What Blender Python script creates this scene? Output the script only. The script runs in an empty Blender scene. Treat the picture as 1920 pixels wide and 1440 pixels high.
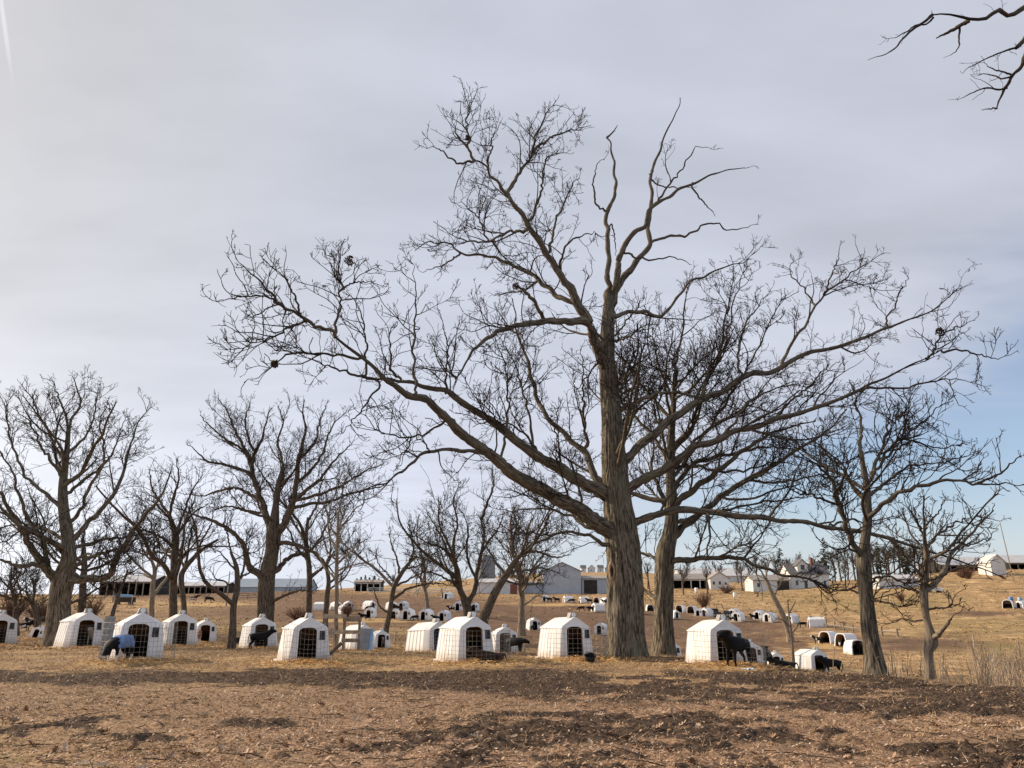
import bpy, bmesh, math, random
import numpy as np
from mathutils import Vector, Matrix
from mathutils.geometry import tessellate_polygon

random.seed(7)
RNG = np.random.default_rng(11)
scene = bpy.context.scene
COL = scene.collection

# ------------------------------------------------------------------ camera
FPX = 1450.0                    # focal length in pixels of a 1920 x 1440 frame
CAMZ = 1.6
PITCH = math.atan((1140 - 720) / FPX)
CT, ST = math.cos(PITCH), math.sin(PITCH)
cam_data = bpy.data.cameras.new("camera")
cam = bpy.data.objects.new("camera", cam_data)
COL.objects.link(cam)
cam.location = (0, 0, CAMZ)
cam.rotation_euler = (math.pi / 2 + PITCH, 0, 0)
cam_data.sensor_fit = 'HORIZONTAL'
cam_data.sensor_width = 36.0
cam_data.lens = 36.0 * FPX / 1920.0
cam_data.clip_start = 0.1
cam_data.clip_end = 8000.0
scene.camera = cam

# ------------------------------------------------------------------ sky and sun
SUN_AZ = math.radians(-68.0)    # measured from +Y towards +X
SUN_EL = math.radians(26.0)
EXPOSURE = 0.30
KX = 2.0 ** -EXPOSURE            # sky values below are what the finished picture shows
SUN_DIR = Vector((math.sin(SUN_AZ) * math.cos(SUN_EL), math.cos(SUN_AZ) * math.cos(SUN_EL), math.sin(SUN_EL)))
world = bpy.data.worlds.new("World")
scene.world = world
world.use_nodes = True
wn, wl = world.node_tree.nodes, world.node_tree.links
wn.clear()


def wnode(t, **kw):
    n = wn.new(t)
    for k, v in kw.items():
        setattr(n, k, v)
    return n


def wmath(op, a, b=None, c=None):
    n = wnode('ShaderNodeMath', operation=op)
    for i, v in enumerate((a, b, c)):
        if v is None:
            continue
        if isinstance(v, (int, float)):
            n.inputs[i].default_value = v
        else:
            wl.new(v, n.inputs[i])
    return n.outputs[0]


def wdot(vec, d):
    n = wnode('ShaderNodeVectorMath', operation='DOT_PRODUCT')
    wl.new(vec, n.inputs[0])
    n.inputs[1].default_value = d
    return n.outputs['Value']


def wramp(v, lo, hi):
    n = wnode('ShaderNodeMapRange', interpolation_type='SMOOTHSTEP')
    wl.new(v, n.inputs['Value'])
    n.inputs['From Min'].default_value = lo
    n.inputs['From Max'].default_value = hi
    return n.outputs['Result']


tc = wnode('ShaderNodeTexCoord')
dirv = tc.outputs['Generated']
sky = wnode('ShaderNodeTexSky', sky_type='NISHITA')
sky.sun_disc = False
sky.sun_elevation = SUN_EL
sky.sun_rotation = SUN_AZ
sky.air_density = 1.0
sky.dust_density = 0.3
sky.ozone_density = 3.0
sep = wnode('ShaderNodeSeparateXYZ')
wl.new(dirv, sep.inputs[0])
dz = wmath('MAXIMUM', sep.outputs['Z'], 0.0)
# the sheet of thin high cloud lies on a plane: divide by the height of the view ray
inv = wmath('DIVIDE', 1.0, wmath('ADD', dz, 0.16))
flat = wnode('ShaderNodeVectorMath', operation='SCALE')
wl.new(dirv, flat.inputs[0])
wl.new(inv, flat.inputs['Scale'])
cmap = wnode('ShaderNodeMapping')
cmap.inputs['Rotation'].default_value = (0, 0, math.radians(28))
cmap.inputs['Scale'].default_value = (0.6, 1.25, 0.35)
wl.new(flat.outputs[0], cmap.inputs['Vector'])
cn = wnode('ShaderNodeTexNoise')
cn.inputs['Scale'].default_value = 1.25
cn.inputs['Detail'].default_value = 7.0
cn.inputs['Roughness'].default_value = 0.52
cn.inputs['Distortion'].default_value = 0.4
wl.new(cmap.outputs[0], cn.inputs['Vector'])
cn2 = wnode('ShaderNodeTexNoise')
cn2.inputs['Scale'].default_value = 4.2
cn2.inputs['Detail'].default_value = 5.0
wl.new(cmap.outputs[0], cn2.inputs['Vector'])
noise_c = wmath('SUBTRACT', cn.outputs['Fac'], 0.5)
noise_f = wmath('SUBTRACT', cn2.outputs['Fac'], 0.5)
# cloud edge: the sheet ends low on the side away from the sun
edge = wmath('SUBTRACT', wdot(dirv, (-0.50, 0.0, 1.0)), 0.02)
edge = wmath('ADD', edge, wmath('MULTIPLY', noise_c, 0.34))
edge = wmath('ADD', edge, wmath('MULTIPLY', noise_f, 0.10))
cover = wmath('ADD', wmath('MULTIPLY', wramp(edge, -0.10, 0.12), 0.63), 0.32)
sund = wmath('MAXIMUM', wdot(dirv, tuple(SUN_DIR)), 0.0)
lowf = wmath('POWER', wmath('SUBTRACT', 1.0, dz), 5.5)
glow = wmath('ADD', wmath('MULTIPLY', wmath('POWER', sund, 2.2), wmath('MULTIPLY', lowf, 0.80)), wmath('MULTIPLY', wmath('POWER', sund, 20.0), 0.25))
lum = wmath('ADD', 0.612, glow)
lum = wmath('ADD', lum, wmath('MULTIPLY', wmath('MULTIPLY', sund, 0.15), wmath('POWER', wmath('SUBTRACT', 1.0, dz), 1.6)))
lum = wmath('ADD', lum, wmath('MULTIPLY', lowf, 0.10))
lum = wmath('ADD', lum, wmath('MULTIPLY', noise_c, 0.34))
lum = wmath('ADD', lum, wmath('MULTIPLY', noise_f, 0.17))
warm = wnode('ShaderNodeMix', data_type='RGBA')
wl.new(wramp(sund, 0.55, 1.0), warm.inputs['Factor'])
warm.inputs['A'].default_value = (0.945, 0.985, 1.13, 1)
warm.inputs['B'].default_value = (1.02, 1.0, 1.0, 1)
cloud = wnode('ShaderNodeVectorMath', operation='SCALE')
wl.new(warm.outputs['Result'], cloud.inputs[0])
SKY_STRENGTH = 0.125
wl.new(wmath('MULTIPLY', lum, KX / SKY_STRENGTH), cloud.inputs['Scale'])
mixsky = wnode('ShaderNodeMix', data_type='RGBA')
wl.new(cover, mixsky.inputs['Factor'])
wl.new(sky.outputs[0], mixsky.inputs['A'])
wl.new(cloud.outputs[0], mixsky.inputs['B'])
# pale haze low over the horizon
hz = wnode('ShaderNodeMix', data_type='RGBA')
wl.new(wmath('MULTIPLY', wmath('SUBTRACT', 1.0, wramp(sep.outputs['Z'], 0.0, 0.17)), 0.80), hz.inputs['Factor'])
wl.new(mixsky.outputs['Result'], hz.inputs['A'])
hz.inputs['B'].default_value = tuple(v * KX / SKY_STRENGTH for v in (0.63, 0.675, 0.725)) + (1,)
hz2 = wnode('ShaderNodeMix', data_type='RGBA')
wl.new(wramp(sund, 0.25, 0.95), hz2.inputs['Factor'])
wl.new(hz.outputs['Result'], hz2.inputs['A'])
wl.new(mixsky.outputs['Result'], hz2.inputs['B'])
# a vapour trail high up on the sun's side
def pix_dir(px, py):
    x, y = (px - 960) / FPX, (720 - py) / FPX
    v = Vector((x, CT - y * ST, ST + y * CT))
    return v.normalized()
c0, c1 = pix_dir(-14, -110), pix_dir(27, 180)
cnrm = c0.cross(c1).normalized()
cax = (c1 - c0).normalized()
off = wmath('ABSOLUTE', wdot(dirv, tuple(cnrm)))
along = wdot(dirv, tuple(cax))
s0, s1 = c0.dot(cax), c1.dot(cax)
wid = wmath('ADD', 0.0026, wmath('MULTIPLY', noise_f, 0.004))
band = wmath('SUBTRACT', 1.0, wramp(wmath('DIVIDE', off, wid), 0.25, 1.0))
fade = wmath('MULTIPLY', wramp(along, s0 - 0.05, s0), wmath('SUBTRACT', 1.0, wramp(along, s0 + (s1 - s0) * 0.5, s1)))
trail = wmath('MULTIPLY', wmath('MULTIPLY', band, fade), 0.55)
mixtrail = wnode('ShaderNodeMix', data_type='RGBA')
wl.new(trail, mixtrail.inputs['Factor'])
wl.new(hz2.outputs['Result'], mixtrail.inputs['A'])
mixtrail.inputs['B'].default_value = tuple(v * KX / SKY_STRENGTH for v in (0.93, 0.93, 0.95)) + (1,)
bg = wnode('ShaderNodeBackground')
bg.inputs['Strength'].default_value = SKY_STRENGTH
wl.new(mixtrail.outputs['Result'], bg.inputs['Color'])
wout = wnode('ShaderNodeOutputWorld')
wl.new(bg.outputs[0], wout.inputs[0])

sun_data = bpy.data.lights.new("sun", 'SUN')
sun_data.energy = 5.0
sun_data.angle = math.radians(1.2)
sun_data.color = (1.0, 0.82, 0.60)
sun = bpy.data.objects.new("sun", sun_data)
COL.objects.link(sun)
sun.rotation_euler = SUN_DIR.to_track_quat('Z', 'Y').to_euler()

scene.view_settings.view_transform = 'Standard'
scene.view_settings.look = 'None'
scene.view_settings.exposure = EXPOSURE
scene.view_settings.gamma = 1.0
scene.view_settings.use_curve_mapping = False
scene.render.engine = 'CYCLES'
scene.cycles.max_bounces = 6
scene.cycles.transparent_max_bounces = 8
scene.cycles.use_denoising = True
scene.cycles.denoiser = 'OPENIMAGEDENOISE'
scene.cycles.denoising_input_passes = 'RGB_ALBEDO_NORMAL'


# ------------------------------------------------------------------ pixel <-> world
def unproject(px, py, Y):
    """point seen at pixel (px, py) that lies Y metres ahead of the camera"""
    x, y = (px - 960) / FPX, (720 - py) / FPX
    k = Y / (CT - y * ST)
    return np.array((x * k, Y, CAMZ + (ST + y * CT) * k))


def project(X, Y, Z):
    zc = Y * CT + (Z - CAMZ) * ST
    yc = -Y * ST + (Z - CAMZ) * CT
    return 960 + FPX * X / zc, 720 - FPX * yc / zc


def depth_of(Y, Z):
    return Y * CT + (Z - CAMZ) * ST
# ------------------------------------------------------------------ noise
def _hash(ix, iy, seed):
    h = (ix.astype(np.int64) * 374761393 + iy.astype(np.int64) * 668265263 + seed * 1442695041) & 0xFFFFFFFF
    h = ((h ^ (h >> 13)) * 1274126177) & 0xFFFFFFFF
    return ((h ^ (h >> 16)) & 0xFFFFFF) / float(0xFFFFFF)


def vnoise(x, y, seed=0):
    x0, y0 = np.floor(x), np.floor(y)
    fx, fy = x - x0, y - y0
    fx, fy = fx * fx * (3 - 2 * fx), fy * fy * (3 - 2 * fy)
    a, b = _hash(x0, y0, seed), _hash(x0 + 1, y0, seed)
    c, d = _hash(x0, y0 + 1, seed), _hash(x0 + 1, y0 + 1, seed)
    return (a * (1 - fx) + b * fx) * (1 - fy) + (c * (1 - fx) + d * fx) * fy


def fbm(x, y, seed=0, octaves=4, gain=0.5):
    s, a, t = 0.0, 1.0, 0.0
    for o in range(octaves):
        s = s + a * vnoise(x * 2 ** o + 17.3 * o, y * 2 ** o - 9.1 * o, seed + o)
        t += a
        a *= gain
    return s / t


def sstep(v, lo, hi):
    t = np.clip((v - lo) / (hi - lo), 0, 1)
    return t * t * (3 - 2 * t)


# ------------------------------------------------------------------ terrain: height of the ground over (X, Y)
PROFILES = {   # column of the picture -> (distance, height) pairs; the near field is a level plateau
    -300: [(30, 0), (45, -.3), (60, -.6), (90, -.3), (130, 1.0), (170, 2.4), (220, 4.8), (300, 6.5), (600, 9), (1500, 12)],
    330: [(30, 0), (45, -.3), (60, -.6), (100, 0), (150, 1.7), (200, 3.2), (232, 5.2), (300, 6.5), (600, 9), (1500, 14)],
    650: [(28, 0), (36, -.25), (47, -.7), (58, -1.2), (80, -1.0), (100, 0), (125, 1.6), (180, 4), (220, 6), (320, 8.5), (600, 15), (1500, 22)],
    900: [(28, 0), (37, -.35), (46, -.95), (58, -1.3), (80, -1.0), (100, -.2), (125, 1.5), (180, 4), (220, 5.6), (320, 9), (600, 24), (1500, 26)],
    1090: [(29, 0), (34, -.2), (43, -.95), (56, -1.6), (90, -1.3), (130, .9), (170, 3.2), (205, 4.4), (300, 9), (600, 29), (1500, 30)],
    1300: [(28, 0), (32, -.2), (39, -.95), (50, -2.0), (78, -2.4), (110, -1), (130, .3), (160, 2.4), (220, 6.2), (240, 7.6), (300, 12), (600, 26), (1500, 30)],
    1460: [(21, 0), (23.5, -.05), (27, -.28), (31, -.62), (38, -1.1), (46, -1.65), (56, -2.4), (75, -3.2), (100, -2.2), (124, -.6), (160, 2), (212, 5.2), (240, 7), (300, 10), (600, 18), (1500, 26)],
    1640: [(18.5, 0), (21.5, -.05), (24, -.35), (32, -1.3), (46, -2.4), (56, -2.9), (70, -2.6), (95, -1.5), (130, 1.2), (180, 5.2), (230, 9.5), (300, 12), (600, 18), (1500, 26)],
    1790: [(17, 0), (19.5, -.08), (22.5, -.45), (30, -1.7), (45, -3.2), (60, -3.2), (80, -2.2), (110, -.5), (150, 2.6), (180, 6.2), (232, 12.4), (300, 14.5), (600, 16), (1500, 24)],
    2300: [(13, 0), (16, -.05), (19, -.35), (30, -2.6), (45, -3.9), (60, -3.2), (80, -2.2), (110, -.4), (150, 3.2), (180, 7.2), (232, 12.8), (300, 15), (600, 16), (1500, 24)],
}
_pxs = np.array(sorted(PROFILES))
_ts = (_pxs - 960) / FPX * CT
_ld = np.linspace(math.log(8.0), math.log(1500.0), 300)
_tab = []
for p in _pxs:
    d, z = zip(*([(8.0, 0.0)] + PROFILES[int(p)]))
    v = np.interp(_ld, np.log(d), z)
    k = np.exp(-0.5 * (np.arange(-12, 13) / 2.2) ** 2)
    k /= k.sum()
    v = np.convolve(np.pad(v, 12, mode='edge'), k, mode='valid')
    v = v * sstep(_ld, math.log(9.0), math.log(14.0))
    _tab.append(v)
_tt = np.linspace(_ts[0], _ts[-1], 240)
_tab = np.array(_tab)
_dense = np.stack([np.interp(_tt, _ts, _tab[:, j]) for j in range(_tab.shape[1])], 1)
k = np.exp(-0.5 * (np.arange(-24, 25) / 8.0) ** 2)
k /= k.sum()
_dense = np.stack([np.convolve(np.pad(_dense[:, j], 24, mode='edge'), k, mode='valid') for j in range(_dense.shape[1])], 1)


def height(X, Y):
    X, Y = np.asarray(X, float), np.asarray(Y, float)
    t = np.clip(X / np.maximum(Y, 1.0), _tt[0], _tt[-1] - 1e-6)
    l = np.clip(np.log(np.maximum(Y, 8.0)), _ld[0], _ld[-1] - 1e-6)
    fi = (t - _tt[0]) / (_tt[1] - _tt[0])
    fj = (l - _ld[0]) / (_ld[1] - _ld[0])
    i, j = np.clip(fi.astype(int), 0, len(_tt) - 2), np.clip(fj.astype(int), 0, len(_ld) - 2)
    fi, fj = fi - i, fj - j
    z = (_dense[i, j] * (1 - fi) + _dense[i + 1, j] * fi) * (1 - fj) + (_dense[i, j + 1] * (1 - fi) + _dense[i + 1, j + 1] * fi) * fj
    return z


def ground_at(px, Y):
    """ground point in the picture column px at distance Y"""
    z = 0.0
    for _ in range(6):
        X = (px - 960) / FPX * depth_of(Y, z)
        z = float(height(X, Y))
    return np.array((X, Y, z))


def ground_pix(px, py, near=9.0, far=900.0):
    """first ground point at pixel (px, py) beyond the distance near"""
    ds = np.exp(np.linspace(math.log(near), math.log(far), 900))
    z = np.zeros_like(ds)
    for _ in range(4):
        X = (px - 960) / FPX * depth_of(ds, z)
        z = height(X, ds)
    yy = project(X, ds, z)[1]
    ok = np.where(yy <= py)[0]
    i = ok[0] if len(ok) else len(ds) - 1
    return np.array((X[i], ds[i], z[i]))


# ------------------------------------------------------------------ object helpers
def tag(o, label=None, cat=None, group=None, kind=None):
    if label:
        o['label'] = label
    if cat:
        o['category'] = cat
    if group:
        o['group'] = group
    if kind:
        o['kind'] = kind
    return o


def link(name, data, parent=None, mat=None):
    o = bpy.data.objects.new(name, data)
    COL.objects.link(o)
    if parent is not None:
        o.parent = parent
    if mat is not None and data is not None and not data.materials:
        data.materials.append(mat)
    return o


def empty(name, loc=(0, 0, 0), rz=0.0, scale=1.0):
    o = bpy.data.objects.new(name, None)
    o.empty_display_size = 0.2
    COL.objects.link(o)
    o.location = [float(v) for v in loc]
    o.rotation_euler = (0, 0, rz)
    o.scale = (scale,) * 3
    return o


def copy_tree(o, parent=None):
    c = o.copy()
    COL.objects.link(c)
    c.parent = parent
    for ch in list(o.children):
        copy_tree(ch, c)
    return c


class MB:
    """collects simple solids; build() links them as one mesh object"""
    def __init__(self):
        self.v, self.f = [], []

    def add(self, vs, fs):
        n = len(self.v)
        self.v += [tuple(float(q) for q in p) for p in vs]
        self.f += [tuple(i + n for i in f) for f in fs]
        return self

    def box(self, lo, hi, rz=0.0, at=(0, 0, 0), rx=0.0):
        x0, y0, z0 = lo
        x1, y1, z1 = hi
        vs = [(x0, y0, z0), (x1, y0, z0), (x1, y1, z0), (x0, y1, z0), (x0, y0, z1), (x1, y0, z1), (x1, y1, z1), (x0, y1, z1)]
        m = Matrix.Translation(at) @ Matrix.Rotation(rz, 4, 'Z') @ Matrix.Rotation(rx, 4, 'X')
        vs = [m @ Vector(p) for p in vs]
        return self.add(vs, [(3, 2, 1, 0), (4, 5, 6, 7), (0, 1, 5, 4), (1, 2, 6, 5), (2, 3, 7, 6), (3, 0, 4, 7)])

    def tube(self, pts, r, sides=6, r1=None, cap=True):
        P = np.array(pts, float)
        n = len(P)
        rad = np.linspace(r, r if r1 is None else r1, n)
        T = np.gradient(P, axis=0)
        T /= np.linalg.norm(T, axis=1)[:, None] + 1e-12
        ref = np.array((0, 0, 1.0)) if abs(T[:, 2]).mean() < 0.8 else np.array((1.0, 0, 0))
        vs, fs = [], []
        for i in range(n):
            a = np.cross(T[i], ref)
            a /= np.linalg.norm(a) + 1e-12
            b = np.cross(T[i], a)
            for s in range(sides):
                q = 2 * math.pi * s / sides
                vs.append(P[i] + rad[i] * (math.cos(q) * a + math.sin(q) * b))
        for i in range(n - 1):
            for s in range(sides):
                fs.append((i * sides + s, i * sides + (s + 1) % sides, (i + 1) * sides + (s + 1) % sides, (i + 1) * sides + s))
        if cap:
            fs.append(tuple(range(sides))[::-1])
            fs.append(tuple((n - 1) * sides + s for s in range(sides)))
        return self.add(vs, fs)

    def prism(self, poly, y0, y1):
        """polygon in x,z pushed from y0 to y1"""
        n = len(poly)
        vs = [(x, y0, z) for x, z in poly] + [(x, y1, z) for x, z in poly]
        fs = [tuple(range(n)), tuple(range(2 * n - 1, n - 1, -1))]
        fs += [(i, n + i, n + (i + 1) % n, (i + 1) % n) for i in range(n)]
        return self.add(vs, fs)

    def mesh(self, name, smooth=False):
        me = bpy.data.meshes.new(name)
        me.from_pydata(self.v, [], self.f)
        bm = bmesh.new()
        bm.from_mesh(me)
        bmesh.ops.recalc_face_normals(bm, faces=bm.faces)
        bm.to_mesh(me)
        bm.free()
        if smooth:
            me.polygons.foreach_set('use_smooth', [True] * len(me.polygons))
        return me

    def build(self, name, mat, parent=None, smooth=False, bevel=0.0):
        o = link(name, self.mesh(name, smooth), parent, mat)
        if bevel:
            m = o.modifiers.new('bevel', 'BEVEL')
            m.width = bevel
            m.segments = 2
        return o


def big_mesh(name, verts, quads, smooth=True, attrs=None):
    """mesh from numpy arrays; quads is (n,4) or (n,3)"""
    me = bpy.data.meshes.new(name)
    verts = np.ascontiguousarray(verts, np.float32)
    quads = np.ascontiguousarray(quads, np.int32)
    n, k = quads.shape
    me.vertices.add(len(verts))
    me.vertices.foreach_set('co', verts.ravel())
    me.loops.add(n * k)
    me.loops.foreach_set('vertex_index', quads.ravel())
    me.polygons.add(n)
    me.polygons.foreach_set('loop_start', np.arange(0, n * k, k, dtype=np.int32))
    if smooth:
        me.polygons.foreach_set('use_smooth', np.ones(n, bool))
    for an, (typ, arr) in (attrs or {}).items():
        a = me.attributes.new(an, typ, 'POINT')
        key = {'FLOAT': 'value', 'FLOAT_VECTOR': 'vector', 'FLOAT_COLOR': 'color'}[typ]
        a.data.foreach_set(key, np.ascontiguousarray(arr, np.float32).ravel())
    me.update(calc_edges=True)
    return me


# ------------------------------------------------------------------ materials
class NT:
    def __init__(self, name):
        self.m = bpy.data.materials.new(name)
        self.m.use_nodes = True
        self.t = self.m.node_tree
        self.b = self.t.nodes['Principled BSDF']
        self.out = self.t.nodes['Material Output']

    def n(self, t, **kw):
        x = self.t.nodes.new(t)
        for k_, v in kw.items():
            setattr(x, k_, v)
        return x

    def put(self, sock, v):
        if isinstance(v, (int, float)):
            sock.default_value = v
        elif isinstance(v, tuple):
            sock.default_value = v if len(v) == len(sock.default_value) else (*v, 1)
        else:
            self.t.links.new(v, sock)

    def noise(self, scale, detail=4, vec=None, rough=0.55, dist=0.0):
        x = self.n('ShaderNodeTexNoise')
        x.inputs['Scale'].default_value = scale
        x.inputs['Detail'].default_value = detail
        x.inputs['Roughness'].default_value = rough
        x.inputs['Distortion'].default_value = dist
        if vec is not None:
            self.t.links.new(vec, x.inputs['Vector'])
        return x.outputs['Fac']

    def ramp(self, v, lo, hi, a=0.0, b=1.0):
        x = self.n('ShaderNodeMapRange', interpolation_type='SMOOTHSTEP')
        self.put(x.inputs['Value'], v)
        for k_, q in (('From Min', lo), ('From Max', hi), ('To Min', a), ('To Max', b)):
            x.inputs[k_].default_value = q
        return x.outputs['Result']

    def mix(self, f, a, b, blend='MIX'):
        x = self.n('ShaderNodeMix', data_type='RGBA', blend_type=blend)
        self.put(x.inputs['Factor'], f)
        self.put(x.inputs['A'], a)
        self.put(x.inputs['B'], b)
        return x.outputs['Result']

    def math(self, op, a, b=0.0):
        x = self.n('ShaderNodeMath', operation=op)
        self.put(x.inputs[0], a)
        self.put(x.inputs[1], b)
        return x.outputs[0]

    def attr(self, name, out='Fac'):
        x = self.n('ShaderNodeAttribute', attribute_name=name)
        return x.outputs[out]

    def coord(self, which='Object'):
        return self.n('ShaderNodeTexCoord').outputs[which]

    def mapping(self, vec, scale):
        x = self.n('ShaderNodeMapping')
        x.inputs['Scale'].default_value = scale
        self.t.links.new(vec, x.inputs['Vector'])
        return x.outputs[0]

    def bump(self, h, strength=0.5, dist=0.02):
        x = self.n('ShaderNodeBump')
        x.inputs['Strength'].default_value = strength
        x.inputs['Distance'].default_value = dist
        self.put(x.inputs['Height'], h)
        self.t.links.new(x.outputs[0], self.b.inputs['Normal'])

    def col(self, v, rough=0.8, spec=0.3):
        self.put(self.b.inputs['Base Color'], v)
        self.put(self.b.inputs['Roughness'], rough)
        self.b.inputs['Specular IOR Level'].default_value = spec
        return self.m


def simple_mat(name, c, rough=0.7, var=0.25, scale=6.0, metal=0.0, dark=None, bump=0.0, spec=0.3):
    t = NT(name)
    f = t.noise(scale, 5, t.coord())
    d = dark or tuple(q * (1 - var) for q in c)
    t.col(t.mix(t.ramp(f, 0.35, 0.65), d, tuple(min(1, q * (1 + var * 0.4)) for q in c)), rough, spec)
    t.b.inputs['Metallic'].default_value = metal
    if bump:
        t.bump(t.noise(scale * 5, 4, t.coord()), bump, 0.01)
    return t.m


M = {}


def bark_mat(name, dark, light, lichen, tip):
    """bark whose furrows run along each limb (vector attribute 'bark': around, around, along)"""
    t = NT(name)
    v = t.attr('bark', 'Vector')
    s1 = t.noise(1.0, 4, t.mapping(v, (17, 17, 2.4)), 0.62, 0.6)
    s2 = t.noise(1.0, 4, t.mapping(v, (38, 38, 5.0)), 0.6)
    s3 = t.noise(0.9, 3, t.coord())
    f = t.math('ADD', t.math('MULTIPLY', s1, 0.65), t.math('MULTIPLY', s2, 0.35))
    c = t.mix(t.ramp(f, 0.39, 0.61), dark, light)
    c = t.mix(t.ramp(s3, 0.52, 0.7, 0, 0.5), c, lichen)
    c = t.mix(t.ramp(t.attr('thick'), 0.05, 0.22, .5, 0), c, tuple(q * .5 for q in light))
    c = t.mix(t.ramp(t.attr('thick'), 0.015, 0.06, 1, 0), c, tip)
    t.col(c, 0.95, 0.1)
    t.bump(f, 0.9, 0.05)
    return t.m


M['bark_oak'] = bark_mat('oak_bark', (0.032, 0.026, 0.020), (0.245, 0.205, 0.155), (0.16, 0.16, 0.10), (0.040, 0.031, 0.025))
M['bark_far'] = bark_mat('far_oak_bark', (0.03, 0.024, 0.02), (0.19, 0.15, 0.115), (0.12, 0.12, 0.08), (0.042, 0.033, 0.027))
M['bark_pale'] = bark_mat('pale_bark', (0.10, 0.078, 0.058), (0.36, 0.29, 0.22), (0.22, 0.20, 0.14), (0.085, 0.065, 0.05))
# ------------------------------------------------------------------ ground
def ell(px, py, cx, cy, rx, ry, soft=0.45):
    r = np.sqrt(((px - cx) / rx) ** 2 + ((py - cy) / ry) ** 2)
    return 1 - sstep(r, 1 - soft, 1 + soft)


STRAW_SPOTS = []    # filled by the hutch table below: (X, Y, radius, amount)


def zones(X, Y, Z):
    """what the ground is made of at a place: mud, straw, green grass, bare dirt with painted tree shadow, dry grass, track"""
    inf = Y > 5
    Ys = np.where(inf, Y, 5.0)
    px, py = project(X, Ys, np.where(inf, Z, 0.0))
    n1 = fbm(X * 0.35, Y * 0.35, 3, 4)
    n2 = fbm(X * 1.6, Y * 1.6, 9, 4)
    n3 = fbm(X * 0.06, Y * 0.06, 21, 3)
    far = sstep(Y, 30, 48)
    w = (n1 - 0.5) * 30 + (n2 - 0.5) * 26
    cy = np.interp(px, [-400, 0, 300, 600, 900, 1100, 1300, 1500, 1700, 1920, 2400], [1274, 1273, 1271, 1272, 1280, 1285, 1290, 1296, 1305, 1318, 1330])
    hw = np.interp(px, [-400, 0, 500, 800, 1000, 1200, 1500, 1920, 2400], [13, 14, 17, 20, 30, 34, 38, 34, 34])
    mud = (1 - sstep(np.abs(py + w * 0.8 - cy), hw * 0.4, hw * 1.45)) * np.interp(px, [600, 1100], [1, .8])
    mud = mud * sstep(n2 * .6 + n1 * .4 + np.interp(px, [800, 1200], [.25, .06]), .40, .56)
    mud = np.maximum(mud, (1 - sstep(np.abs(py + w * 0.16 - np.interp(px, [0, 500, 900, 1300], [1203, 1210, 1222, 1240])), 2.5, 7)) * (px < 1330) * 0.8)
    patch = sstep(n1 * 0.55 + n2 * 0.45 + np.interp(px, [300, 800, 1100, 1920], [-0.12, -0.04, 0.02, 0.05]), 0.50, 0.58)
    mud = np.maximum(mud, patch * sstep(py, 1295, 1330) * 0.85)
    for (a, b, c, d) in ((275, 1383, 60, 7), (480, 1353, 70, 7), (905, 1375, 60, 14), (1030, 1365, 70, 10), (20, 1375, 40, 8), (700, 1400, 80, 8)):
        mud = np.maximum(mud, ell(px + w, py + w * 0.4, a, b, c, d))
    mud = mud * (1 - far)
    dirt = np.zeros_like(X)  # bare soil, plus tree shadows on the right slope painted as darker soil
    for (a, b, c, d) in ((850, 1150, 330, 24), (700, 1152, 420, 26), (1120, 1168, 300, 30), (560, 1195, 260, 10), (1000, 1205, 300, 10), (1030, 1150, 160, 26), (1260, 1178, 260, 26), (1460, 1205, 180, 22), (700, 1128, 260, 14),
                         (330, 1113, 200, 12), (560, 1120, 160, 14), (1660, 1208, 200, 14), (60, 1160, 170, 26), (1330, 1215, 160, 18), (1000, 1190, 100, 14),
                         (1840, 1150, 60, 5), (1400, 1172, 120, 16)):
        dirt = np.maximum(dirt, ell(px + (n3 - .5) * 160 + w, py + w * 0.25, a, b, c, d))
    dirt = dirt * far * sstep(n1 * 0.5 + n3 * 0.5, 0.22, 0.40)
    straw = np.zeros_like(X)
    for (sx, sy, r, am) in STRAW_SPOTS:
        m = (np.abs(X - sx) < r * 2.2) & (np.abs(Y - sy) < r * 2.2)
        if m.any():
            q = np.hypot(X[m] - sx, (Y[m] - sy))
            straw[m] = np.maximum(straw[m], am * (1 - sstep(q / r + (n2[m] - .5) * 1.1, 0.55, 1.15)))
    for (a, b, c, d) in ((690, 1163, 130, 4), (1060, 1133, 90, 3), (1570, 1213, 60, 5), (400, 1133, 90, 3)):
        straw = np.maximum(straw, 0.7 * ell(px + w, py + w * 0.1, a, b, c, d))
    green = np.zeros_like(X)
    for (a, b, c, d, s) in ((430, 1170, 110, 30, .8), (30, 1420, 200, 30, .45), (300, 1300, 260, 18, .25), (1640, 1130, 160, 16, .7), (1830, 1175, 130, 16, .6),
                            (1850, 1215, 120, 14, .8), (1560, 1118, 150, 12, .5), (1700, 1200, 200, 8, .4), (690, 1230, 110, 8, .35), (760, 1195, 60, 12, .4)):
        green = np.maximum(green, s * ell(px + w, py + w * 0.2, a, b, c, d, .7))
    green = green * sstep(n2 * .6 + n1 * .4, 0.3, 0.6)
    dry = np.maximum(far, sstep(1300 - py, 0, 30) * 0.75)
    dry = np.maximum(dry, 0.5 * ell(px, py, 0, 1420, 420, 90, .8))
    return mud, straw, green, dirt, dry


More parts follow.
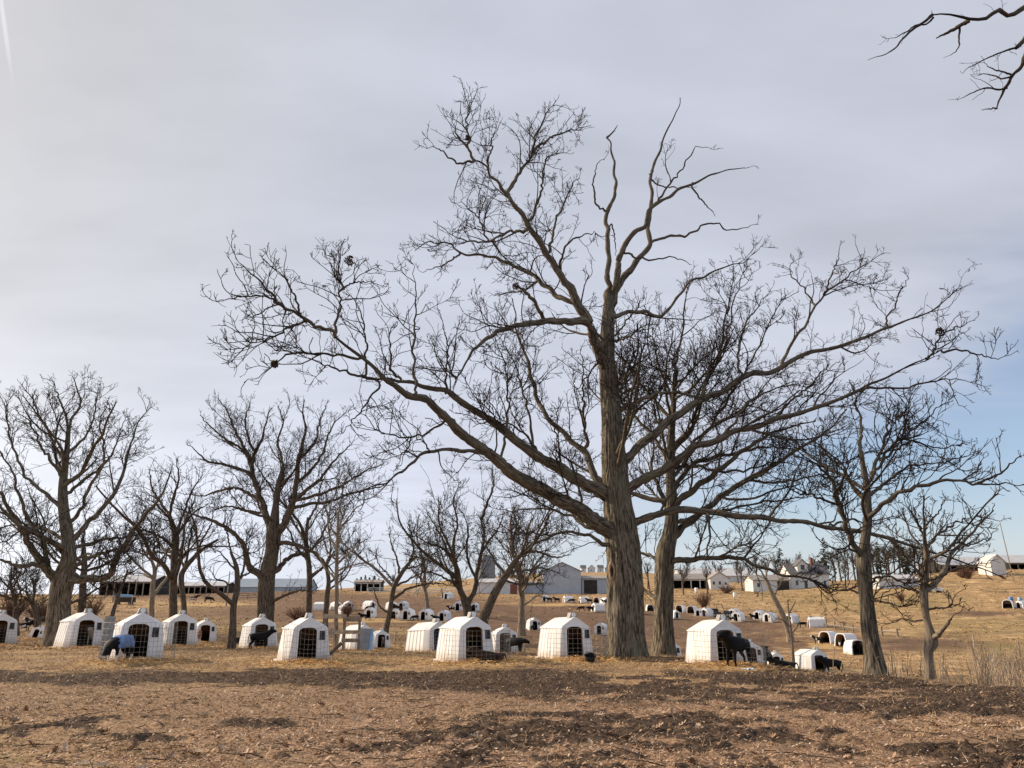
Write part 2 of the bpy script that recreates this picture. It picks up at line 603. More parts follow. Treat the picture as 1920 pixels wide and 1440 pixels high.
def micro(X, Y, mud, straw):
    """clods, hoof marks and tussocks"""
    near = 1 - sstep(Y, 30, 60)
    b = (fbm(X * 0.5, Y * 0.5, 31, 3) - 0.5) * 0.10 * sstep(Y, 4, 9)
    c1 = fbm(X * 4.2, Y * 4.2, 41, 4, 0.6)
    c2 = fbm(X * 9.0, Y * 9.0, 47, 3, 0.6)
    clod = np.abs(c1 - 0.5) * 2
    b = b + near * ((c2 - 0.5) * 0.05 + (c1 - .5) * .05 * (1 - mud) + mud * ((0.35 - clod) * 0.17 + (c2 - .5) * 0.09 - 0.03) + straw * (0.05 + (c2 - .5) * 0.06))
    far = sstep(Y, 45, 120)
    b = b + far * (fbm(X * 0.18, Y * 0.18, 51, 4) - 0.5) * 0.55
    return b


def build_ground():
    rows = np.concatenate([np.linspace(-60, -6, 8), np.linspace(-4, 7, 12), np.exp(np.linspace(math.log(8), math.log(40), 350)),
                           np.exp(np.linspace(math.log(40.6), math.log(320), 140)), np.exp(np.linspace(math.log(330), math.log(4000), 26))])
    tin = np.linspace(-0.76, 0.76, 320)
    tout = np.array([0.8, 0.84, 0.9, 1.0, 1.15, 1.4, 1.8, 2.5, 4, 8, 16, 30])
    ts = np.concatenate([-tout[::-1], tin, tout])
    W = np.where(rows > 0, rows + 1.5, 1.5 + np.abs(rows) * 0.3)
    X = ts[None, :] * W[:, None]
    Y = np.repeat(rows[:, None], len(ts), 1)
    Z = height(X, Y)
    sh = X.shape
    mud, straw, green, dirt, dry = (a.reshape(sh) for a in zones(X.ravel(), Y.ravel(), Z.ravel()))  # dirt: bare soil plus painted tree shadow
    Z = Z + micro(X, Y, mud, straw)
    nr, nc = sh
    idx = np.arange(nr * nc).reshape(sh)
    q = np.stack([idx[:-1, :-1], idx[:-1, 1:], idx[1:, 1:], idx[1:, :-1]], -1).reshape(-1, 4)
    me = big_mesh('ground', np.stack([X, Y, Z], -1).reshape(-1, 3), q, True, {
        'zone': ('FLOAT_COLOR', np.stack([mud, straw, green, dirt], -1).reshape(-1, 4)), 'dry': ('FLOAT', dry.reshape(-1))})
    t = NT('ground_soil')
    g = t.n('ShaderNodeNewGeometry').outputs['Position']
    zn = t.n('ShaderNodeAttribute', attribute_name='zone')
    sp = t.n('ShaderNodeSeparateColor')
    t.t.links.new(zn.outputs['Color'], sp.inputs[0])
    a_mud, a_straw, a_green, a_dirt_shade, a_dry = sp.outputs[0], sp.outputs[1], sp.outputs[2], zn.outputs['Alpha'], t.attr('dry')
    nb = t.noise(0.45, 5, g)
    nm = t.noise(2.6, 6, g, 0.62)
    nf = t.noise(14.0, 6, g, 0.65)
    nff = t.noise(42.0, 4, g, 0.7)
    litter = t.mix(t.ramp(nf, 0.36, 0.64), (0.15, 0.09, 0.055), (0.46, 0.305, 0.195))
    litter = t.mix(t.ramp(nff, 0.55, 0.72, 0, .7), litter, (0.60, 0.42, 0.28))
    litter = t.mix(t.ramp(nm, 0.42, 0.68, 0, .6), litter, (0.19, 0.118, 0.075))
    nl = t.noise(0.13, 4, g, 0.6)
    dryg = t.mix(t.ramp(nf, 0.34, 0.66), (0.24, 0.148, 0.070), (0.53, 0.35, 0.175))
    dryg = t.mix(t.ramp(nm, 0.45, 0.68, 0, .75), dryg, (0.20, 0.125, 0.07))
    dryg = t.mix(t.ramp(nb, 0.50, 0.66, 0, .7), dryg, (0.68, 0.47, 0.24))
    dryg = t.mix(t.ramp(nl, 0.50, 0.64, 0, .75), dryg, t.mix(t.ramp(nm, .35, .65), (0.12, 0.078, 0.045), (0.26, 0.185, 0.10)))
    c = t.mix(a_dry, litter, dryg)
    c = t.mix(t.math('MULTIPLY', a_green, t.ramp(nm, 0.3, 0.6, .35, 1.0)), c, t.mix(t.ramp(nf, .3, .7), (0.12, 0.105, 0.035), (0.30, 0.245, 0.09)))
    dirt = t.mix(t.ramp(nb, 0.35, 0.68), (0.075, 0.044, 0.029), (0.195, 0.118, 0.076))  # dark end also carries the tree shade painted on the right slope
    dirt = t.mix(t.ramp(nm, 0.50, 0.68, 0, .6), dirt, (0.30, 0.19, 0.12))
    c = t.mix(t.math('MULTIPLY', a_dirt_shade, t.ramp(nb, 0.3, 0.55, .55, 1.0)), c, dirt)
    mudc = t.mix(t.ramp(nf, 0.35, 0.7), (0.038, 0.026, 0.019), (0.145, 0.098, 0.068))
    mf = t.ramp(t.math('ADD', a_mud, t.math('MULTIPLY', t.math('SUBTRACT', nf, 0.5), 0.9)), 0.25, 0.6)
    c = t.mix(mf, c, mudc)
    strawc = t.mix(t.ramp(nff, 0.35, 0.65), (0.26, 0.155, 0.065), (0.62, 0.42, 0.20))
    sf = t.ramp(t.math('ADD', a_straw, t.math('MULTIPLY', t.math('SUBTRACT', nf, 0.5), 0.8)), 0.28, 0.62)
    c = t.mix(sf, c, strawc)
    t.col(c, 0.95, 0.12)
    t.bump(t.math('ADD', t.math('MULTIPLY', nf, 0.7), t.math('MULTIPLY', nff, 0.3)), 0.9, 0.06)
    o = link('ground', me, None, t.m)
    tag(o, 'farmyard ground of mud, leaf litter, straw and dry grass', 'ground', kind='structure')
    return o


def surf(X, Y):
    Z = height(X, Y)
    mud, straw, green, dirt, dry = zones(X, Y, Z)  # dirt: bare soil plus painted tree shadow
    return Z + micro(X, Y, mud, straw), mud, straw, green, dry


def litter_mat(name, cols, rough=0.85):
    t = NT(name)
    r = t.attr('tint')
    c = t.mix(t.ramp(r, 0.0, 0.4), cols[0], cols[1])
    c = t.mix(t.ramp(r, 0.35, 0.8), c, cols[2])
    c = t.mix(t.ramp(r, 0.82, 1.0), c, cols[3])
    t.col(c, rough, 0.15)
    return t.m


def scatter_xy(n, y0, y1, rng, power=1.0):
    """points spread evenly over the picture's wedge of ground, denser near"""
    u = rng.random(n) ** power
    Y = np.exp(np.log(y0) + u * (np.log(y1) - np.log(y0)))
    X = (rng.random(n) * 2 - 1) * (Y * 0.72 + 0.6)
    return X, Y


def build_leaves():
    rng = np.random.default_rng(5)
    n = 100000
    X, Y = scatter_xy(n, 8.2, 34, rng)
    Z, mud, straw, green, dry = surf(X, Y)
    keep = rng.random(n) < (1 - 0.7 * mud) * (1 - 0.7 * straw) * np.clip(0.25 + 1.6 * (fbm(X * .8, Y * .8, 61, 3) - .2), 0.1, 1) * np.clip(1.15 - sstep(Y, 17, 26) * 0.8, 0, 1)
    X, Y, Z = X[keep], Y[keep], Z[keep]
    n = len(X)
    L = rng.uniform(0.012, 0.035, n) * np.where(rng.random(n) < .1, 1.5, 1.0) * (0.8 + Y * 0.014)
    Wd = L * rng.uniform(0.18, 0.5, n)
    a = rng.random(n) * 2 * np.pi
    tilt = rng.normal(0, 0.35, n)
    curl = rng.uniform(0.1, 0.7, n)
    # leaf outline: base, two waists, tip, folded along the midrib
    s = np.array([[-1, 0], [-.35, -1], [.1, -.55], [.45, -.9], [1, 0], [.45, .9], [.1, .55], [-.35, 1]])
    ca, sa = np.cos(a)[:, None], np.sin(a)[:, None]
    lx, wy = s[:, 0][None] * L[:, None], s[:, 1][None] * Wd[:, None]
    lz = np.abs(wy) * curl[:, None] + lx * np.sin(tilt)[:, None] + 0.014 + np.abs(lx) * np.sin(tilt)[:, None] * 0.3
    V = np.stack([X[:, None] + lx * ca - wy * sa, Y[:, None] + lx * sa + wy * ca, Z[:, None] + lz], -1).reshape(-1, 3)
    base = np.arange(n)[:, None] * 8
    tri = np.array([[0, 1, 7], [1, 3, 7], [3, 5, 7], [3, 4, 5]])
    F = (base[:, :, None] + tri[None]).reshape(-1, 3)
    tint = np.repeat(rng.random(n), 8)
    me = big_mesh('leaf_litter', V, F, False, {'tint': ('FLOAT', tint)})
    o = link('leaf_litter', me, None, litter_mat('dead_oak_leaf', ((0.14, 0.075, 0.043), (0.40, 0.245, 0.15), (0.53, 0.355, 0.235), (0.70, 0.54, 0.41))))
    tag(o, 'fallen brown oak leaves scattered over the near ground', 'leaves', kind='stuff')


def build_grass():
    rng = np.random.default_rng(6)
    n = 250000
    X, Y = scatter_xy(n, 8.2, 75, rng, 0.85)
    Z, mud, straw, green, dry = surf(X, Y)
    dens = fbm(X * 0.9, Y * 0.9, 77, 3)
    keep = rng.random(n) < np.clip((0.55 + 0.45 * dry + green) * (1 - 0.78 * mud) * sstep(dens, 0.3, 0.6) + straw, 0, 1)
    X, Y, Z, g, st = X[keep], Y[keep], Z[keep], green[keep], straw[keep]
    n = len(X)
    h = rng.uniform(0.03, 0.10, n) * (0.75 + Y * 0.018)
    w = rng.uniform(0.003, 0.006, n) * (0.5 + Y * 0.06)
    lean = rng.normal(0, 1.5, (n, 2)) * (1 + st[:, None])
    a = rng.random(n) * 2 * np.pi
    dx, dy = np.cos(a) * w, np.sin(a) * w
    P = np.stack([X, Y, Z - 0.01], -1)
    tip = P + np.stack([lean[:, 0] * h, lean[:, 1] * h, h * (1 - 0.5 * st)], -1)
    V = np.stack([P - np.stack([dx, dy, 0 * dx], -1), P + np.stack([dx, dy, 0 * dx], -1), tip], 1).reshape(-1, 3)
    F = np.arange(n * 3).reshape(-1, 3)
    tint = np.clip(0.5 + 0.22 * rng.normal(0, 1, n) - g * 0.5 + st * 0.25, 0, 1)
    me = big_mesh('dry_grass', V, F, False, {'tint': ('FLOAT', np.repeat(tint, 3))})
    o = link('dry_grass', me, None, litter_mat('dead_grass', ((0.15, 0.12, 0.05), (0.35, 0.235, 0.135), (0.51, 0.36, 0.22), (0.70, 0.52, 0.34))))
    tag(o, 'short dry grass and loose straw over the yard', 'grass', kind='stuff')
    # tussocks that break up the slopes beyond the yard
    n = 90000
    u = rng.random(n)
    Y = np.exp(np.log(34) + u * (np.log(260) - np.log(34)))
    X = (rng.random(n) * 2 - 1) * Y * .74
    Z, mud, straw, green, dry = surf(X, Y)
    dirt = zones(X, Y, height(X, Y))[3]  # bare soil plus painted tree shadow
    dens = fbm(X * .25, Y * .25, 87, 4)
    keep = rng.random(n) < sstep(dens, .36, .62) * (1 - .8 * dirt) + .04
    X, Y, Z, g, dens = X[keep], Y[keep], Z[keep], green[keep], dens[keep]
    n = len(X)
    h = rng.uniform(.03, .09, n) * (0.7 + Y * .010)
    w = h * rng.uniform(.6, 1.8, n)
    a = rng.random(n) * 6.283
    dx, dy = np.cos(a) * w, np.sin(a) * w
    P = np.stack([X, Y, Z - .03], -1)
    tip = P + np.stack([rng.normal(0, .5, n) * h, rng.normal(0, .5, n) * h, h], -1)
    V = np.stack([P - np.stack([dx, dy, 0 * dx], -1), P + np.stack([dx, dy, 0 * dx], -1), tip], 1).reshape(-1, 3)
    tint = np.clip(.36 + .26 * rng.normal(0, 1, n) - g * .25 + (dens - .5) * .5, 0, 1)
    me = big_mesh('tussock_grass', V, np.arange(n * 3).reshape(-1, 3), False, {'tint': ('FLOAT', np.repeat(tint, 3))})
    o = link('tussock_grass', me, None, litter_mat('tussock', ((0.15, 0.10, 0.05), (0.34, 0.21, 0.10), (0.52, 0.34, 0.165), (0.68, 0.47, 0.24))))
    tag(o, 'dry tussocks of grass over the far slopes', 'grass', kind='stuff')


def build_straw_and_twigs():
    """loose bedding raked out round the hutches, and fallen twigs under the oaks"""
    rng = np.random.default_rng(16)
    Xs, Ys = [], []
    for (sx, sy, r, am) in STRAW_SPOTS:
        if sy > 62:
            continue
        n = int(1500 * am * min(1.0, 32 / sy))
        q = np.abs(rng.normal(0, .62, n)) * r
        a = rng.random(n) * 6.283
        Xs.append(sx + np.cos(a) * q * 1.15)
        Ys.append(sy + np.sin(a) * q * .8)
    X, Y = np.concatenate(Xs), np.concatenate(Ys)
    n = len(X)
    Z = surf(X, Y)[0] + rng.random(n) ** 2 * .09
    L = rng.uniform(.06, .22, n)
    w = rng.uniform(.0035, .006, n) * (0.6 + Y * .03)
    a = rng.random(n) * 6.283
    el = rng.normal(0, .28, n)
    dv = np.stack([np.cos(a) * np.cos(el), np.sin(a) * np.cos(el), np.sin(el)], 1) * (L / 2)[:, None]
    sv = np.stack([-np.sin(a), np.cos(a), np.full(n, .6)], 1) * w[:, None]
    P = np.stack([X, Y, Z + .015], 1)
    V = np.stack([P - dv - sv, P - dv + sv, P + dv + sv, P + dv - sv], 1).reshape(-1, 3)
    me = big_mesh('straw', V, np.arange(n * 4).reshape(-1, 4), False, {'tint': ('FLOAT', np.repeat(rng.random(n), 4))})
    o = link('straw', me, None, litter_mat('loose_straw', ((0.36, 0.20, 0.075), (0.60, 0.36, 0.145), (0.74, 0.48, 0.21), (0.85, 0.62, 0.33))))
    tag(o, 'loose orange straw strewn round the hutches', 'straw', kind='stuff')
    n = 900
    X, Y = scatter_xy(n, 8.4, 34, rng)
    Z = surf(X, Y)[0]
    a = rng.random(n) * 6.283
    L = rng.uniform(.12, .55, n)
    K = 4
    P = np.zeros((n, K, 3))
    P[:, 0] = np.stack([X, Y, Z + .02], 1)
    for k_ in range(1, K):
        a = a + rng.normal(0, .3, n)
        P[:, k_] = P[:, k_ - 1] + np.stack([np.cos(a), np.sin(a), rng.normal(.02, .08, n)], 1) * (L / (K - 1))[:, None]
    R = rng.uniform(.003, .008, n)[:, None] * np.linspace(1.2, .6, K)[None]
    o = link('fallen_twigs', tube_mesh('fallen_twigs', [(P, R, 3)]), None, M['bark_oak'])
    tag(o, 'short fallen twigs lying among the leaves', 'twigs', kind='stuff')


def build_big_leaves(ground):
    """the largest leaves near the camera, each its own piece of the ground"""
    rng = np.random.default_rng(15)
    pts = [(-1, 0), (-.7, .18), (-.55, .5), (-.38, .2), (-.1, .62), (.08, .24), (.36, .58), (.5, .22), (.8, .3), (1, 0)]
    mats = [simple_mat('curled_leaf_%d' % i, c, 0.8, 0.3, 9) for i, c in enumerate(((0.34, 0.21, 0.13), (0.50, 0.37, 0.26), (0.24, 0.14, 0.09)))]
    meshes = []
    for k_ in range(6):
        cu = 0.25 + 0.14 * k_
        vs = [(x * .09, 0, 0.012 + 0.03 * x * x * cu) for x, _ in pts]
        up = [(x * .09, y * .075, 0.012 + 0.03 * x * x * cu + y * y * 0.10 * cu) for x, y in pts[1:-1]]
        dn = [(x * .09, -y * .075, 0.012 + 0.03 * x * x * cu + y * y * 0.07 * cu) for x, y in pts[1:-1]]
        v = vs + up + dn
        n = len(pts)
        f = []
        for i in range(n - 1):
            for off in (n, n + n - 2):
                a, b = i, i + 1
                ua, ub = (off + i - 1) if i > 0 else None, (off + i) if i < n - 2 else None
                f.append(tuple(q for q in (a, b, ub, ua) if q is not None))
        me = bpy.data.meshes.new('leaf')
        me.from_pydata(v, [], f)
        me.materials.append(mats[k_ % 3])
        meshes.append(me)
    n = 280
    X, Y = scatter_xy(n, 8.6, 14.5, rng)
    Z = surf(X, Y)[0]
    for i in range(n):
        o = bpy.data.objects.new('leaf', meshes[i % 6])
        COL.objects.link(o)
        o.location = (X[i], Y[i], Z[i] + 0.012)
        o.rotation_euler = (rng.normal(0, .35), rng.normal(0, .35), rng.random() * 6.28)
        s = rng.uniform(0.75, 1.2)
        o.scale = (s, s, s)
        o.parent = ground
# ------------------------------------------------------------------ trees
def resample(pts, K, rng, jit=0.0):
    """smooth curve through pts (n,3+) resampled to K even points with a little crookedness"""
    P = np.array(pts, float)
    if len(P) == 2:
        P = np.stack([P[0], (P[0] + P[1]) / 2, P[1]])
    Q = np.concatenate([[2 * P[0] - P[1]], P, [2 * P[-1] - P[-2]]])
    out = []
    for i in range(1, len(Q) - 2):
        p0, p1, p2, p3 = Q[i - 1:i + 3]
        t = np.linspace(0, 1, 10, endpoint=False)[:, None]
        out.append(0.5 * (2 * p1 + (p2 - p0) * t + (2 * p0 - 5 * p1 + 4 * p2 - p3) * t ** 2 + (3 * p1 - p0 - 3 * p2 + p3) * t ** 3))
    C = np.concatenate(out + [P[-1:]])
    s = np.concatenate([[0], np.cumsum(np.linalg.norm(np.diff(C[:, :3], axis=0), axis=1))])
    u = np.linspace(0, s[-1], K)
    R = np.stack([np.interp(u, s, C[:, j]) for j in range(C.shape[1])], 1)
    if jit:
        w = rng.normal(0, 1, (K, 3))
        w[0] = w[-1] = 0
        w[1:-1] = (w[1:-1] * 2 + w[:-2] + w[2:]) / 3
        R[:, :3] += w * jit
    return R, s[-1]


def tubes(P, R, S):
    """P (N,K,3), R (N,K) -> verts, quads, bark vector, thickness"""
    N, K, _ = P.shape
    T = np.gradient(P, axis=1)
    T /= np.linalg.norm(T, axis=2, keepdims=True) + 1e-9
    mean = T.mean(1)
    ref = np.where(np.abs(mean[:, 2:3]) < 0.75, np.array([[0, 0, 1.0]]), np.array([[1.0, 0.2, 0]]))[:, None, :]
    A = ref - (ref * T).sum(2, keepdims=True) * T
    A /= np.linalg.norm(A, axis=2, keepdims=True) + 1e-9
    B = np.cross(T, A)
    ph = np.arange(S) * 2 * np.pi / S
    V = P[:, :, None, :] + R[:, :, None, None] * (np.cos(ph)[None, None, :, None] * A[:, :, None, :] + np.sin(ph)[None, None, :, None] * B[:, :, None, :])
    seg = np.concatenate([np.zeros((N, 1)), np.cumsum(np.linalg.norm(np.diff(P, axis=1), axis=2), 1)], 1)
    offs = (np.arange(N) * 7.31 % 50)[:, None, None]
    r0 = R[:, :1, None]
    bark = np.stack([np.broadcast_to(np.cos(ph) * r0 + offs, (N, K, S)), np.broadcast_to(np.sin(ph) * r0, (N, K, S)), np.broadcast_to(seg[:, :, None], (N, K, S))], -1)
    thick = np.broadcast_to(R[:, :, None], (N, K, S))
    idx = np.arange(N * K * S).reshape(N, K, S)
    nx = np.roll(idx, -1, axis=2)
    q = np.stack([idx[:, :-1], nx[:, :-1], nx[:, 1:], idx[:, 1:]], -1).reshape(-1, 4)
    return V.reshape(-1, 3), q, bark.reshape(-1, 3), thick.reshape(-1)


def tube_mesh(name, sets):
    """sets: list of (P, R, sides)"""
    Vs, Qs, Bs, Ts, n = [], [], [], [], 0
    for P, R, S in sets:
        if len(P) == 0:
            continue
        v, q, b, t = tubes(P, R, S)
        Vs.append(v), Qs.append(q + n), Bs.append(b), Ts.append(t)
        n += len(v)
    return big_mesh(name, np.concatenate(Vs), np.concatenate(Qs), True, {'bark': ('FLOAT_VECTOR', np.concatenate(Bs)), 'thick': ('FLOAT', np.concatenate(Ts))})


def unit(v):
    return v / (np.linalg.norm(v, axis=-1, keepdims=True) + 1e-9)


def sprout(P, R, counts, rng, K, lmin, lmax, slender, rmin, t0=0.15, up=0.25, wig=0.22, ang=(35, 75), end=False, taper=0.4, rel=None, trop=0.04):
    """grow side branches from parents P (N,K,3) with radii R (N,K); all at once"""
    N, Kp, _ = P.shape
    idx = np.repeat(np.arange(N), counts)
    n = len(idx)
    if n == 0:
        return np.zeros((0, K, 3)), np.zeros((0, K))
    t = t0 + (1 - t0) * rng.random(n) ** 0.85
    if end:      # one shoot carries on from each tip
        first = np.concatenate([[True], idx[1:] != idx[:-1]])
        t[first] = 0.985
    f = t * (Kp - 1)
    i = np.clip(f.astype(int), 0, Kp - 2)
    w = (f - i)[:, None]
    pos = P[idx, i] * (1 - w) + P[idx, i + 1] * w
    pr = R[idx, i] * (1 - w[:, 0]) + R[idx, i + 1] * w[:, 0]
    tan = unit(P[idx, i + 1] - P[idx, i])
    rnd = unit(rng.normal(0, 1, (n, 3)))
    perp = unit(rnd - (rnd * tan).sum(1, keepdims=True) * tan)
    a = np.radians(rng.uniform(ang[0], ang[1], n))[:, None]
    if end:
        a[first] *= 0.35
    d = unit(tan * np.cos(a) + perp * np.sin(a) + np.array([0, 0, 1.0]) * up * rng.uniform(0.3, 1.6, (n, 1)))
    L = rng.uniform(lmin, lmax, n)
    if rel is not None:
        plen = np.linalg.norm(np.diff(P, axis=1), axis=2).sum(1)[idx]
        L = np.minimum(L, np.maximum(plen * rng.uniform(rel[0], rel[1], n), lmin * 0.6))
    L = L * (1.0 - 0.76 * t ** 2)
    r0 = np.clip(L / slender, rmin, np.maximum(pr * 0.8, rmin))
    out = np.zeros((n, K, 3))
    out[:, 0] = pos - tan * 0.0
    step = (L / (K - 1))[:, None]
    for k_ in range(1, K):
        d = unit(d + rng.normal(0, wig, (n, 3)) + np.array([0, 0, trop]))
        out[:, k_] = out[:, k_ - 1] + d * step
    rad = r0[:, None] * np.linspace(1, taper, K)[None]
    return out, np.maximum(rad, rmin * 0.7)


def limb_counts(P, per_m, mult, rng):
    L = np.linalg.norm(np.diff(P, axis=1), axis=2).sum(1)
    return rng.poisson(L * per_m * mult)


def grow_crown(P, R, mult, rng, d1=1.6, l1=(0.7, 2.1), d2=2.6, d3=3.4, l3=(0.20, 0.50), rmin=0.0085, up=0.3, quick=False, t0=0.12, sc=1.0, d0=0.42):
    """generations of branches on the given limbs -> list of (P, R, sides) sets"""
    def length(Q):
        return np.linalg.norm(np.diff(Q, axis=1), axis=2).sum(1)
    sl = 74 * sc ** 0.45
    K = P.shape[1]
    c0 = limb_counts(P, d0 / sc, np.where(mult > .3, mult, 0), rng)
    P0, R0 = sprout(P, R, c0, rng, K, 1.6 * sc, 3.9 * sc, 58 * sc ** .3, rmin * 1.9, 0.06, up * 0.55, 0.10, (28, 60), False, 0.35, (0.2, 0.5), 0.015)
    A, B, mu = np.concatenate([P, P0]), np.concatenate([R, R0]), np.concatenate([mult, np.ones(len(P0))])
    c1 = limb_counts(A, d1, mu, rng)
    P1, R1 = sprout(A, B, c1, rng, 8, l1[0] * sc, l1[1] * sc, sl, rmin * 1.3, t0, up * .75, 0.19, (30, 66), True, 0.4)
    c2 = np.maximum(2, rng.poisson(length(P1) * d2 * 1.1 / sc))
    P2, R2 = sprout(P1, R1, c2, rng, 5, 0.32 * sc, 1.05 * sc, sl, rmin * 1.05, 0.10, up * 0.7, 0.21, (28, 62), True, 0.5, (0.3, 0.65))
    c3 = rng.poisson(length(P2) * d3 * 1.15 / sc + 0.8)
    P3, R3 = sprout(P2, R2, c3, rng, 3, l3[0] * sc, l3[1] * sc, 52, rmin * 0.9, 0.15, up * 0.4, 0.26, (26, 62), True, 0.65)
    sets = [(P0[:, ::2], R0[:, ::2], 5), (P1, R1, 3 if quick else 4), (P2, R2, 3), (P3, R3, 3)]
    c4 = rng.poisson((0.5 if quick else 1.0), len(P3))
    P4, R4 = sprout(P3, R3, c4, rng, 2, 0.10 * sc, 0.22 * sc, 40, rmin * 0.8, 0.3, up * 0.3, 0.3, (30, 62), False, 0.7)
    sets.append((P4, R4, 3))
    return sets


def trunk_mesh(name, pts, S=72, K=None, ridges=26, depth=0.035, flare=0.28, seed=1, fh=0.55, rough=1.0):
    """thick trunk with furrowed bark; pts rows are x, y, z, radius"""
    rng = np.random.default_rng(seed)
    K = K or max(30, int(np.linalg.norm(np.diff(np.array(pts)[:, :3], axis=0), axis=1).sum() * 20))
    C, L = resample(pts, K, rng, 0.0)
    P, R = C[:, :3], np.maximum(C[:, 3], 0.006)
    V, q, b, t = tubes(P[None], R[None], S)
    V = V.reshape(K, S, 3)
    ph = np.arange(S) / S
    h = np.linspace(0, L, K)[:, None] + 0 * ph[None]
    ph2 = ph[None] + 0 * h
    # furrows: ridged noise, periodic round the trunk, drawn out along it
    def pn(fr, fz, sd):
        x = ph2 * fr
        a, c = vnoise(x + 0 * h, h * fz, sd), vnoise(x - fr, h * fz, sd)
        wgt = sstep(ph2, 0.8, 1.0)
        return a * (1 - wgt) + c * wgt
    wob = (pn(6, 1.1, seed + 5) - 0.5) * 0.09
    ph2 = (ph2 + wob) % 1.0
    rid = 1 - np.abs(2 * pn(ridges, 0.9, seed) - 1)
    fine = pn(ridges * 2.2, 3.2, seed + 2)
    big = pn(5, 0.6, seed + 3)
    ph2 = ph[None] + 0 * h
    rad = R[:, None] * (1 + (big - 0.5) * 0.16 * rough)
    rad = rad * (1 + flare * np.exp(-h / fh) * (0.75 + 0.5 * (0.5 + 0.5 * np.sin(2 * np.pi * (ph2 * 5 + 0.13 * seed)))))
    disp = depth * (rid - 0.55) + depth * 0.5 * (fine - 0.5)
    rr = rad + disp * np.clip(R[:, None] / R.max() * 1.2, 0.15, 1)
    cen = P[:, None, :]
    V = cen + (V - cen) / np.maximum(R[:, None, None], 1e-6) * rr[:, :, None]
    me = big_mesh(name, V.reshape(-1, 3), q, True, {'bark': ('FLOAT_VECTOR', b), 'thick': ('FLOAT', t)})
    return me, P, R


def to3d(pix, w0, w1, Y0, ya, yb, base=None):
    """polyline of pixels -> rows x, y, z, radius on a limb that runs from depth Y0+ya to Y0+yb"""
    pix = np.array(pix, float)
    s = np.concatenate([[0], np.cumsum(np.linalg.norm(np.diff(pix[:, :2], axis=0), axis=1))])
    u = s / s[-1]
    rows = []
    for (p, q) in zip(pix, u):
        Y = Y0 + ya + (yb - ya) * q
        c = unproject(p[0], p[1], Y)
        w = p[2] if len(p) > 2 and p[2] > 0 else w1 + (w0 - w1) * (1 - q) ** 1.35
        if len(p) < 3:
            w *= 1 - 0.5 * max(0.0, (q - .7) / .3)
        rows.append((*c, w * 0.5 * depth_of(Y, c[2]) / FPX))
    return np.array(rows)


def P_(s):
    """'x,y x,y,w ...' -> list"""
    return [tuple(float(v) for v in a.split(',')) for a in s.split()]


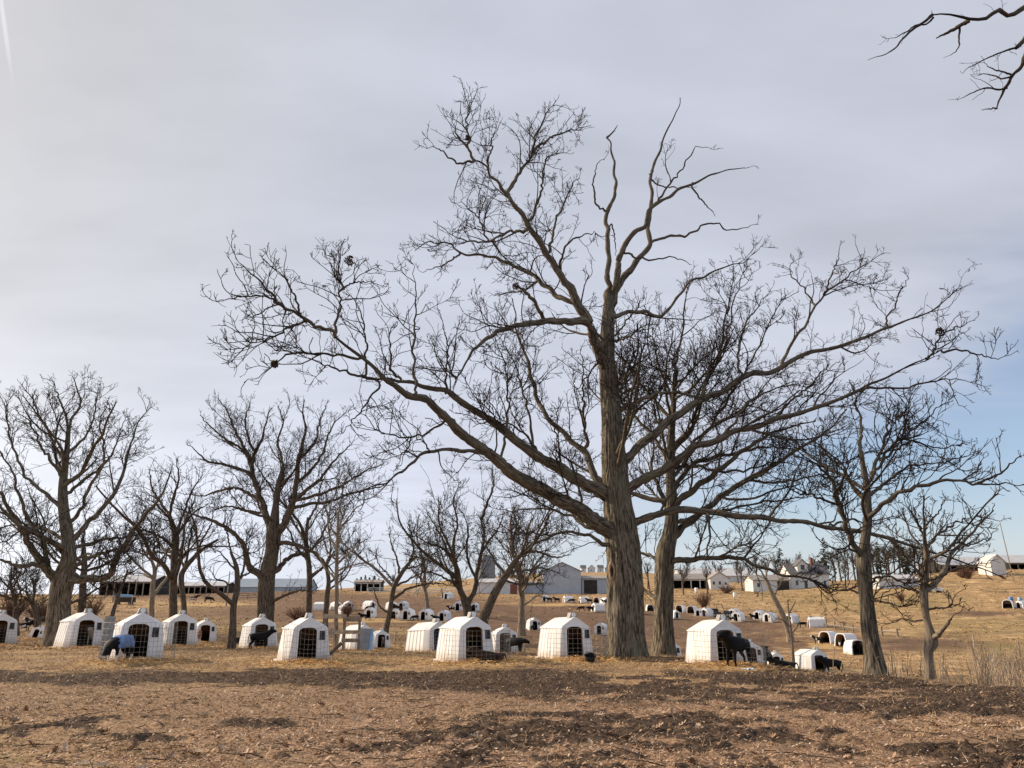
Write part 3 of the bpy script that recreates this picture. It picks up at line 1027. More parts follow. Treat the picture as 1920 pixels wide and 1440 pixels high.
def traced_tree(name, label, trunk, limbs, Y0=None, near=9.0, mat='bark_oak', seed=1, twig=1.0, rmin=0.0085, d1=1.6, extra=0, S=40, ridges=22, depth=0.03, group=None,
                limb_parts=True, sc=1.0, quick=False, jit=0.03, flare=0.28, l1=(0.7, 2.1), root=None, wsc=1.0, d0=0.42, d2=2.6, d3=3.4, up=0.3, fh=0.55, cat='tree', bury=0.25):
    """trunk: pixel polyline with widths from the ground up; limbs: (w0, w1, depth at start, depth at end, twig share, pixels)"""
    rng = np.random.default_rng(seed)
    tp = P_(trunk)
    if Y0 is None:
        Y0 = ground_pix(tp[0][0], tp[0][1], near)[1]
    g = ground_at(tp[0][0], Y0)
    rows = to3d(tp, 0, 0, Y0, 0, 0)
    rows[0, 2] = g[2]
    low = rows[0].copy()
    low[2] -= bury
    rows = np.concatenate([[low], rows])
    t = root or tag(empty(name, (g[0], g[1], g[2])), label, cat, group)
    me, TP, TR = trunk_mesh('trunk', rows - np.array([*g, 0]), S=S, ridges=ridges, depth=depth, seed=seed, flare=flare, fh=fh)
    link('trunk', me, t, M[mat])
    K0 = 26
    Ps, Rs, mult = [], [], []
    grown = [TP + g]           # wood a new limb can spring from
    for lb in limbs:
        w0, w1, ya, yb, share, pix = lb
        pl = P_(pix)
        W_ = np.concatenate(grown)
        gx, gy = project(W_[:, 0], W_[:, 1], W_[:, 2])
        dd = np.hypot(gx - pl[0][0], gy - pl[0][1])
        i = int(np.argmin(dd + np.abs(W_[:, 1] - Y0 - ya) * 3))
        join = W_[i]
        if dd[i] < 40:
            yb = yb + (join[1] - Y0 - ya) * .5
            ya = join[1] - Y0
        pr = to3d(pl, w0 * wsc, w1 * wsc, Y0, ya, yb)
        if 2.0 < dd[i] < 40:
            pr = np.concatenate([[(*join, pr[0, 3])], pr[1:] if dd[i] > 14 and len(pr) > 3 else pr])
        C, L = resample(pr, K0, rng, 0.0)
        C[:, 3] = np.maximum(C[:, 3], rmin)
        j = rng.normal(0, 1, (K0, 3)) * jit
        j[0] = 0
        C[:, :3] += j * np.minimum(1, L / 3)
        grown.append(C[:, :3].copy())
        Ps.append(C[:, :3] - g)
        Rs.append(C[:, 3])
        mult.append(share)
        if limb_parts:
            S_ = 14 if w0 > 12 else 8
            kk = max(K0, int(L * 7))
            D, _ = resample(np.concatenate([C[:, :3] - g, C[:, 3:]], 1), kk, rng)
            link('limb', tube_mesh('limb', [(D[None, :, :3], knobbly(D[None, :, 3], rng), S_)]), t, M[mat])
    P, R, mult = np.array(Ps), np.array(Rs), np.array(mult)
    if extra:    # limbs that grow towards and away from the viewer
        Pe, Re = sprout(np.repeat(TP[None, len(TP) // 3:][:, :: max(1, len(TP) // 40)], 1, 0), np.repeat(TR[None, len(TR) // 3:][:, :: max(1, len(TR) // 40)], 1, 0), np.array([extra]), rng, K0, 3.2 * sc, 7.5 * sc, 48,
                        0.03, 0.1, 0.2, 0.10, (45, 88), False, 0.25)
        side = np.where(rng.random(len(Pe)) < 0.5, -1.0, 1.0)
        rel = Pe - Pe[:, :1]
        rel[:, :, 1] = side[:, None] * np.abs(rel[:, :, 1]) + side[:, None] * np.linspace(0, 1.6, K0)[None] * sc
        rel[:, :, 0] *= 1.1
        Pe = Pe[:, :1] + rel
        P, R, mult = np.concatenate([P, Pe]), np.concatenate([R, Re]), np.concatenate([mult, np.ones(len(Pe))])
        if limb_parts:
            for a, b in zip(Pe, Re):
                link('limb', tube_mesh('limb', [(a[None], knobbly(b[None], rng), 8)]), t, M[mat])
    sets = grow_crown(P, R, mult * twig, rng, d1, l1, d2, d3, rmin=rmin, quick=quick, sc=sc, up=up, d0=d0)
    if not limb_parts:
        sets = [(P, R, 7)] + sets
    link('crown', tube_mesh('crown', sets), t, M[mat])
    return t, P, R


def knobbly(R, rng):
    k_ = rng.normal(0, 1, R.shape)
    return R * (1 + 0.07 * k_)
# ------------------------------------------------------------------ the great oak in the middle
def build_trees():
    oak = [
        # two dead spars and the bare top on the leader
        (13, 5, 0, .6, .05, '1141,580 1139,532 1140,470 1140,417 1141,394 1152,368 1156,337 1150,300 1145,276 1139,257'),
        (4, 2, .6, .8, .05, '1139,257 1150,247 1158,234'),
        (5, 2, .3, -.4, .08, '1139,396 1120,387 1114,371 1114,329 1118,312 1122,303 1132,300'),
        (3, 2, .2, .8, .1, '1147,420 1153,450 1155,480'),
        (15, 3, 0, -1.4, .06, '1148,575 1154,530 1164,475 1181,444 1208,423 1215,398 1231,383 1265,360 1296,345 1326,333 1364,318 1397,316'),
        (14, 3, .2, 1.6, .06, '1150,565 1158,536 1181,505 1208,475 1221,455 1213,440 1212,417 1219,395 1225,375 1219,345 1219,329 1238,280 1242,261 1265,219 1277,181'),
        (5, 2, -.6, -1.2, .1, '1233,380 1250,352 1273,326 1292,296 1307,274 1322,278'),
        (6, 2, 1, 2.6, .08, '1221,455 1254,444 1284,442 1326,421 1349,421 1372,433 1400,425 1420,419'),
        (5, 2, .5, -.8, .1, '1168,473 1196,482 1227,486 1254,482 1278,488 1299,497'),
        (4, 2, -1, -1.6, .1, '1296,345 1305,362 1318,378 1342,403'),
        (4, 1.5, .8, .4, .1, '1219,329 1230,345 1250,350 1280,352 1305,350'),
        # the upper-left group
        (24, 20, 0, -1.2, .5, '1137,700 1127,668 1116,642 1108,618 1102,604'),
        (17, 5, -1.2, -4.5, 1, '1104,604 1082,602 1052,601 1024,602 982,608 937,621 910,635 897,649 879,666 872,684 855,709'),
        (5, 2, -4.5, -5.2, 1.1, '855,709 845,700 833,691 822,672 815,650'),
        (20, 6, -1.2, -3.4, .9, '1104,606 1082,570 1055,524 1028,478 998,436 967,387 937,348 914,318 896,304 887,299'),
        (6, 3, -3.4, -3.9, 1.3, '889,301 882,288 877,276 866,264 856,250 850,232'),
        (5, 2, -3.5, -3.2, 1.3, '877,276 880,255 874,232 880,205 884,180'),
        (5, 2, -3.4, -4.4, .9, '889,302 870,307 857,306 842,296 830,284 814,276 800,279'),
        (8, 2.5, -3, -2.2, 1.2, '954,358 967,333 980,316 990,303 998,284 1002,268 1010,245 1017,226 1030,206 1042,192'),
        (6, 2.5, -2.5, -1.4, 1.2, '1000,285 1014,270 1032,261 1050,250 1066,245 1090,240'),
        (6, 2.5, -2.6, -3.6, 1.2, '995,412 1009,379 1012,360 1017,337 1021,316 1028,299 1042,288 1062,283'),
        (6, 2.5, -2.2, -.8, 1.2, '1029,470 1036,440 1044,413 1052,396 1059,379 1072,352 1082,335'),
        (6, 2.5, -1.8, -3.2, 1.2, '1049,505 1052,485 1067,455 1080,446 1097,440 1118,436'),
        (5, 2, -3.2, -2.4, 1.1, '914,318 916,300 920,285 922,262 930,240'),
        (11, 3, -1.2, 1.6, 1, '1070,582 1050,560 1036,547 998,517 967,501 941,486 906,478 864,476 845,459 803,455 779,469'),
        (4, 2, 1.5, 2.2, .6, '864,476 848,486 830,497 795,509'),
        (7, 2, -2.6, -1.4, 1, '986,437 968,432 952,434 936,443 921,452 902,455 878,450 853,444 826,425'),
        (4, 2, -2, -1.6, .8, '921,452 935,470 944,482 970,500'),
        (4, 2, -1.4, -.8, 1.1, '915,452 905,430 896,410 880,392 862,374'),
        (9, 6, -1.6, -3, .5, '1021,601 1010,580 1002,566 990,552 983,543 970,536'),
        (9, 2.5, 0, 2.2, .7, '1150,596 1160,590 1177,583 1208,587 1240,593 1250,584 1257,574 1284,539 1318,516 1364,501 1398,490 1415,470'),
        (5, 2, -.5, -2, 1, '1128,665 1112,690 1096,712 1075,735'),
        (5, 2, 0, 2, 1, '1140,640 1160,620 1175,600 1192,580 1205,560'),
        (6, 2, 0, -2.5, 1, '1147,640 1170,635 1190,622 1214,618'),
        # the two great low limbs on the left and what rises from them
        (28, 7, 0, -4.6, .9, '1145,932 1120,918 1098,907 1049,880 990,844 945,808 900,776 870,756 840,737 805,726 780,720 756,714 727,711 700,712 680,706'),
        (7, 2, -4.6, -5.6, 1.2, '700,712 688,709 664,702 642,695 614,684 590,676 564,670'),
        (35, 9, 0, -7.5, .8, '1155,1000 1126,984 1080,952 1026,925 968,889 927,857 900,838 868,814 840,791 805,759 780,746 755,734 727,716 699,691 670,670 652,650 631,628'),
        (9, 3, -7.5, -9, 1.3, '631,628 604,614 575,599 556,588 536,578 526,568 515,560 497,538 479,518 466,508 458,500 444,486'),
        (5, 2, -8.4, -9.6, 1.3, '536,578 518,564 500,557 479,555 444,559 420,562 396,561'),
        (5, 2, -8.2, -8.6, 1.3, '562,590 558,570 554,557 546,542 539,529 529,514 508,500'),
        (5, 2, -8, -9.6, 1.3, '575,601 546,610 532,620 518,628 498,636 479,642 451,654 424,656'),
        (6, 2.5, -7.5, -7, 1.3, '631,628 629,612 630,599 635,578 639,557 643,540 642,529 633,504 642,475'),
        (4, 2, -7.2, -6.4, 1.2, '642,543 650,536 660,532 680,528 699,530'),
        (6, 2, -6.8, -7.8, 1.3, '674,676 650,670 628,667 604,662 578,663 558,662 536,667 515,681 500,695 486,709 456,716'),
        (5, 2, -5, -4.4, 1.1, '688,704 687,680 686,660 684,630 681,610 676,590 670,571 649,550'),
        (6, 2, -4, -3.2, 1.2, '779,738 777,700 775,667 776,640 777,617 779,580 780,546 776,520 773,493'),
        (6, 2, -4.2, -5.4, 1.1, '752,714 740,700 734,695 733,675 732,653 729,624 738,610 745,599'),
        (5, 2, -5.4, -6.2, 1.0, '713,723 702,736 692,748 682,764 670,780 655,797 642,812'),
        (5, 2, -3.2, -4.4, 1.1, '836,737 838,710 836,690 842,660 838,635 828,600'),
        (6, 2, -4.6, -6, 1.1, '872,790 850,786 833,791 812,803 794,812 770,821 745,818 720,812 690,804 663,794'),
        (4, 1.5, -5.6, -6, 1, '770,821 766,838 758,850 752,872'),
        (11, 3, -3.2, -7, 1, '960,882 930,862 897,847 851,844 825,844 805,847 785,858 770,869 752,884 734,897 717,908 699,915 674,921 649,925'),
        (4, 2, -5.4, -6, 1, '805,847 798,833 790,826 780,822'),
        (16, 4, 0, 2.6, .9, '1138,925 1120,905 1112,889 1104,868 1094,844 1085,836 1071,826 1035,790 1016,762 1004,735 996,708 990,681 980,650 972,627 965,595 960,560'),
        (7, 2.5, .8, .2, 1.1, '1098,836 1096,800 1094,758 1093,720 1094,690 1088,655'),
        (6, 2, -2.2, -1.2, 1.1, '997,838 997,820 995,803 990,770 981,735 972,706 963,681 945,650 927,623'),
        (6, 2, -2.8, -1.8, 1.1, '945,846 950,815 950,780 952,745 952,713 944,680 931,645 918,620'),
        (6, 2, -2.5, -3.4, 1.1, '1010,856 990,820 960,798 930,790 890,796'),
        (6, 2, -1, -2.4, 1.1, '1060,890 1050,860 1046,830 1040,800 1046,770'),
        (9, 2, 0, 3.4, 1, '1150,1010 1110,990 1075,970 1040,958 1000,952 960,958 920,950'),
        (9, 2, -.6, -4.4, 1, '1152,1030 1120,1012 1090,1000 1060,998 1025,1005 985,1000 950,1012'),
        # right-hand limbs
        (19, 4, 0, 3.0, .9, '1158,875 1180,858 1216,821 1257,790 1295,759 1325,745 1353,733 1391,710 1418,703 1444,698 1467,686 1490,675 1517,660 1540,655 1567,652 1605,641 1632,629 1666,614 1708,599 1746,584 1770,565 1788,549'),
        (7, 2, 1.6, 2.6, 1.1, '1467,680 1478,655 1490,637 1504,615 1517,595 1530,573 1544,553 1562,538 1582,523 1602,508 1620,496 1656,476'),
        (4, 2, 2.2, 1.6, 1.1, '1544,553 1554,530 1563,507 1570,484 1576,463'),
        (4, 2, 2.0, 2.8, 1.1, '1529,574 1518,555 1506,538 1483,515 1486,490'),
        (4, 2, 2.6, 2.0, 1.1, '1666,614 1663,600 1664,591 1678,576 1684,557 1693,538 1706,518'),
        (19, 4, 0, -4.0, .9, '1165,930 1180,916 1216,893 1252,875 1284,850 1310,838 1345,824 1385,806 1429,794 1464,783 1498,775 1530,764 1563,752 1605,733 1651,714 1693,694 1735,675 1765,660'),
        (5, 2, -3.6, -4.6, 1.2, '1765,660 1800,656 1838,664 1872,673 1888,663'),
        (5, 2, -3.4, -2.6, 1.2, '1735,675 1752,655 1760,635 1790,615 1825,600'),
        (6, 2, -2.8, -3.8, 1.1, '1605,733 1650,725 1693,728 1735,718 1780,712 1830,720'),
        (16, 4, 0, -2.6, .9, '1178,985 1193,979 1234,961 1260,957 1284,956 1329,961 1400,967 1476,975 1553,987 1614,995 1667,1010 1725,1029 1763,1040 1813,1056 1851,1067 1881,1086'),
        (5, 2, -2, -3.2, 1, '1667,1010 1700,1040 1730,1062 1764,1085'),
        (5, 2, -1.6, -.4, 1, '1553,987 1590,975 1630,978 1680,968'),
        (10, 3, 0, -2.2, 1, '1152,782 1168,768 1193,753 1229,740 1250,737 1270,735 1300,742 1330,750 1352,770'),
        (6, 2, 0, 2, 1.1, '1150,810 1170,790 1185,765 1195,740 1190,705'),
        (6, 2, 0, -1.6, 1.1, '1143,745 1160,720 1176,700 1184,670 1202,645'),
        (6, 2, 1, 2, 1.1, '1391,710 1384,680 1387,641 1400,605 1420,575 1444,545'),
        (6, 2, .6, 1.8, 1.1, '1310,752 1322,720 1345,679 1360,640 1372,590 1382,545 1402,490'),
        (7, 2, -1.6, -.4, 1.1, '1345,824 1370,800 1400,760 1430,738 1470,725 1520,722'),
        (6, 2, -2.2, -1.2, 1.1, '1464,783 1480,755 1510,730 1540,700 1560,680'),
        (6, 2, -1.6, -3, 1, '1400,800 1440,815 1490,826 1540,818 1590,812'),
    ]
    t, P, R = traced_tree('oak_tree', 'tallest bare oak with the thickest furrowed trunk and dead spars on top', '1175,1232,72 1174,1200,66 1173,1160,64 1172,1120,64 1168,1060,62 1165,1000,58 1158,940,50 1152,870,44 1147,790,38 1141,710,33 1138,660,28 1140,600,24 1142,565,20 1141,545,12',
                          oak, Y0=28.5, seed=3, S=104, ridges=34, depth=0.085, extra=10, jit=0.035, twig=1.0, rmin=0.0098, d0=.58, flare=0.26, fh=0.4, d1=2.3, d2=3.1, d3=3.5, wsc=.94)
    # old wound on the trunk
    g = np.array(t.location)
    c = unproject(1147, 1071, 28.5 - .56) - g
    for nm, rx_, rz_, dy, mt in (('bark_scar', .12, .36, 0, 'scar'), ('scar_hollow', .055, .22, -.035, 'hollow')):
        th = np.linspace(0, 2 * np.pi, 22, endpoint=False)
        mb = MB()
        rings = [(1.0, .05), (.85, -.03), (.55, -.035), (.0, .0 if nm == 'bark_scar' else -.01)]
        vs = []
        for s_, yy in rings[:-1]:
            vs += [(c[0] + math.cos(a) * rx_ * s_ * (1 + .12 * math.sin(3 * a + 1)), c[1] + yy + dy, c[2] + math.sin(a) * rz_ * s_) for a in th]
        vs.append((c[0], c[1] + dy + (-.02), c[2]))
        n = len(th)
        fs = [(r_ * n + i, r_ * n + (i + 1) % n, (r_ + 1) * n + (i + 1) % n, (r_ + 1) * n + i) for r_ in range(2) for i in range(n)]
        fs += [(2 * n + i, 2 * n + (i + 1) % n, 3 * n) for i in range(n)]
        mb.add(vs, fs)
        mb.build(nm, M[mt], t, smooth=True)
    for (px, py, dy, r_) in ((655, 489, -7, .17), (1763, 622, -3.4, .16), (877, 258, -3.4, .10), (967, 537, -3, .14), (515, 682, -7.6, .12)):
        c = unproject(px, py, 28.5 + dy) - g
        leaf_clump(t, c, r_)

    # second oak close behind it
    traced_tree('oak_tree', 'oak with a straight trunk just to the side of the tallest oak, behind it', '1245,1229,46 1245,1200,38 1245,1140,34 1247,1050,34 1250,1025,32 1256,1000,26 1260,952,22 1257,889,17 1259,817,13 1263,760,10 1266,700,8',
                [
        (11, 3, 0, -3.0, .9, '1262,1054 1285,1050 1329,1047 1378,1047 1400,1052 1438,1067 1476,1079 1515,1086 1553,1102 1591,1109'),
        (4, 2, -2.2, -2.6, .8, '1515,1086 1540,1094 1560,1116'),
        (15, 4, 0, 2.6, .9, '1258,1010 1280,990 1297,979 1315,962 1334,946 1360,926 1391,905 1420,888 1448,874 1478,856 1506,836 1535,817 1563,798 1586,767'),
        (14, 4, 0, -2, .9, '1260,958 1276,935 1305,914 1334,893 1362,870 1391,847 1437,817 1480,800 1530,790'),
        (12, 3, 0, 3.4, 1, '1258,930 1270,905 1290,880 1310,866 1338,858 1380,850 1430,838 1490,842'),
        (8, 3, 0, 2.2, 1, '1250,1045 1238,1046 1225,1044 1207,1038 1190,1022 1175,1000'),
        (9, 3, 0, 2.8, .9, '1240,1120 1228,1119 1215,1112 1202,1103 1190,1088 1180,1060'),
        (8, 2.5, 0, 2.4, 1, '1254,868 1247,853 1225,817 1205,795 1189,780 1178,745 1171,713 1165,670'),
        (8, 2.5, 0, 1, 1, '1262,800 1265,735 1268,679 1276,641 1282,600 1284,565 1290,540 1306,520'),
        (8, 2.5, 0, -1.6, 1, '1258,850 1275,830 1292,813 1305,775 1318,736 1330,705 1345,679 1355,640 1360,603 1368,565 1372,538 1380,510'),
        (7, 2.5, 0, -2.4, 1, '1258,900 1290,860 1330,800 1370,740 1400,690 1430,640 1450,590 1470,560'),
        (7, 2.5, 0, 2.6, 1, '1262,880 1300,830 1350,790 1400,760 1440,715 1470,690'),
        (7, 2, 0, 1.2, 1, '1262,760 1250,720 1236,690 1228,650 1222,610'),
        (7, 2.5, 0, -2.2, 1, '1263,985 1300,968 1350,960 1410,945 1470,938 1530,930'),
        (6, 2, 0, 2.6, 1, '1252,960 1230,930 1210,905 1200,870 1196,835'),
        (6, 2, 1, 2.2, 1, '1400,900 1440,905 1490,900 1540,890 1590,895'),
        (7, 2, 0, -1.8, 1, '1262,880 1300,872 1350,885 1400,880 1450,868 1510,872'),
    ], Y0=31.5, seed=8, S=72, ridges=26, depth=0.065, extra=10, twig=1.0, d0=.8, d1=3.1, rmin=0.0105, flare=0.24, fh=0.4, d2=2.9, d3=3.4)

    # right-hand edge of the yard
    traced_tree('oak_tree', 'slim oak with a pale lower trunk forking high, at the drop behind the mud', '1640,1262,46 1638,1240,36 1634,1210,30 1629,1170,27 1624,1113,24 1620,1056,25 1622,1017,17 1627,972,15 1625,914,12 1619,880,10 1614,846,8',
                [
        (14, 4, 0, -1.4, 1, '1616,1048 1603,1025 1587,995 1580,970 1572,949 1566,930 1564,910 1552,892 1538,876 1522,865 1505,856'),
        (8, 2.5, 0, .8, 1.1, '1614,850 1612,820 1614,788 1605,755 1600,725'),
        (9, 2.5, 0, 1.4, 1.1, '1626,915 1636,888 1645,865 1655,836 1664,807 1668,785 1664,755'),
        (10, 3, 0, -2.6, 1.1, '1628,978 1637,964 1660,937 1682,926 1706,918 1736,909 1763,903 1794,901 1839,909 1878,907 1920,912'),
        (5, 2, -2, -2.6, 1.1, '1830,908 1850,899 1870,891 1885,880 1900,868 1925,846'),
        (6, 2, 0, 2.2, 1.1, '1640,888 1660,860 1706,830 1735,835 1763,842 1800,835'),
        (6, 2, 0, 2.0, 1.1, '1648,868 1675,834 1717,803 1740,785 1763,761 1780,750'),
        (6, 2, -.4, -1.8, 1.1, '1572,949 1550,940 1530,930 1500,925 1470,910'),
        (6, 2, -.4, 1.2, 1.1, '1580,970 1570,930 1580,900 1590,870 1575,835'),
        (6, 2, 0, -1.8, 1.1, '1624,1100 1645,1085 1670,1082 1700,1094 1735,1085'),
        (5, 2, 0, 1.4, .9, '1624,1120 1600,1108 1580,1105 1555,1110'),
        (5, 2, 0, -1.4, .9, '1625,1120 1650,1128 1672,1132 1695,1140'),
        (6, 2, 0, 2, 1.1, '1626,940 1600,920 1590,890 1560,870'),
        (7, 2, 0, 1.6, 1.1, '1630,930 1670,900 1700,875 1745,870 1790,860'),
    ], Y0=21.7, seed=13, S=56, ridges=20, depth=0.03, extra=3, twig=1.0, d0=.7, sc=.82, d1=3.3, mat='bark_oak', flare=0.12, rmin=0.0096)
    traced_tree('oak_tree', 'small crooked tree with a broken stub low on its trunk, among dry stalks', '1742,1268,19 1741,1240,16 1741,1220,16 1746,1202,23 1741,1176,14 1736,1151,12 1732,1113,14 1736,1075,10 1736,1036,8 1732,998,6',
                [
        (11, 7, 0, -.7, .15, '1747,1204 1752,1196 1767,1180 1776,1170 1782,1161'),
        (3, 1.5, -.6, -.8, .3, '1780,1166 1786,1156 1792,1150'),
        (7, 2, 0, .9, 1.1, '1737,1062 1744,1052 1756,1040 1771,1033 1797,1017 1825,1020 1860,1008'),
        (6, 2, 0, -1.2, 1.1, '1736,1080 1715,1066 1695,1040 1680,1015 1672,990'),
        (5, 2, 0, 1, 1.1, '1733,1005 1740,980 1760,960 1770,935'),
        (5, 2, 0, -.8, 1.1, '1733,1005 1720,980 1708,960 1700,930'),
        (6, 2, 0, .8, 1.1, '1736,1030 1755,1005 1785,985 1815,972 1840,975'),
        (4, 2, 0, -.8, 1, '1738,1144 1755,1140 1774,1140 1785,1134 1801,1136 1815,1146'),
        (4, 2, 0, .9, 1, '1737,1160 1715,1165 1690,1160 1665,1170'),
        (5, 2, 0, 1.1, 1, '1732,1113 1705,1105 1680,1098 1650,1102'),
        (5, 2, 0, -1.1, 1, '1734,1090 1765,1080 1800,1065 1850,1060'),
    ], Y0=20.4, seed=17, S=40, ridges=14, depth=0.016, extra=4, twig=1.0, sc=.6, d1=2.2, flare=0.1, fh=.3, rmin=0.0084, mat='bark_pale')

    # left-hand big oak
    traced_tree('oak_tree', 'broad low-forking oak beside the hutches at the edge of the picture', '110,1198,52 111,1180,44 112,1129,37 117,1095,37 122,1075,34 129,1046,26 127,1004,22 119,950,18 119,900,14 125,850,10 129,796,7',
                [
        (20, 4, 0, -3, 1, '108,1092 96,1079 79,1054 54,1021 45,1000 37,983 20,960 5,930 -20,905 -45,880'),
        (12, 3, 0, -3.6, 1, '84,1060 62,1060 42,1062 20,1056 0,1050 -35,1040'),
        (12, 3, 0, 2.4, 1, '92,1070 88,1045 83,1025 70,1005 62,987 48,960 37,933 28,905 21,879 0,850 -15,820'),
        (18, 5, 0, -2.6, 1, '128,1088 146,1087 179,1085 208,1075 218,1052 225,1033 242,1004 271,967 290,945 304,925 321,883'),
        (11, 4, 0, 1.6, 1, '130,1070 137,1062 160,1050 179,1042 221,1029 250,1015 268,995'),
        (9, 3, 0, 4, 1, '130,1035 146,1025 175,1017 200,1012 250,1004 290,1000 320,985'),
        (13, 3, 0, 2.2, 1, '130,1018 150,996 164,982 179,967 200,944 217,921 228,896 233,875 241,846 250,817 262,790 283,762'),
        (9, 3, 0, -2, 1, '125,985 154,954 160,935 167,917 182,890 196,867 194,830 188,796 200,760'),
        (9, 3, 0, 2, 1, '120,955 104,942 80,920 54,900 36,865 21,829 14,790 12,755'),
        (8, 3, 0, -2, 1, '120,900 112,887 98,866 83,846 72,825 62,804 50,785 33,775'),
        (6, 2.5, 0, 1, 1, '129,800 137,780 150,758 145,730 137,704'),
        (6, 2.5, 0, -1, 1, '129,800 120,770 110,745 98,712'),
        (7, 2.5, 0, 2.6, 1, '125,850 150,830 170,800 178,765 185,730'),
        (7, 2.5, 0, -2.6, 1, '123,870 100,830 80,790 60,750 40,720'),
        (8, 2.5, 0, 4, 1, '121,930 150,905 185,880 210,850 225,810 235,780'),
        (9, 2.5, 0, 4, 1, '128,1020 100,1000 60,985 20,985 -20,1000'),
        (7, 2.5, 0, -3.4, 1, '120,1040 90,1010 50,990 10,1015 -30,1015'),
        (6, 2.5, 0, -4, 1, '130,1060 160,1040 190,1045 225,1060 250,1050'),
    ], Y0=40, seed=23, S=56, ridges=24, depth=0.06, d0=.7, extra=8, twig=1.0, d1=2.9, rmin=0.0115, sc=1.1, l1=(0.7, 2.0), wsc=.88, quick=True, mat='bark_oak', flare=.12, fh=.5, d2=2.8, d3=3.2)
    # left-centre big oak
    traced_tree('oak_tree', 'wide oak with a dark crooked trunk standing behind the hutch with the black calf', '498,1165,36 498,1145,31 498,1112,30 502,1074,28 510,1032,26 513,1002,27 514,985,20 517,948,12 521,914,10 530,880,7',
                [
        (17, 4, 0, 1.6, 1, '510,1000 498,960 490,940 483,921 473,883 475,865 477,849 490,826 498,795 508,765'),
        (9, 3, 0, 3, 1, '473,880 464,856 456,837 445,815 437,799 425,770 410,748'),
        (18, 4, 0, -2, 1, '516,1002 532,983 545,955 551,937 555,906 557,885 559,864 565,841 573,805 567,776 572,748'),
        (10, 3, 0, -3.5, 1, '552,940 563,929 580,915 597,902 610,888 620,872 640,850 662,830'),
        (16, 4, 0, -3.5, 1, '494,1085 487,1078 467,1063 462,1048 460,1032 452,1015 441,1002 414,983 380,971 355,962 330,952'),
        (13, 3, 0, 2.5, 1, '508,1076 521,1067 532,1055 544,1044 574,1036 600,1015 630,1000'),
        (11, 3, 0, -2.5, 1, '512,1020 525,1017 552,1021 572,1028 590,1036 606,1050 620,1067 632,1090'),
        (8, 3, 0, -2.5, .7, '500,1132 510,1128 527,1120 544,1112 560,1108 574,1107 590,1112'),
        (9, 3, 0, -2.6, 1, '480,905 464,887 445,878 426,872 406,868 387,864 370,848 353,834'),
        (8, 3, 0, 3, 1, '490,940 465,925 440,915 410,920 380,930 350,925'),
        (8, 3, 0, 2, 1, '520,920 530,890 528,860 520,830 530,795 522,760'),
        (8, 3, 0, 3, 1, '556,905 585,880 605,850 615,815 630,790 650,770'),
        (8, 3, 0, 3.5, 1, '545,955 580,945 620,940 660,925 700,915 735,910'),
        (8, 3, 0, -3, 1, '550,940 590,930 640,910 680,885 720,870'),
        (7, 3, 0, -3, 1, '476,865 450,840 425,825 395,800 375,780'),
        (7, 3, 0, 2, 1, '560,860 590,830 600,790 610,765'),
        (7, 3, 0, 2.5, 1, '500,960 470,960 430,950 395,958'),
        (6, 3, 0, -2, 1, '478,850 465,820 460,785 470,755'),
    ], Y0=56, seed=29, S=44, ridges=22, depth=0.06, d0=.72, extra=7, twig=1.0, d1=2.5, rmin=0.0138, sc=1.3, l1=(0.7, 2.0), wsc=.88, quick=True, mat='bark_far', flare=.1, d2=2.7, d3=3.0)

    # mid-distance trees
    far = dict(d0=.62, l1=(0.8, 2.4), mat='bark_far', S=24, ridges=12, depth=0.03, limb_parts=False, quick=True, flare=.12, cat='tree')
    traced_tree('bare_tree', 'twin-stemmed bare tree behind the hutch nearest the barn, thicker stem', '325,1170,18 325,1150,15 325,1108,14 327,1046,14 329,1004,12 322,980,9 317,967,7',
                [(7, 2.5, 0, 2, 1, '328,1010 345,985 365,960 390,945'), (7, 2.5, 0, -2, 1, '328,1030 310,1012 290,1002 275,996 258,985'), (6, 2.5, 0, 2, 1, '318,968 300,940 285,915 280,880'),
                 (6, 2.5, 0, -1, 1, '318,968 325,930 335,895 330,860'), (6, 2.5, 0, 1, 1, '329,1000 345,960 360,920 380,890'), (6, 2.5, 0, -3, 1, '326,1060 350,1035 375,1025 405,1020'), (5, 2.5, 0, 3, 1, '327,1050 300,1035 270,1040 245,1025')],
                Y0=62, seed=31, sc=1.7, rmin=0.0168, d1=1.67, extra=4, **far)
    traced_tree('bare_tree', 'slimmer leaning stem beside the twin-stemmed tree on the grass bank', '346,1165,12 345,1140,10 340,1087,10 346,1067,9 367,1042,7 385,1026,5 408,1012,4',
                [(6, 2, 0, 2, 1, '342,1080 352,1040 358,1000 372,960'), (5, 2, 0, -2, 1, '367,1042 380,1010 395,985 400,950'), (5, 2, 0, 1, 1, '346,1067 338,1040 345,1010 340,975')],
                Y0=60, seed=37, sc=1.5, rmin=0.0159, d1=1.14, extra=1, **far)
    traced_tree('bare_tree', 'thin dark tree rising beside the black feed tub', '434,1207,15 436,1180,13 437,1139,12 442,1115,11 445,1101,10 443,1063,8 433,1036,5',
                [(6, 2, 0, 1, 1, '446,1098 456,1067 462,1040 470,1010'), (4, 2, 0, -1, 1, '443,1070 425,1050 412,1035 400,1030'), (4, 2, 0, 1, 1, '434,1040 428,1010 420,985 425,955'), (4, 2, 0, 1.5, .9, '452,1080 465,1075 478,1060 490,1050'), (4, 2, 0, -1, 1, '442,1110 420,1090 405,1085 395,1070')],
                Y0=37, seed=41, sc=1.0, rmin=0.0103, d1=1.76, extra=2, **far)
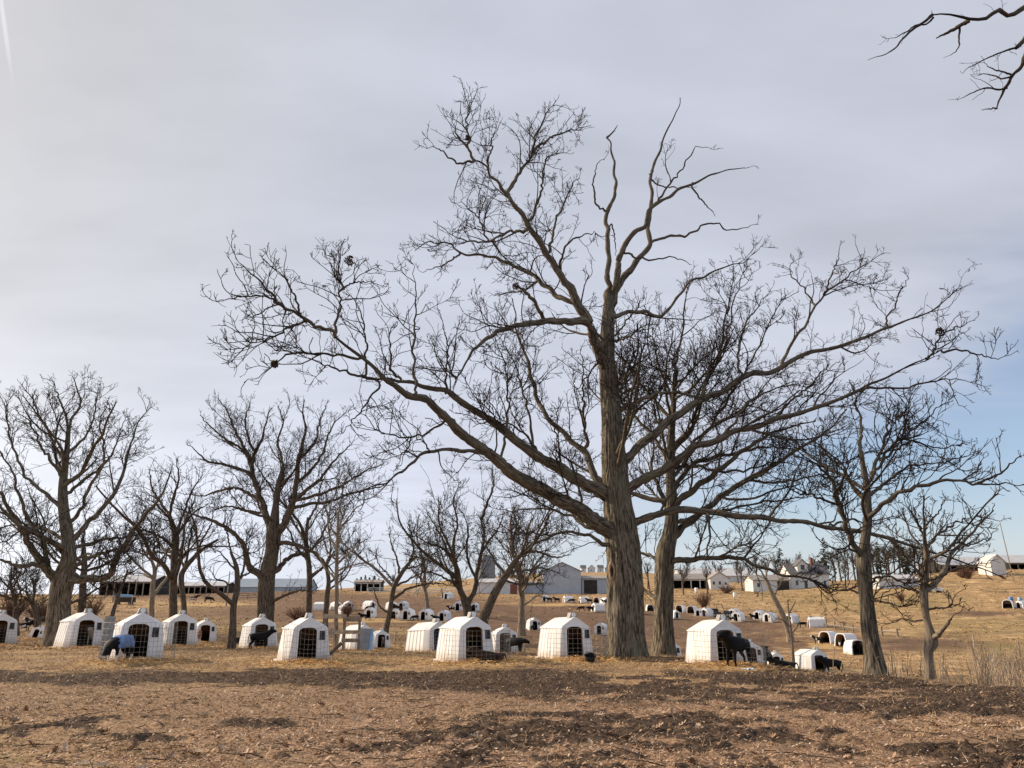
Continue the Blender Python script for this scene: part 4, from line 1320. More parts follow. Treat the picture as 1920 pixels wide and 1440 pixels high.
    traced_tree('bare_tree', 'bare tree rising behind the main hutch with the curved wire front', '578,1160,13 579,1130,11 580,1074,10 576,1035,9 574,1005,7 578,970,5',
                [(6, 2.5, 0, 2, 1, '576,1040 600,1010 615,980 640,955'), (6, 2.5, 0, -2, 1, '577,1050 555,1025 545,1000 530,975'), (5, 2.5, 0, 1, 1, '578,975 595,945 600,915 610,890'), (5, 2.5, 0, 2, 1, '580,1080 605,1065 620,1045 645,1035')],
                Y0=74, seed=43, sc=1.9, rmin=0.0187, d1=1.58, extra=4, **far)
    traced_tree('bare_tree', 'tall straight slender tree behind the wooden board frame', '630,1215,8 630,1170,8 631,1120,7 631,1082,7 632,1040,6 633,1000,5 634,960,4',
                [(5, 2, 0, 1.5, 1, '631,1085 612,1068 600,1045 590,1020'), (5, 2, 0, -1.5, 1, '632,1060 650,1040 668,1025 690,1010'), (4, 2, 0, 1, 1, '633,1010 620,985 612,960 605,930'), (4, 2, 0, -1, 1, '633,1000 650,975 665,955 690,940'), (4, 2, 0, 1, 1, '634,965 640,930 645,905 655,880'), (4, 2, 0, -1, 1, '632,1050 615,1035 605,1005 598,980'), (4, 2, 0, 1, 1, '632,1070 655,1062 680,1055 700,1050')],
                Y0=50, seed=47, sc=1.35, rmin=0.0131, d1=1.58, extra=3, **{**far, 'mat': 'bark_pale'})
    traced_tree('bare_tree', 'pale-stemmed tree before the far cluster of white hutches', '611,1150,10 613,1120,9 616,1090,8 612,1060,6', [(5, 2, 0, 2, 1, '614,1095 635,1080 650,1062 660,1040'), (5, 2, 0, -2, 1, '613,1070 600,1050 590,1040 578,1020'), (5, 2, 0, 2, 1, '612,1060 620,1030 618,1000 628,975')],
                Y0=88, seed=48, sc=2.0, rmin=0.0206, d1=1.58, extra=3, **far)
    traced_tree('bare_tree', 'dark leaning tree arching over the far row of hutches', '722,1194,12 724,1180,10 731,1146,9 738,1104,8 750,1079,8 767,1056,6 783,1042,4',
                [(6, 2, 0, -1.4, 1, '736,1124 740,1122 758,1108 783,1098 816,1094 850,1100'), (5, 2, 0, 1.5, 1, '740,1100 760,1090 790,1075 820,1070'), (5, 2, 0, 1, 1, '750,1080 745,1050 735,1025 730,1000'), (5, 2, 0, -1, 1, '767,1056 775,1030 770,1005 780,985'), (4, 2, 0, 2, 1, '760,1066 785,1060 810,1040 830,1030'), (4, 2, 0, -1, .9, '730,1150 715,1140 705,1120 700,1100'), (4, 2, 0, 1, 1, '742,1092 725,1075 712,1060 705,1040')],
                Y0=58, seed=53, sc=1.4, rmin=0.0150, d1=1.76, extra=2, **far)
    traced_tree('bare_tree', 'dark tree with two upright forks behind the hutch with wire on its roof', '877,1155,20 876,1145,17 873,1133,16 868,1118,12 862,1104,11 858,1073,9 850,1046,7',
                [(11, 4, 0, 1.5, 1, '875,1138 882,1122 888,1110 892,1092 894,1073 900,1050 904,1031 908,1000 900,970'), (6, 2.5, 0, -2, 1, '850,1046 838,1035 825,1025 805,1020 780,1005'), (6, 2.5, 0, 2, 1, '856,1065 840,1040 830,1010 815,985 800,960'), (6, 2.5, 0, 1, 1, '851,1048 850,1015 858,980 850,940 862,905'),
                 (6, 2.5, 0, -2, 1, '893,1085 880,1060 875,1030 878,995 868,960'), (6, 2.5, 0, 2, 1, '903,1035 920,1010 935,990 945,960'), (6, 2.5, 0, -1, 1, '866,1110 845,1090 820,1078 790,1070'), (6, 2.5, 0, 3, 1, '860,1090 835,1065 800,1050 765,1040'), (6, 2.5, 0, -1, 1, '902,975 915,940 925,910 922,880')],
                Y0=70, seed=59, sc=1.8, rmin=0.0183, d1=1.76, extra=5, **far)
    traced_tree('bare_tree', 'leaning tree sweeping over towards the tallest oak, behind a main hutch', '905,1172,22 907,1163,19 919,1131,16 935,1100,14 950,1077,12 969,1048,9 1000,1019,6',
                [(7, 2.5, 0, 1.5, 1, '950,1077 940,1069 925,1046 912,1022 905,990'), (6, 2.5, 0, -2, 1, '972,1046 985,1020 990,990 1005,960'), (6, 2.5, 0, 2, 1, '1000,1019 1025,1010 1050,1000 1085,1005'), (6, 2.5, 0, 1, 1, '985,1034 1010,1035 1040,1045 1070,1040'), (5, 2.5, 0, -1, 1, '955,1070 985,1070 1015,1065 1050,1075'), (6, 2.5, 0, 2, 1, '965,1054 960,1020 968,985 960,950'), (6, 2.5, 0, -2, 1, '1000,1019 1020,990 1030,965 1050,950')],
                Y0=66, seed=61, sc=1.7, rmin=0.0173, d1=1.76, extra=4, **far)
    traced_tree('bare_tree', 'pale-trunked tree standing alone in front of the grey metal barn', '978,1162,16 978,1150,11 979,1117,10 977,1087,9 975,1060,6',
                [(5, 2.5, 0, 2, 1, '978,1095 995,1075 1010,1060 1030,1050'), (5, 2.5, 0, -2, 1, '978,1090 960,1075 950,1055 940,1035'), (5, 2.5, 0, 1, 1, '975,1062 985,1035 990,1010 1000,990'), (5, 2.5, 0, -1, 1, '975,1062 965,1035 962,1010 955,985'), (4, 2, 0, 2, .8, '979,1135 992,1128 1005,1118 1018,1120')],
                Y0=84, seed=67, sc=1.9, rmin=0.0197, d1=1.58, extra=3, **{**far, 'mat': 'bark_pale'})
    traced_tree('bare_tree', 'small pale tree in the muddy field between two rows of hutches', '802,1144,9 801,1130,7 798,1110,7 793,1095,6 788,1080,4',
                [(4, 2, 0, 2, 1, '797,1105 808,1092 818,1080'), (4, 2, 0, -2, 1, '790,1085 775,1072 765,1055'), (4, 2, 0, 1, 1, '789,1080 795,1060 800,1040')], Y0=112, seed=71, sc=2.0, rmin=0.0225, d1=1.58, extra=2, **{**far, 'mat': 'bark_pale'})
    traced_tree('bare_tree', 'dead pale trunk leaning across the valley by the calf hutches', '1481,1188,14 1478,1180,12 1466,1150,11 1455,1128,10 1446,1110,8 1436,1085,6',
                [(4, 2, 0, 1, .8, '1450,1118 1460,1100 1470,1080 1478,1060'), (4, 2, 0, -1, .8, '1437,1088 1425,1068 1415,1050'), (4, 2, 0, 1, .8, '1436,1085 1440,1060 1448,1045')], Y0=92, seed=73, sc=1.6, rmin=0.0187, d1=0.79, extra=0, **{**far, 'mat': 'bark_pale'})
    traced_tree('sapling', 'thin pale sapling standing between the dead leaning trunk and the hutch', '1487,1240,6 1486,1215,5 1483,1180,4 1479,1150,3 1477,1125,2',
                [(3, 1.5, 0, .8, .8, '1484,1190 1495,1175 1500,1165'), (3, 1.5, 0, -.8, .8, '1482,1175 1470,1165 1462,1160'), (2.5, 1.5, 0, .5, .8, '1479,1150 1488,1135 1492,1125')], Y0=46, seed=79, sc=.8, rmin=0.0103, d1=1.76, extra=0, **{**far, 'mat': 'bark_pale'})
    traced_tree('bare_tree', 'short dark tree between the cut-off hutch and the broad oak', '30,1195,11 30,1160,10 28,1130,8 22,1105,6', [(5, 2, 0, 2, 1, '29,1135 15,1118 0,1110'), (5, 2, 0, -2, 1, '28,1125 42,1105 58,1095'), (5, 2, 0, 1, 1, '23,1108 20,1085 28,1060'), (5, 2, 0, -1, 1, '23,1108 5,1090 -8,1070')], Y0=64, seed=83, sc=1.5, rmin=0.0168, d1=1.76, extra=4, **far)
    traced_tree('bare_tree', 'short crooked tree behind the small tipped hutch', '71,1190,12 70,1165,10 66,1145,9 60,1130,7', [(5, 2, 0, 2, 1, '66,1145 80,1130 95,1120'), (6, 2, 0, -2, 1, '60,1130 45,1120 32,1118'), (5, 2, 0, 1, 1, '61,1130 65,1105 60,1080'), (5, 2, 0, -1, 1, '60,1132 50,1110 48,1085')], Y0=66, seed=89, sc=1.5, rmin=0.0168, d1=1.76, extra=3, **far)
    traced_tree('bare_tree', 'dark stem directly behind the broad oak, seen past its trunk', '154,1165,15 154,1130,14 156,1090,12 158,1050,9 155,1010,6', [(6, 2, 0, 2, 1, '157,1070 175,1050 190,1020'), (6, 2, 0, -2, 1, '157,1060 140,1040 130,1010'), (5, 2, 0, 2, 1, '155,1012 160,980 155,950')], Y0=70, seed=97, sc=1.6, rmin=0.0187, d1=1.67, extra=3, **far)
    traced_tree('bare_tree', 'pale-barked tree in front of the long open barn', '285,1160,10 285,1130,9 287,1095,8 290,1070,7 284,1050,5', [(5, 2, 0, 2, 1, '289,1072 305,1050 315,1025'), (5, 2, 0, -2, 1, '284,1052 270,1035 262,1010'), (5, 2, 0, 1, 1, '285,1050 290,1020 285,990'), (4, 2, 0, 2, 1, '286,1085 265,1075 245,1075')], Y0=82, seed=101, sc=1.7, rmin=0.0197, d1=1.67, extra=3, **{**far, 'mat': 'bark_pale'})
    traced_tree('sapling', 'thin dark leaning sapling beside the hutch with the blue-coated calf', '206,1172,7 210,1155,7 218,1130,6 226,1105,5 234,1085,4 240,1068,3', [(4, 1.5, 0, .8, .8, '220,1120 212,1100 216,1080'), (3, 1.5, 0, -.8, .8, '236,1080 252,1070 268,1062')], Y0=40, seed=103, sc=.9, rmin=0.0103, d1=1.76, extra=0, **far)

    # boughs that hang in from a tree standing out of the picture
    rt = tag(empty('oak_tree', (13.2, 12.5, 0)), 'oak boughs hanging into the corner of the sky from outside', 'tree')
    g = np.array((13.2, 12.5, 0.0))
    rows = np.array([(13.2, 12.5, -.3, .42), (13.2, 12.5, 1, .36), (13.1, 12.5, 4, .32), (12.9, 12.3, 7, .27), (12.6, 12.1, 9.5, .2), (12.4, 12, 11.5, .12)]) - np.array([*g, 0])
    me, _, _ = trunk_mesh('trunk', rows, S=40, ridges=20, depth=.03, seed=5)
    link('trunk', me, rt, M['bark_oak'])
    rng = np.random.default_rng(107)
    Ps, Rs, mu = [], [], []
    Yb = 11.0
    bl = [(16, 5, .8, 0, .25, '2080,-70 1990,-25 1920,14 1905,24 1890,30 1870,19 1850,34 1820,36 1790,28 1768,26 1748,28'),
          (9, 4, .4, .8, .25, '1818,38 1805,45 1780,60 1755,72'),
          (6, 1.6, 0, -.3, .2, '1748,28 1735,40 1712,55 1695,70 1680,88 1660,102 1628,112'),
          (4, 1.6, 0, .2, .5, '1750,33 1738,45 1715,48 1700,58 1685,68 1665,73'),
          (4, 1.6, .6, .4, .6, '1800,50 1798,70 1799,85 1790,98 1778,105'),
          (18, 12, .6, 0, .3, '2060,0 1985,30 1935,60 1918,78 1905,90'),
          (8, 4, 0, .3, .35, '1925,95 1915,125 1900,140 1885,165 1875,185 1868,203'),
          (4, 1.6, 0, -.3, .8, '1905,90 1880,97 1860,105 1840,114 1815,128 1805,138'),
          (4, 1.6, 0, .3, .6, '1898,142 1880,147 1858,140 1835,139'),
          (4, 1.6, .1, -.2, .6, '1896,140 1880,134 1862,130 1845,118'),
          (4, 1.6, .2, -.1, .7, '1888,165 1870,168 1850,165 1825,173 1795,188'),
          (3, 1.5, .2, .1, .5, '1870,203 1855,204 1840,206')]
    for w0, w1, ya, yb, sh_, pix in bl:
        C, L = resample(to3d(P_(pix), w0, w1, Yb, ya, yb), 26, rng, 0.006)
        Ps.append(C[:, :3] - g), Rs.append(C[:, 3]), mu.append(sh_)
        link('limb', tube_mesh('limb', [(C[None, :, :3] - g, knobbly(C[None, :, 3], rng), 10)]), rt, M['bark_oak'])
    e0, e1 = Ps[0][0], Ps[5][0]
    for e, zz in ((e0, 9.6), (e1, 8.2)):
        C, L = resample([(*(np.array((12.6, 12.1, zz)) - g), .14), (*(0.5 * (np.array((12.6, 12.1, zz)) - g + e) + np.array((0, 0, .3))), .10), (*e, .065)], 20, rng, .02)
        link('limb', tube_mesh('limb', [(C[None, :, :3], knobbly(C[None, :, 3], rng), 10)]), rt, M['bark_oak'])
    P, R, mu = np.array(Ps), np.array(Rs), np.array(mu)
    c1 = limb_counts(P, 5.5, mu, rng)
    P1, R1 = sprout(P, R, c1, rng, 6, .12, .5, 60, .0045, .1, .15, .22, (35, 75), True, .5)
    c2 = rng.poisson(1.6, len(P1))
    P2, R2 = sprout(P1, R1, c2, rng, 4, .07, .22, 50, .0038, .2, .1, .22, (30, 65), True, .6)
    link('crown', tube_mesh('crown', [(P1, R1, 4), (P2, R2, 3)]), rt, M['bark_oak'])


def leaf_clump(parent, c, r):
    rng = np.random.default_rng(int(abs(c[0]) * 1000) % 999)
    n = 130
    p = unit(rng.normal(0, 1, (n, 3))) * (r * rng.random((n, 1)) ** .4) + c
    a, b = unit(rng.normal(0, 1, (n, 3))), unit(rng.normal(0, 1, (n, 3)))
    s = rng.uniform(.03, .06, (n, 1))
    V = np.stack([p - a * s, p + b * s * .6, p + a * s, p - b * s * .6], 1).reshape(-1, 3)
    me = big_mesh('leaf_clump', V, np.arange(n * 4).reshape(-1, 4), False, {'tint': ('FLOAT', np.repeat(rng.random(n) * .5, 4))})
    o = link('leaf_clump', me, parent, M['clump'])
    o['label'] = 'clump of brown leaves caught in the twigs'


M['scar'] = simple_mat('healed_wood', (0.40, 0.27, 0.17), 0.85, .4, 14, bump=.4)
M['hollow'] = simple_mat('dark_hollow', (0.03, 0.022, 0.018), 0.95, .3, 14)
M['clump'] = litter_mat('clump_leaf', ((0.05, 0.035, 0.025), (0.10, 0.065, 0.04), (0.16, 0.10, 0.06), (0.2, 0.13, 0.08)))
# ------------------------------------------------------------------ calf hutches
def plastic_mat(name, c=(0.83, 0.84, 0.86), dirt=(0.36, 0.26, 0.17)):
    t = NT(name)
    co = t.coord()
    sp = t.n('ShaderNodeSeparateXYZ')
    t.t.links.new(co, sp.inputs[0])
    oi = t.n('ShaderNodeObjectInfo')
    sh = t.n('ShaderNodeVectorMath', operation='ADD')     # every hutch is soiled differently
    t.t.links.new(co, sh.inputs[0])
    t.t.links.new(t.math('MULTIPLY', oi.outputs['Random'], 40.0), sh.inputs[1])
    co = sh.outputs[0]
    n = t.noise(3.0, 5, co, .6)
    low = t.math('ADD', t.ramp(sp.outputs['Z'], 0.0, 0.5, 0.75, 0.0), t.math('MULTIPLY', t.math('SUBTRACT', n, 0.5), 1.1))
    base = t.mix(t.ramp(low, 0.12, 0.8, 0, .6), c, dirt)
    streak = t.noise(1.0, 4, t.mapping(co, (16, 16, 1.2)), .6)
    base = t.mix(t.ramp(streak, 0.55, 0.8, 0, .28), base, (0.52, 0.46, 0.38))
    green = t.noise(1.4, 5, co, .6)
    base = t.mix(t.ramp(green, 0.58, 0.8, 0, .25), base, (0.42, 0.43, 0.32))
    base = t.mix(t.ramp(oi.outputs['Random'], 0.0, 1.0, 0.0, .14), base, (0.66, 0.60, 0.50))
    t.col(base, 0.55, 0.35)
    tr = t.n('ShaderNodeBsdfTranslucent')
    tr.inputs['Color'].default_value = (0.70, 0.36, 0.17, 1)
    mx = t.n('ShaderNodeMixShader')
    mx.inputs[0].default_value = 0.10
    t.t.links.new(t.b.outputs[0], mx.inputs[1])
    t.t.links.new(tr.outputs[0], mx.inputs[2])
    t.t.links.new(mx.outputs[0], t.out.inputs['Surface'])
    return t.m


M['plastic'] = plastic_mat('white_plastic')
M['trim'] = simple_mat('white_trim', (0.80, 0.80, 0.80), 0.5, .12, 5)
M['vent_grey'] = simple_mat('vent_grey', (0.34, 0.34, 0.33), 0.6, .25, 8)
M['dark_flap'] = simple_mat('dark_flap', (0.035, 0.037, 0.045), 0.45, .4, 6)
M['wire'] = simple_mat('galvanised_wire', (0.30, 0.28, 0.25), 0.55, .35, 12, metal=.3)
M['bedding'] = simple_mat('hutch_bedding', (0.09, 0.06, 0.035), 0.95, .5, 9, bump=.6)
M['wood_pale'] = simple_mat('weathered_board', (0.42, 0.34, 0.25), 0.85, .35, 5, bump=.3)
M['wood_grey'] = simple_mat('grey_post_wood', (0.26, 0.22, 0.18), 0.9, .35, 6, bump=.3)
M['wood_dark'] = simple_mat('dark_wood', (0.10, 0.075, 0.055), 0.9, .35, 6, bump=.3)
M['black_rubber'] = simple_mat('black_rubber', (0.022, 0.022, 0.024), 0.55, .3, 6)
M['grey_sheet'] = simple_mat('grey_sheet', (0.23, 0.24, 0.26), 0.6, .2, 3)
M['blue'] = simple_mat('blue_paint', (0.10, 0.22, 0.45), 0.5, .25, 5)
M['blue_pale'] = simple_mat('pale_blue_sheet', (0.22, 0.40, 0.62), 0.5, .2, 5)


def arch(cx, w, z0, z1, r, n=5):
    """door outline in x,z, anticlockwise seen from the front"""
    h = w / 2
    pts = [(cx - h * 1.06, z0), (cx + h * 1.06, z0), (cx + h, z1 - r)]
    for i in range(1, n):
        a = math.pi / 2 * i / n
        pts.append((cx + h - r * .95 * (1 - math.cos(a)), z1 - r + r * math.sin(a)))
    pts.append((cx + h * .45, z1 + .02))
    pts.append((cx - h * .45, z1 + .02))
    for i in range(n - 1, 0, -1):
        a = math.pi / 2 * i / n
        pts.append((cx - h + r * .95 * (1 - math.cos(a)), z1 - r + r * math.sin(a)))
    pts.append((cx - h, z1 - r))
    return pts


HL = 1.95       # hutch length
LEAN = 0.10     # how far the ends lean in towards the top


def half_profile(extra=0.0):
    return [(0.73 + extra, 0.0), (0.685 + extra, 0.38), (0.635 + extra, 0.78), (0.605 + extra, 0.985), (0.565 + extra * .6, 1.055), (0.30, 1.20), (0.07, 1.325), (0.0, 1.335)]


def outline(extra=0.0):
    h = half_profile(extra)
    return h + [(-x, z) for x, z in h[-2::-1]]


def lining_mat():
    t = NT('soiled_glow_lining')
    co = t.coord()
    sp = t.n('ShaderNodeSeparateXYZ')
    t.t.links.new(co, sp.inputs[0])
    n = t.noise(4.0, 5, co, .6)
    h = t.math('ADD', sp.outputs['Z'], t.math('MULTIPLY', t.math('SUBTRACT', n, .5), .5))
    c = t.mix(t.ramp(h, .40, .85), (0.04, 0.027, 0.018), (0.46, 0.27, 0.14))  # grime low down; the warm upper tone paints light coming through the shell
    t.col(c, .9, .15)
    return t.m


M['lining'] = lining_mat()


def lining(root, prof, y0, y1, lean):
    """inside of the walls, soiled below, with see-through light painted above, just within the shell"""
    n = len(prof)
    m = MB()
    vs = []
    for y in (y0, y1):
        vs += [(x * .955, y + lean * z / 1.35 * (1 - 2 * y / HL), z * .975) for x, z in prof]
    m.add(vs, [(i, i + 1, n + i + 1, n + i) for i in range(n - 1)] + [tuple(n + i for i in range(n))])
    m.build('lining', M['lining'], root)


def hutch_proto(kind=0):
    root = empty('calf_hutch')
    ol = outline()
    door = arch(-0.05, 0.54, 0.08, 1.0, 0.11)
    win = [(0.30, 0.66), (0.49, 0.66), (0.47, 0.93), (0.30, 0.93)]
    if kind == 1:
        door = arch(-0.02, 0.56, 0.06, 1.0, 0.2)
    # front wall: outline with two holes
    fo = [(x * .80, z * (.985 if z > 1.0 else 1.0)) for x, z in ol]     # the front is narrower: its corners are canted
    vs2 = fo + door + win
    tri = tessellate_polygon([[Vector((x, z, 0)) for x, z in p] for p in (fo, door, win)])
    front_y = lambda z: LEAN * z / 1.35
    mb = MB()
    mb.add([(x, front_y(z), z) for x, z in vs2], [tuple(t) for t in tri])
    # ribbed sides and roof as a run of cross-sections
    secs = []
    y = 0.0
    ribs = 6
    for i in range(ribs):
        w = HL / ribs
        if i == 0:
            secs += [(.002, 'front'), (.30, 0.0), (.315, -.012)]
            y = .315
            w = HL / ribs
            continue
        w = (HL - .315) / (ribs - 1)
        secs += [(y + .01, -0.0), (y + w * 0.72, 0.0), (y + w * 0.78, -0.022), (y + w * 0.94, -0.022)]
        y += w
    secs.append((HL, 0.0))
    n = len(ol)
    base = len(mb.v)
    vs = []
    for (yy, ex) in secs:
        u = yy / HL
        pts_ = [(x * .80, z * (.985 if z > 1.0 else 1.0)) for x, z in ol] if ex == 'front' else outline(ex)
        ex = 0.0 if ex == 'front' else ex
        for (x, z) in pts_:
            zz = z + (0.02 if ex < 0 and False else 0) - (0.012 if ex < 0 and z > 1.0 else 0)
            yl = yy + (LEAN * zz / 1.35) * (1 - 2 * u)
            taper = 1 - 0.06 * u
            vs.append((x * taper, yl, zz * (1 - .03 * u)))
    fs = []
    for s in range(len(secs) - 1):
        for i in range(n - 1):
            a = s * n + i
            fs.append((a, a + 1, a + n + 1, a + n))
    k_ = len(secs) - 1
    fs.append(tuple(k_ * n + i for i in range(n)))
    mb.add(vs, fs)
    shell = mb.build('shell', M['plastic'], root)

    def rim(name, poly, w, proud, mat, parent):
        m = MB()
        c = (sum(p[0] for p in poly) / len(poly), sum(p[1] for p in poly) / len(poly))
        o = []
        for x, z in poly:
            dx, dz_ = x - c[0], z - c[1]
            l_ = math.hypot(dx, dz_)
            o.append((x + dx / l_ * w, z + dz_ / l_ * w))
        m_ = len(poly)
        V = [(x, front_y(z) - proud, z) for x, z in poly] + [(x, front_y(z) - proud, z) for x, z in o] + [(x, front_y(z) + .05, z) for x, z in poly] + [(x, front_y(z) + .004, z) for x, z in o]
        F = []
        for i in range(m_):
            j = (i + 1) % m_
            F += [(i, j, m_ + j, m_ + i), (2 * m_ + i, 2 * m_ + j, j, i), (m_ + i, m_ + j, 3 * m_ + j, 3 * m_ + i)]
        m.add(V, F)
        return m.build(name, mat, parent)
    rim('door_frame', door, 0.05, 0.03, M['trim'], root)
    wf = rim('window_frame', win, 0.028, 0.02, M['trim'], root)
    m = MB()
    m.add([(x, front_y(z) + 0.045, z) for x, z in win], [(0, 1, 2, 3)])
    m.build('window_flap', M['dark_flap'], wf)
    # eave band along the shoulders
    m = MB()
    for sx in (-1, 1):
        m.box((sx * 0.60 - .018, 0.36, 0.965), (sx * 0.60 + .018, HL - .14, 0.995))
    # ground flange with peg lugs
    for sx in (-1, 1):
        m.box((sx * 0.735 - .05, .30, 0.0), (sx * 0.735 + .05, HL - .1, 0.035))
    m.build('flange', M['trim'], root)
    # roof vent
    m = MB()
    m.prism([(-.15, 1.27), (.15, 1.27), (.095, 1.455), (-.095, 1.455)], .22, .50)
    v = m.build('vent_cap', M['vent_grey'], root, bevel=.02)
    m = MB()
    pts = [(math.cos(a) * .07, math.sin(a) * .07 + 1.385) for a in np.linspace(0, 2 * math.pi, 16, endpoint=False)]
    m.prism(pts, .195, .225)
    m.build('vent_disc', M['trim'], v)
    m = MB()
    m.box((-.62, .12, .005), (.62, HL - .15, .07))
    m.build('bedding', M['bedding'], root)
    lining(root, [(x * .93, z) for x, z in outline(-.035)], .34, HL - .06, LEAN)
    return root


def small_hutch_proto():
    """the same hutch as it reads far away: shell, door frame, window, vent"""
    root = empty('calf_hutch')
    ol = outline()
    door = arch(-0.04, 0.52, 0.08, 1.02, 0.16, 3)
    win = [(0.33, 0.64), (0.53, 0.64), (0.51, 0.93), (0.33, 0.93)]
    tri = tessellate_polygon([[Vector((x, z, 0)) for x, z in p] for p in (ol, door, win)])
    mb = MB()
    mb.add([(x, LEAN * z / 1.35, z) for x, z in ol + door + win], [tuple(t) for t in tri])
    n = len(ol)
    vs, fs = [], []
    secs = [(0.002, 0), (.4, 0), (.45, -.03), (.6, -.03), (.65, 0), (1.0, 0), (1.05, -.03), (1.2, -.03), (1.25, 0), (1.6, 0), (1.65, -.03), (1.8, -.03), (1.85, 0), (HL, 0)]
    for yy, ex in secs:
        u = yy / HL
        vs += [(x * (1 - .06 * u), yy + LEAN * z / 1.35 * (1 - 2 * u), z * (1 - .03 * u)) for x, z in outline(ex)]
    for s in range(len(secs) - 1):
        fs += [(s * n + i, s * n + i + 1, s * n + n + i + 1, s * n + n + i) for i in range(n - 1)]
    fs.append(tuple((len(secs) - 1) * n + i for i in range(n)))
    mb.add(vs, fs)
    mb.build('shell', M['plastic'], root)
    m = MB()
    m.add([(x, LEAN * z / 1.35 + .05, z) for x, z in win], [(0, 1, 2, 3)])
    m.build('window_flap', M['dark_flap'], root)
    m = MB()
    m.prism([(-.15, 1.28), (.15, 1.28), (.1, 1.46), (-.1, 1.46)], .22, .5)
    m.build('vent_cap', M['vent_grey'], root)
    m = MB()
    m.box((-.62, .12, .005), (.62, HL - .15, .05))
    m.build('bedding', M['bedding'], root)
    lining(root, [(x * .93, z) for x, z in outline(-.035)], .03, HL - .06, LEAN)
    return root


def open_hutch_proto():
    """older hutch with an open front, no window"""
    root = empty('calf_hutch')
    n = 9
    prof = [(.72, 0), (.66, .7), (.56, 1.05), (.40, 1.22), (0, 1.28), (-.40, 1.22), (-.56, 1.05), (-.66, .7), (-.72, 0)]
    mb = MB()
    vs, fs = [], []
    ys = [0, .3, .34, .7, .74, 1.1, 1.14, 1.5, 1.54, 2.0]
    for k_, y in enumerate(ys):
        s = 1.0 if k_ % 4 in (0, 1) else .97
        s *= 1 - .10 * y / 2
        vs += [(x * s, y + .14 * z * (1 - y), z * (1 - .1 * y / 2)) for x, z in prof]
    for s in range(len(ys) - 1):
        fs += [(s * n + i, s * n + i + 1, s * n + n + i + 1, s * n + n + i) for i in range(n - 1)]
    fs.append(tuple((len(ys) - 1) * n + i for i in range(n)))
    mb.add(vs, fs)
    mb.build('shell', M['plastic'], root)
    m = MB()
    inner = [(x * .86, z * .94) for x, z in prof]
    V = [(x, .14 * z - .01, z) for x, z in prof] + [(x, .14 * z - .01, z) for x, z in inner] + [(x, .14 * z + .06, z) for x, z in inner]
    F = [(i, i + 1, n + i + 1, n + i) for i in range(n - 1)] + [(n + i, n + i + 1, 2 * n + i + 1, 2 * n + i) for i in range(n - 1)]
    m.add(V, F)
    m.build('front_rim', M['trim'], root)
    m = MB()
    m.box((-.58, .12, .005), (.58, 1.8, .05))
    m.build('bedding', M['bedding'], root)
    lining(root, [(x * .92, z * .93) for x, z in prof], .2, 1.9, .0)
    return root


def wire_pen(loc, rz, label, r=1.05, h=1.1, back=0.0, arc=(185, 355), cols=26, rows=8, sx=1.0, sy=1.0, bent=0.0, rad=0.0042, seed=0, tilt=0.0):
    """welded stock panel bent into a loop in front of a hutch"""
    rng = np.random.default_rng(seed)
    root = tag(empty('wire_pen', loc, rz), label, 'pen', 'wire pens in front of the hutches')
    root.rotation_euler = (tilt, 0, rz)
    A = np.radians(np.linspace(arc[0], arc[1], cols))
    xs, ys = np.cos(A) * r * sx, np.sin(A) * r * sy + back
    jx = rng.normal(0, .008, cols)
    zs = np.array([0.03, .12, .22, .34, .48, .64, .82, 1.0, 1.18])[:rows + 1]
    zs = zs / zs[-1] * h
    m = MB()
    for k_, z in enumerate(zs):
        sag = bent * np.sin((A - A[0]) / (A[-1] - A[0]) * math.pi * 3) * (z / h)
        m.tube([(x + j, y, z + s) for x, y, j, s in zip(xs, ys, jx, sag)], rad, 4)
    m.build('horizontal_wires', M['wire'], root)
    m = MB()
    for i in range(cols):
        s = bent * math.sin((A[i] - A[0]) / (A[-1] - A[0]) * math.pi * 3)
        m.tube([(xs[i] + jx[i], ys[i], zs[0]), (xs[i] + jx[i], ys[i], h / 2 + s * .5), (xs[i] + jx[i], ys[i], h + s)], rad, 4)
    m.build('vertical_wires', M['wire'], root)
    return root


HUTCH, PENS = [], []
BIG = HUTCHP = None


def face(rz_deg):
    return math.radians(rz_deg)


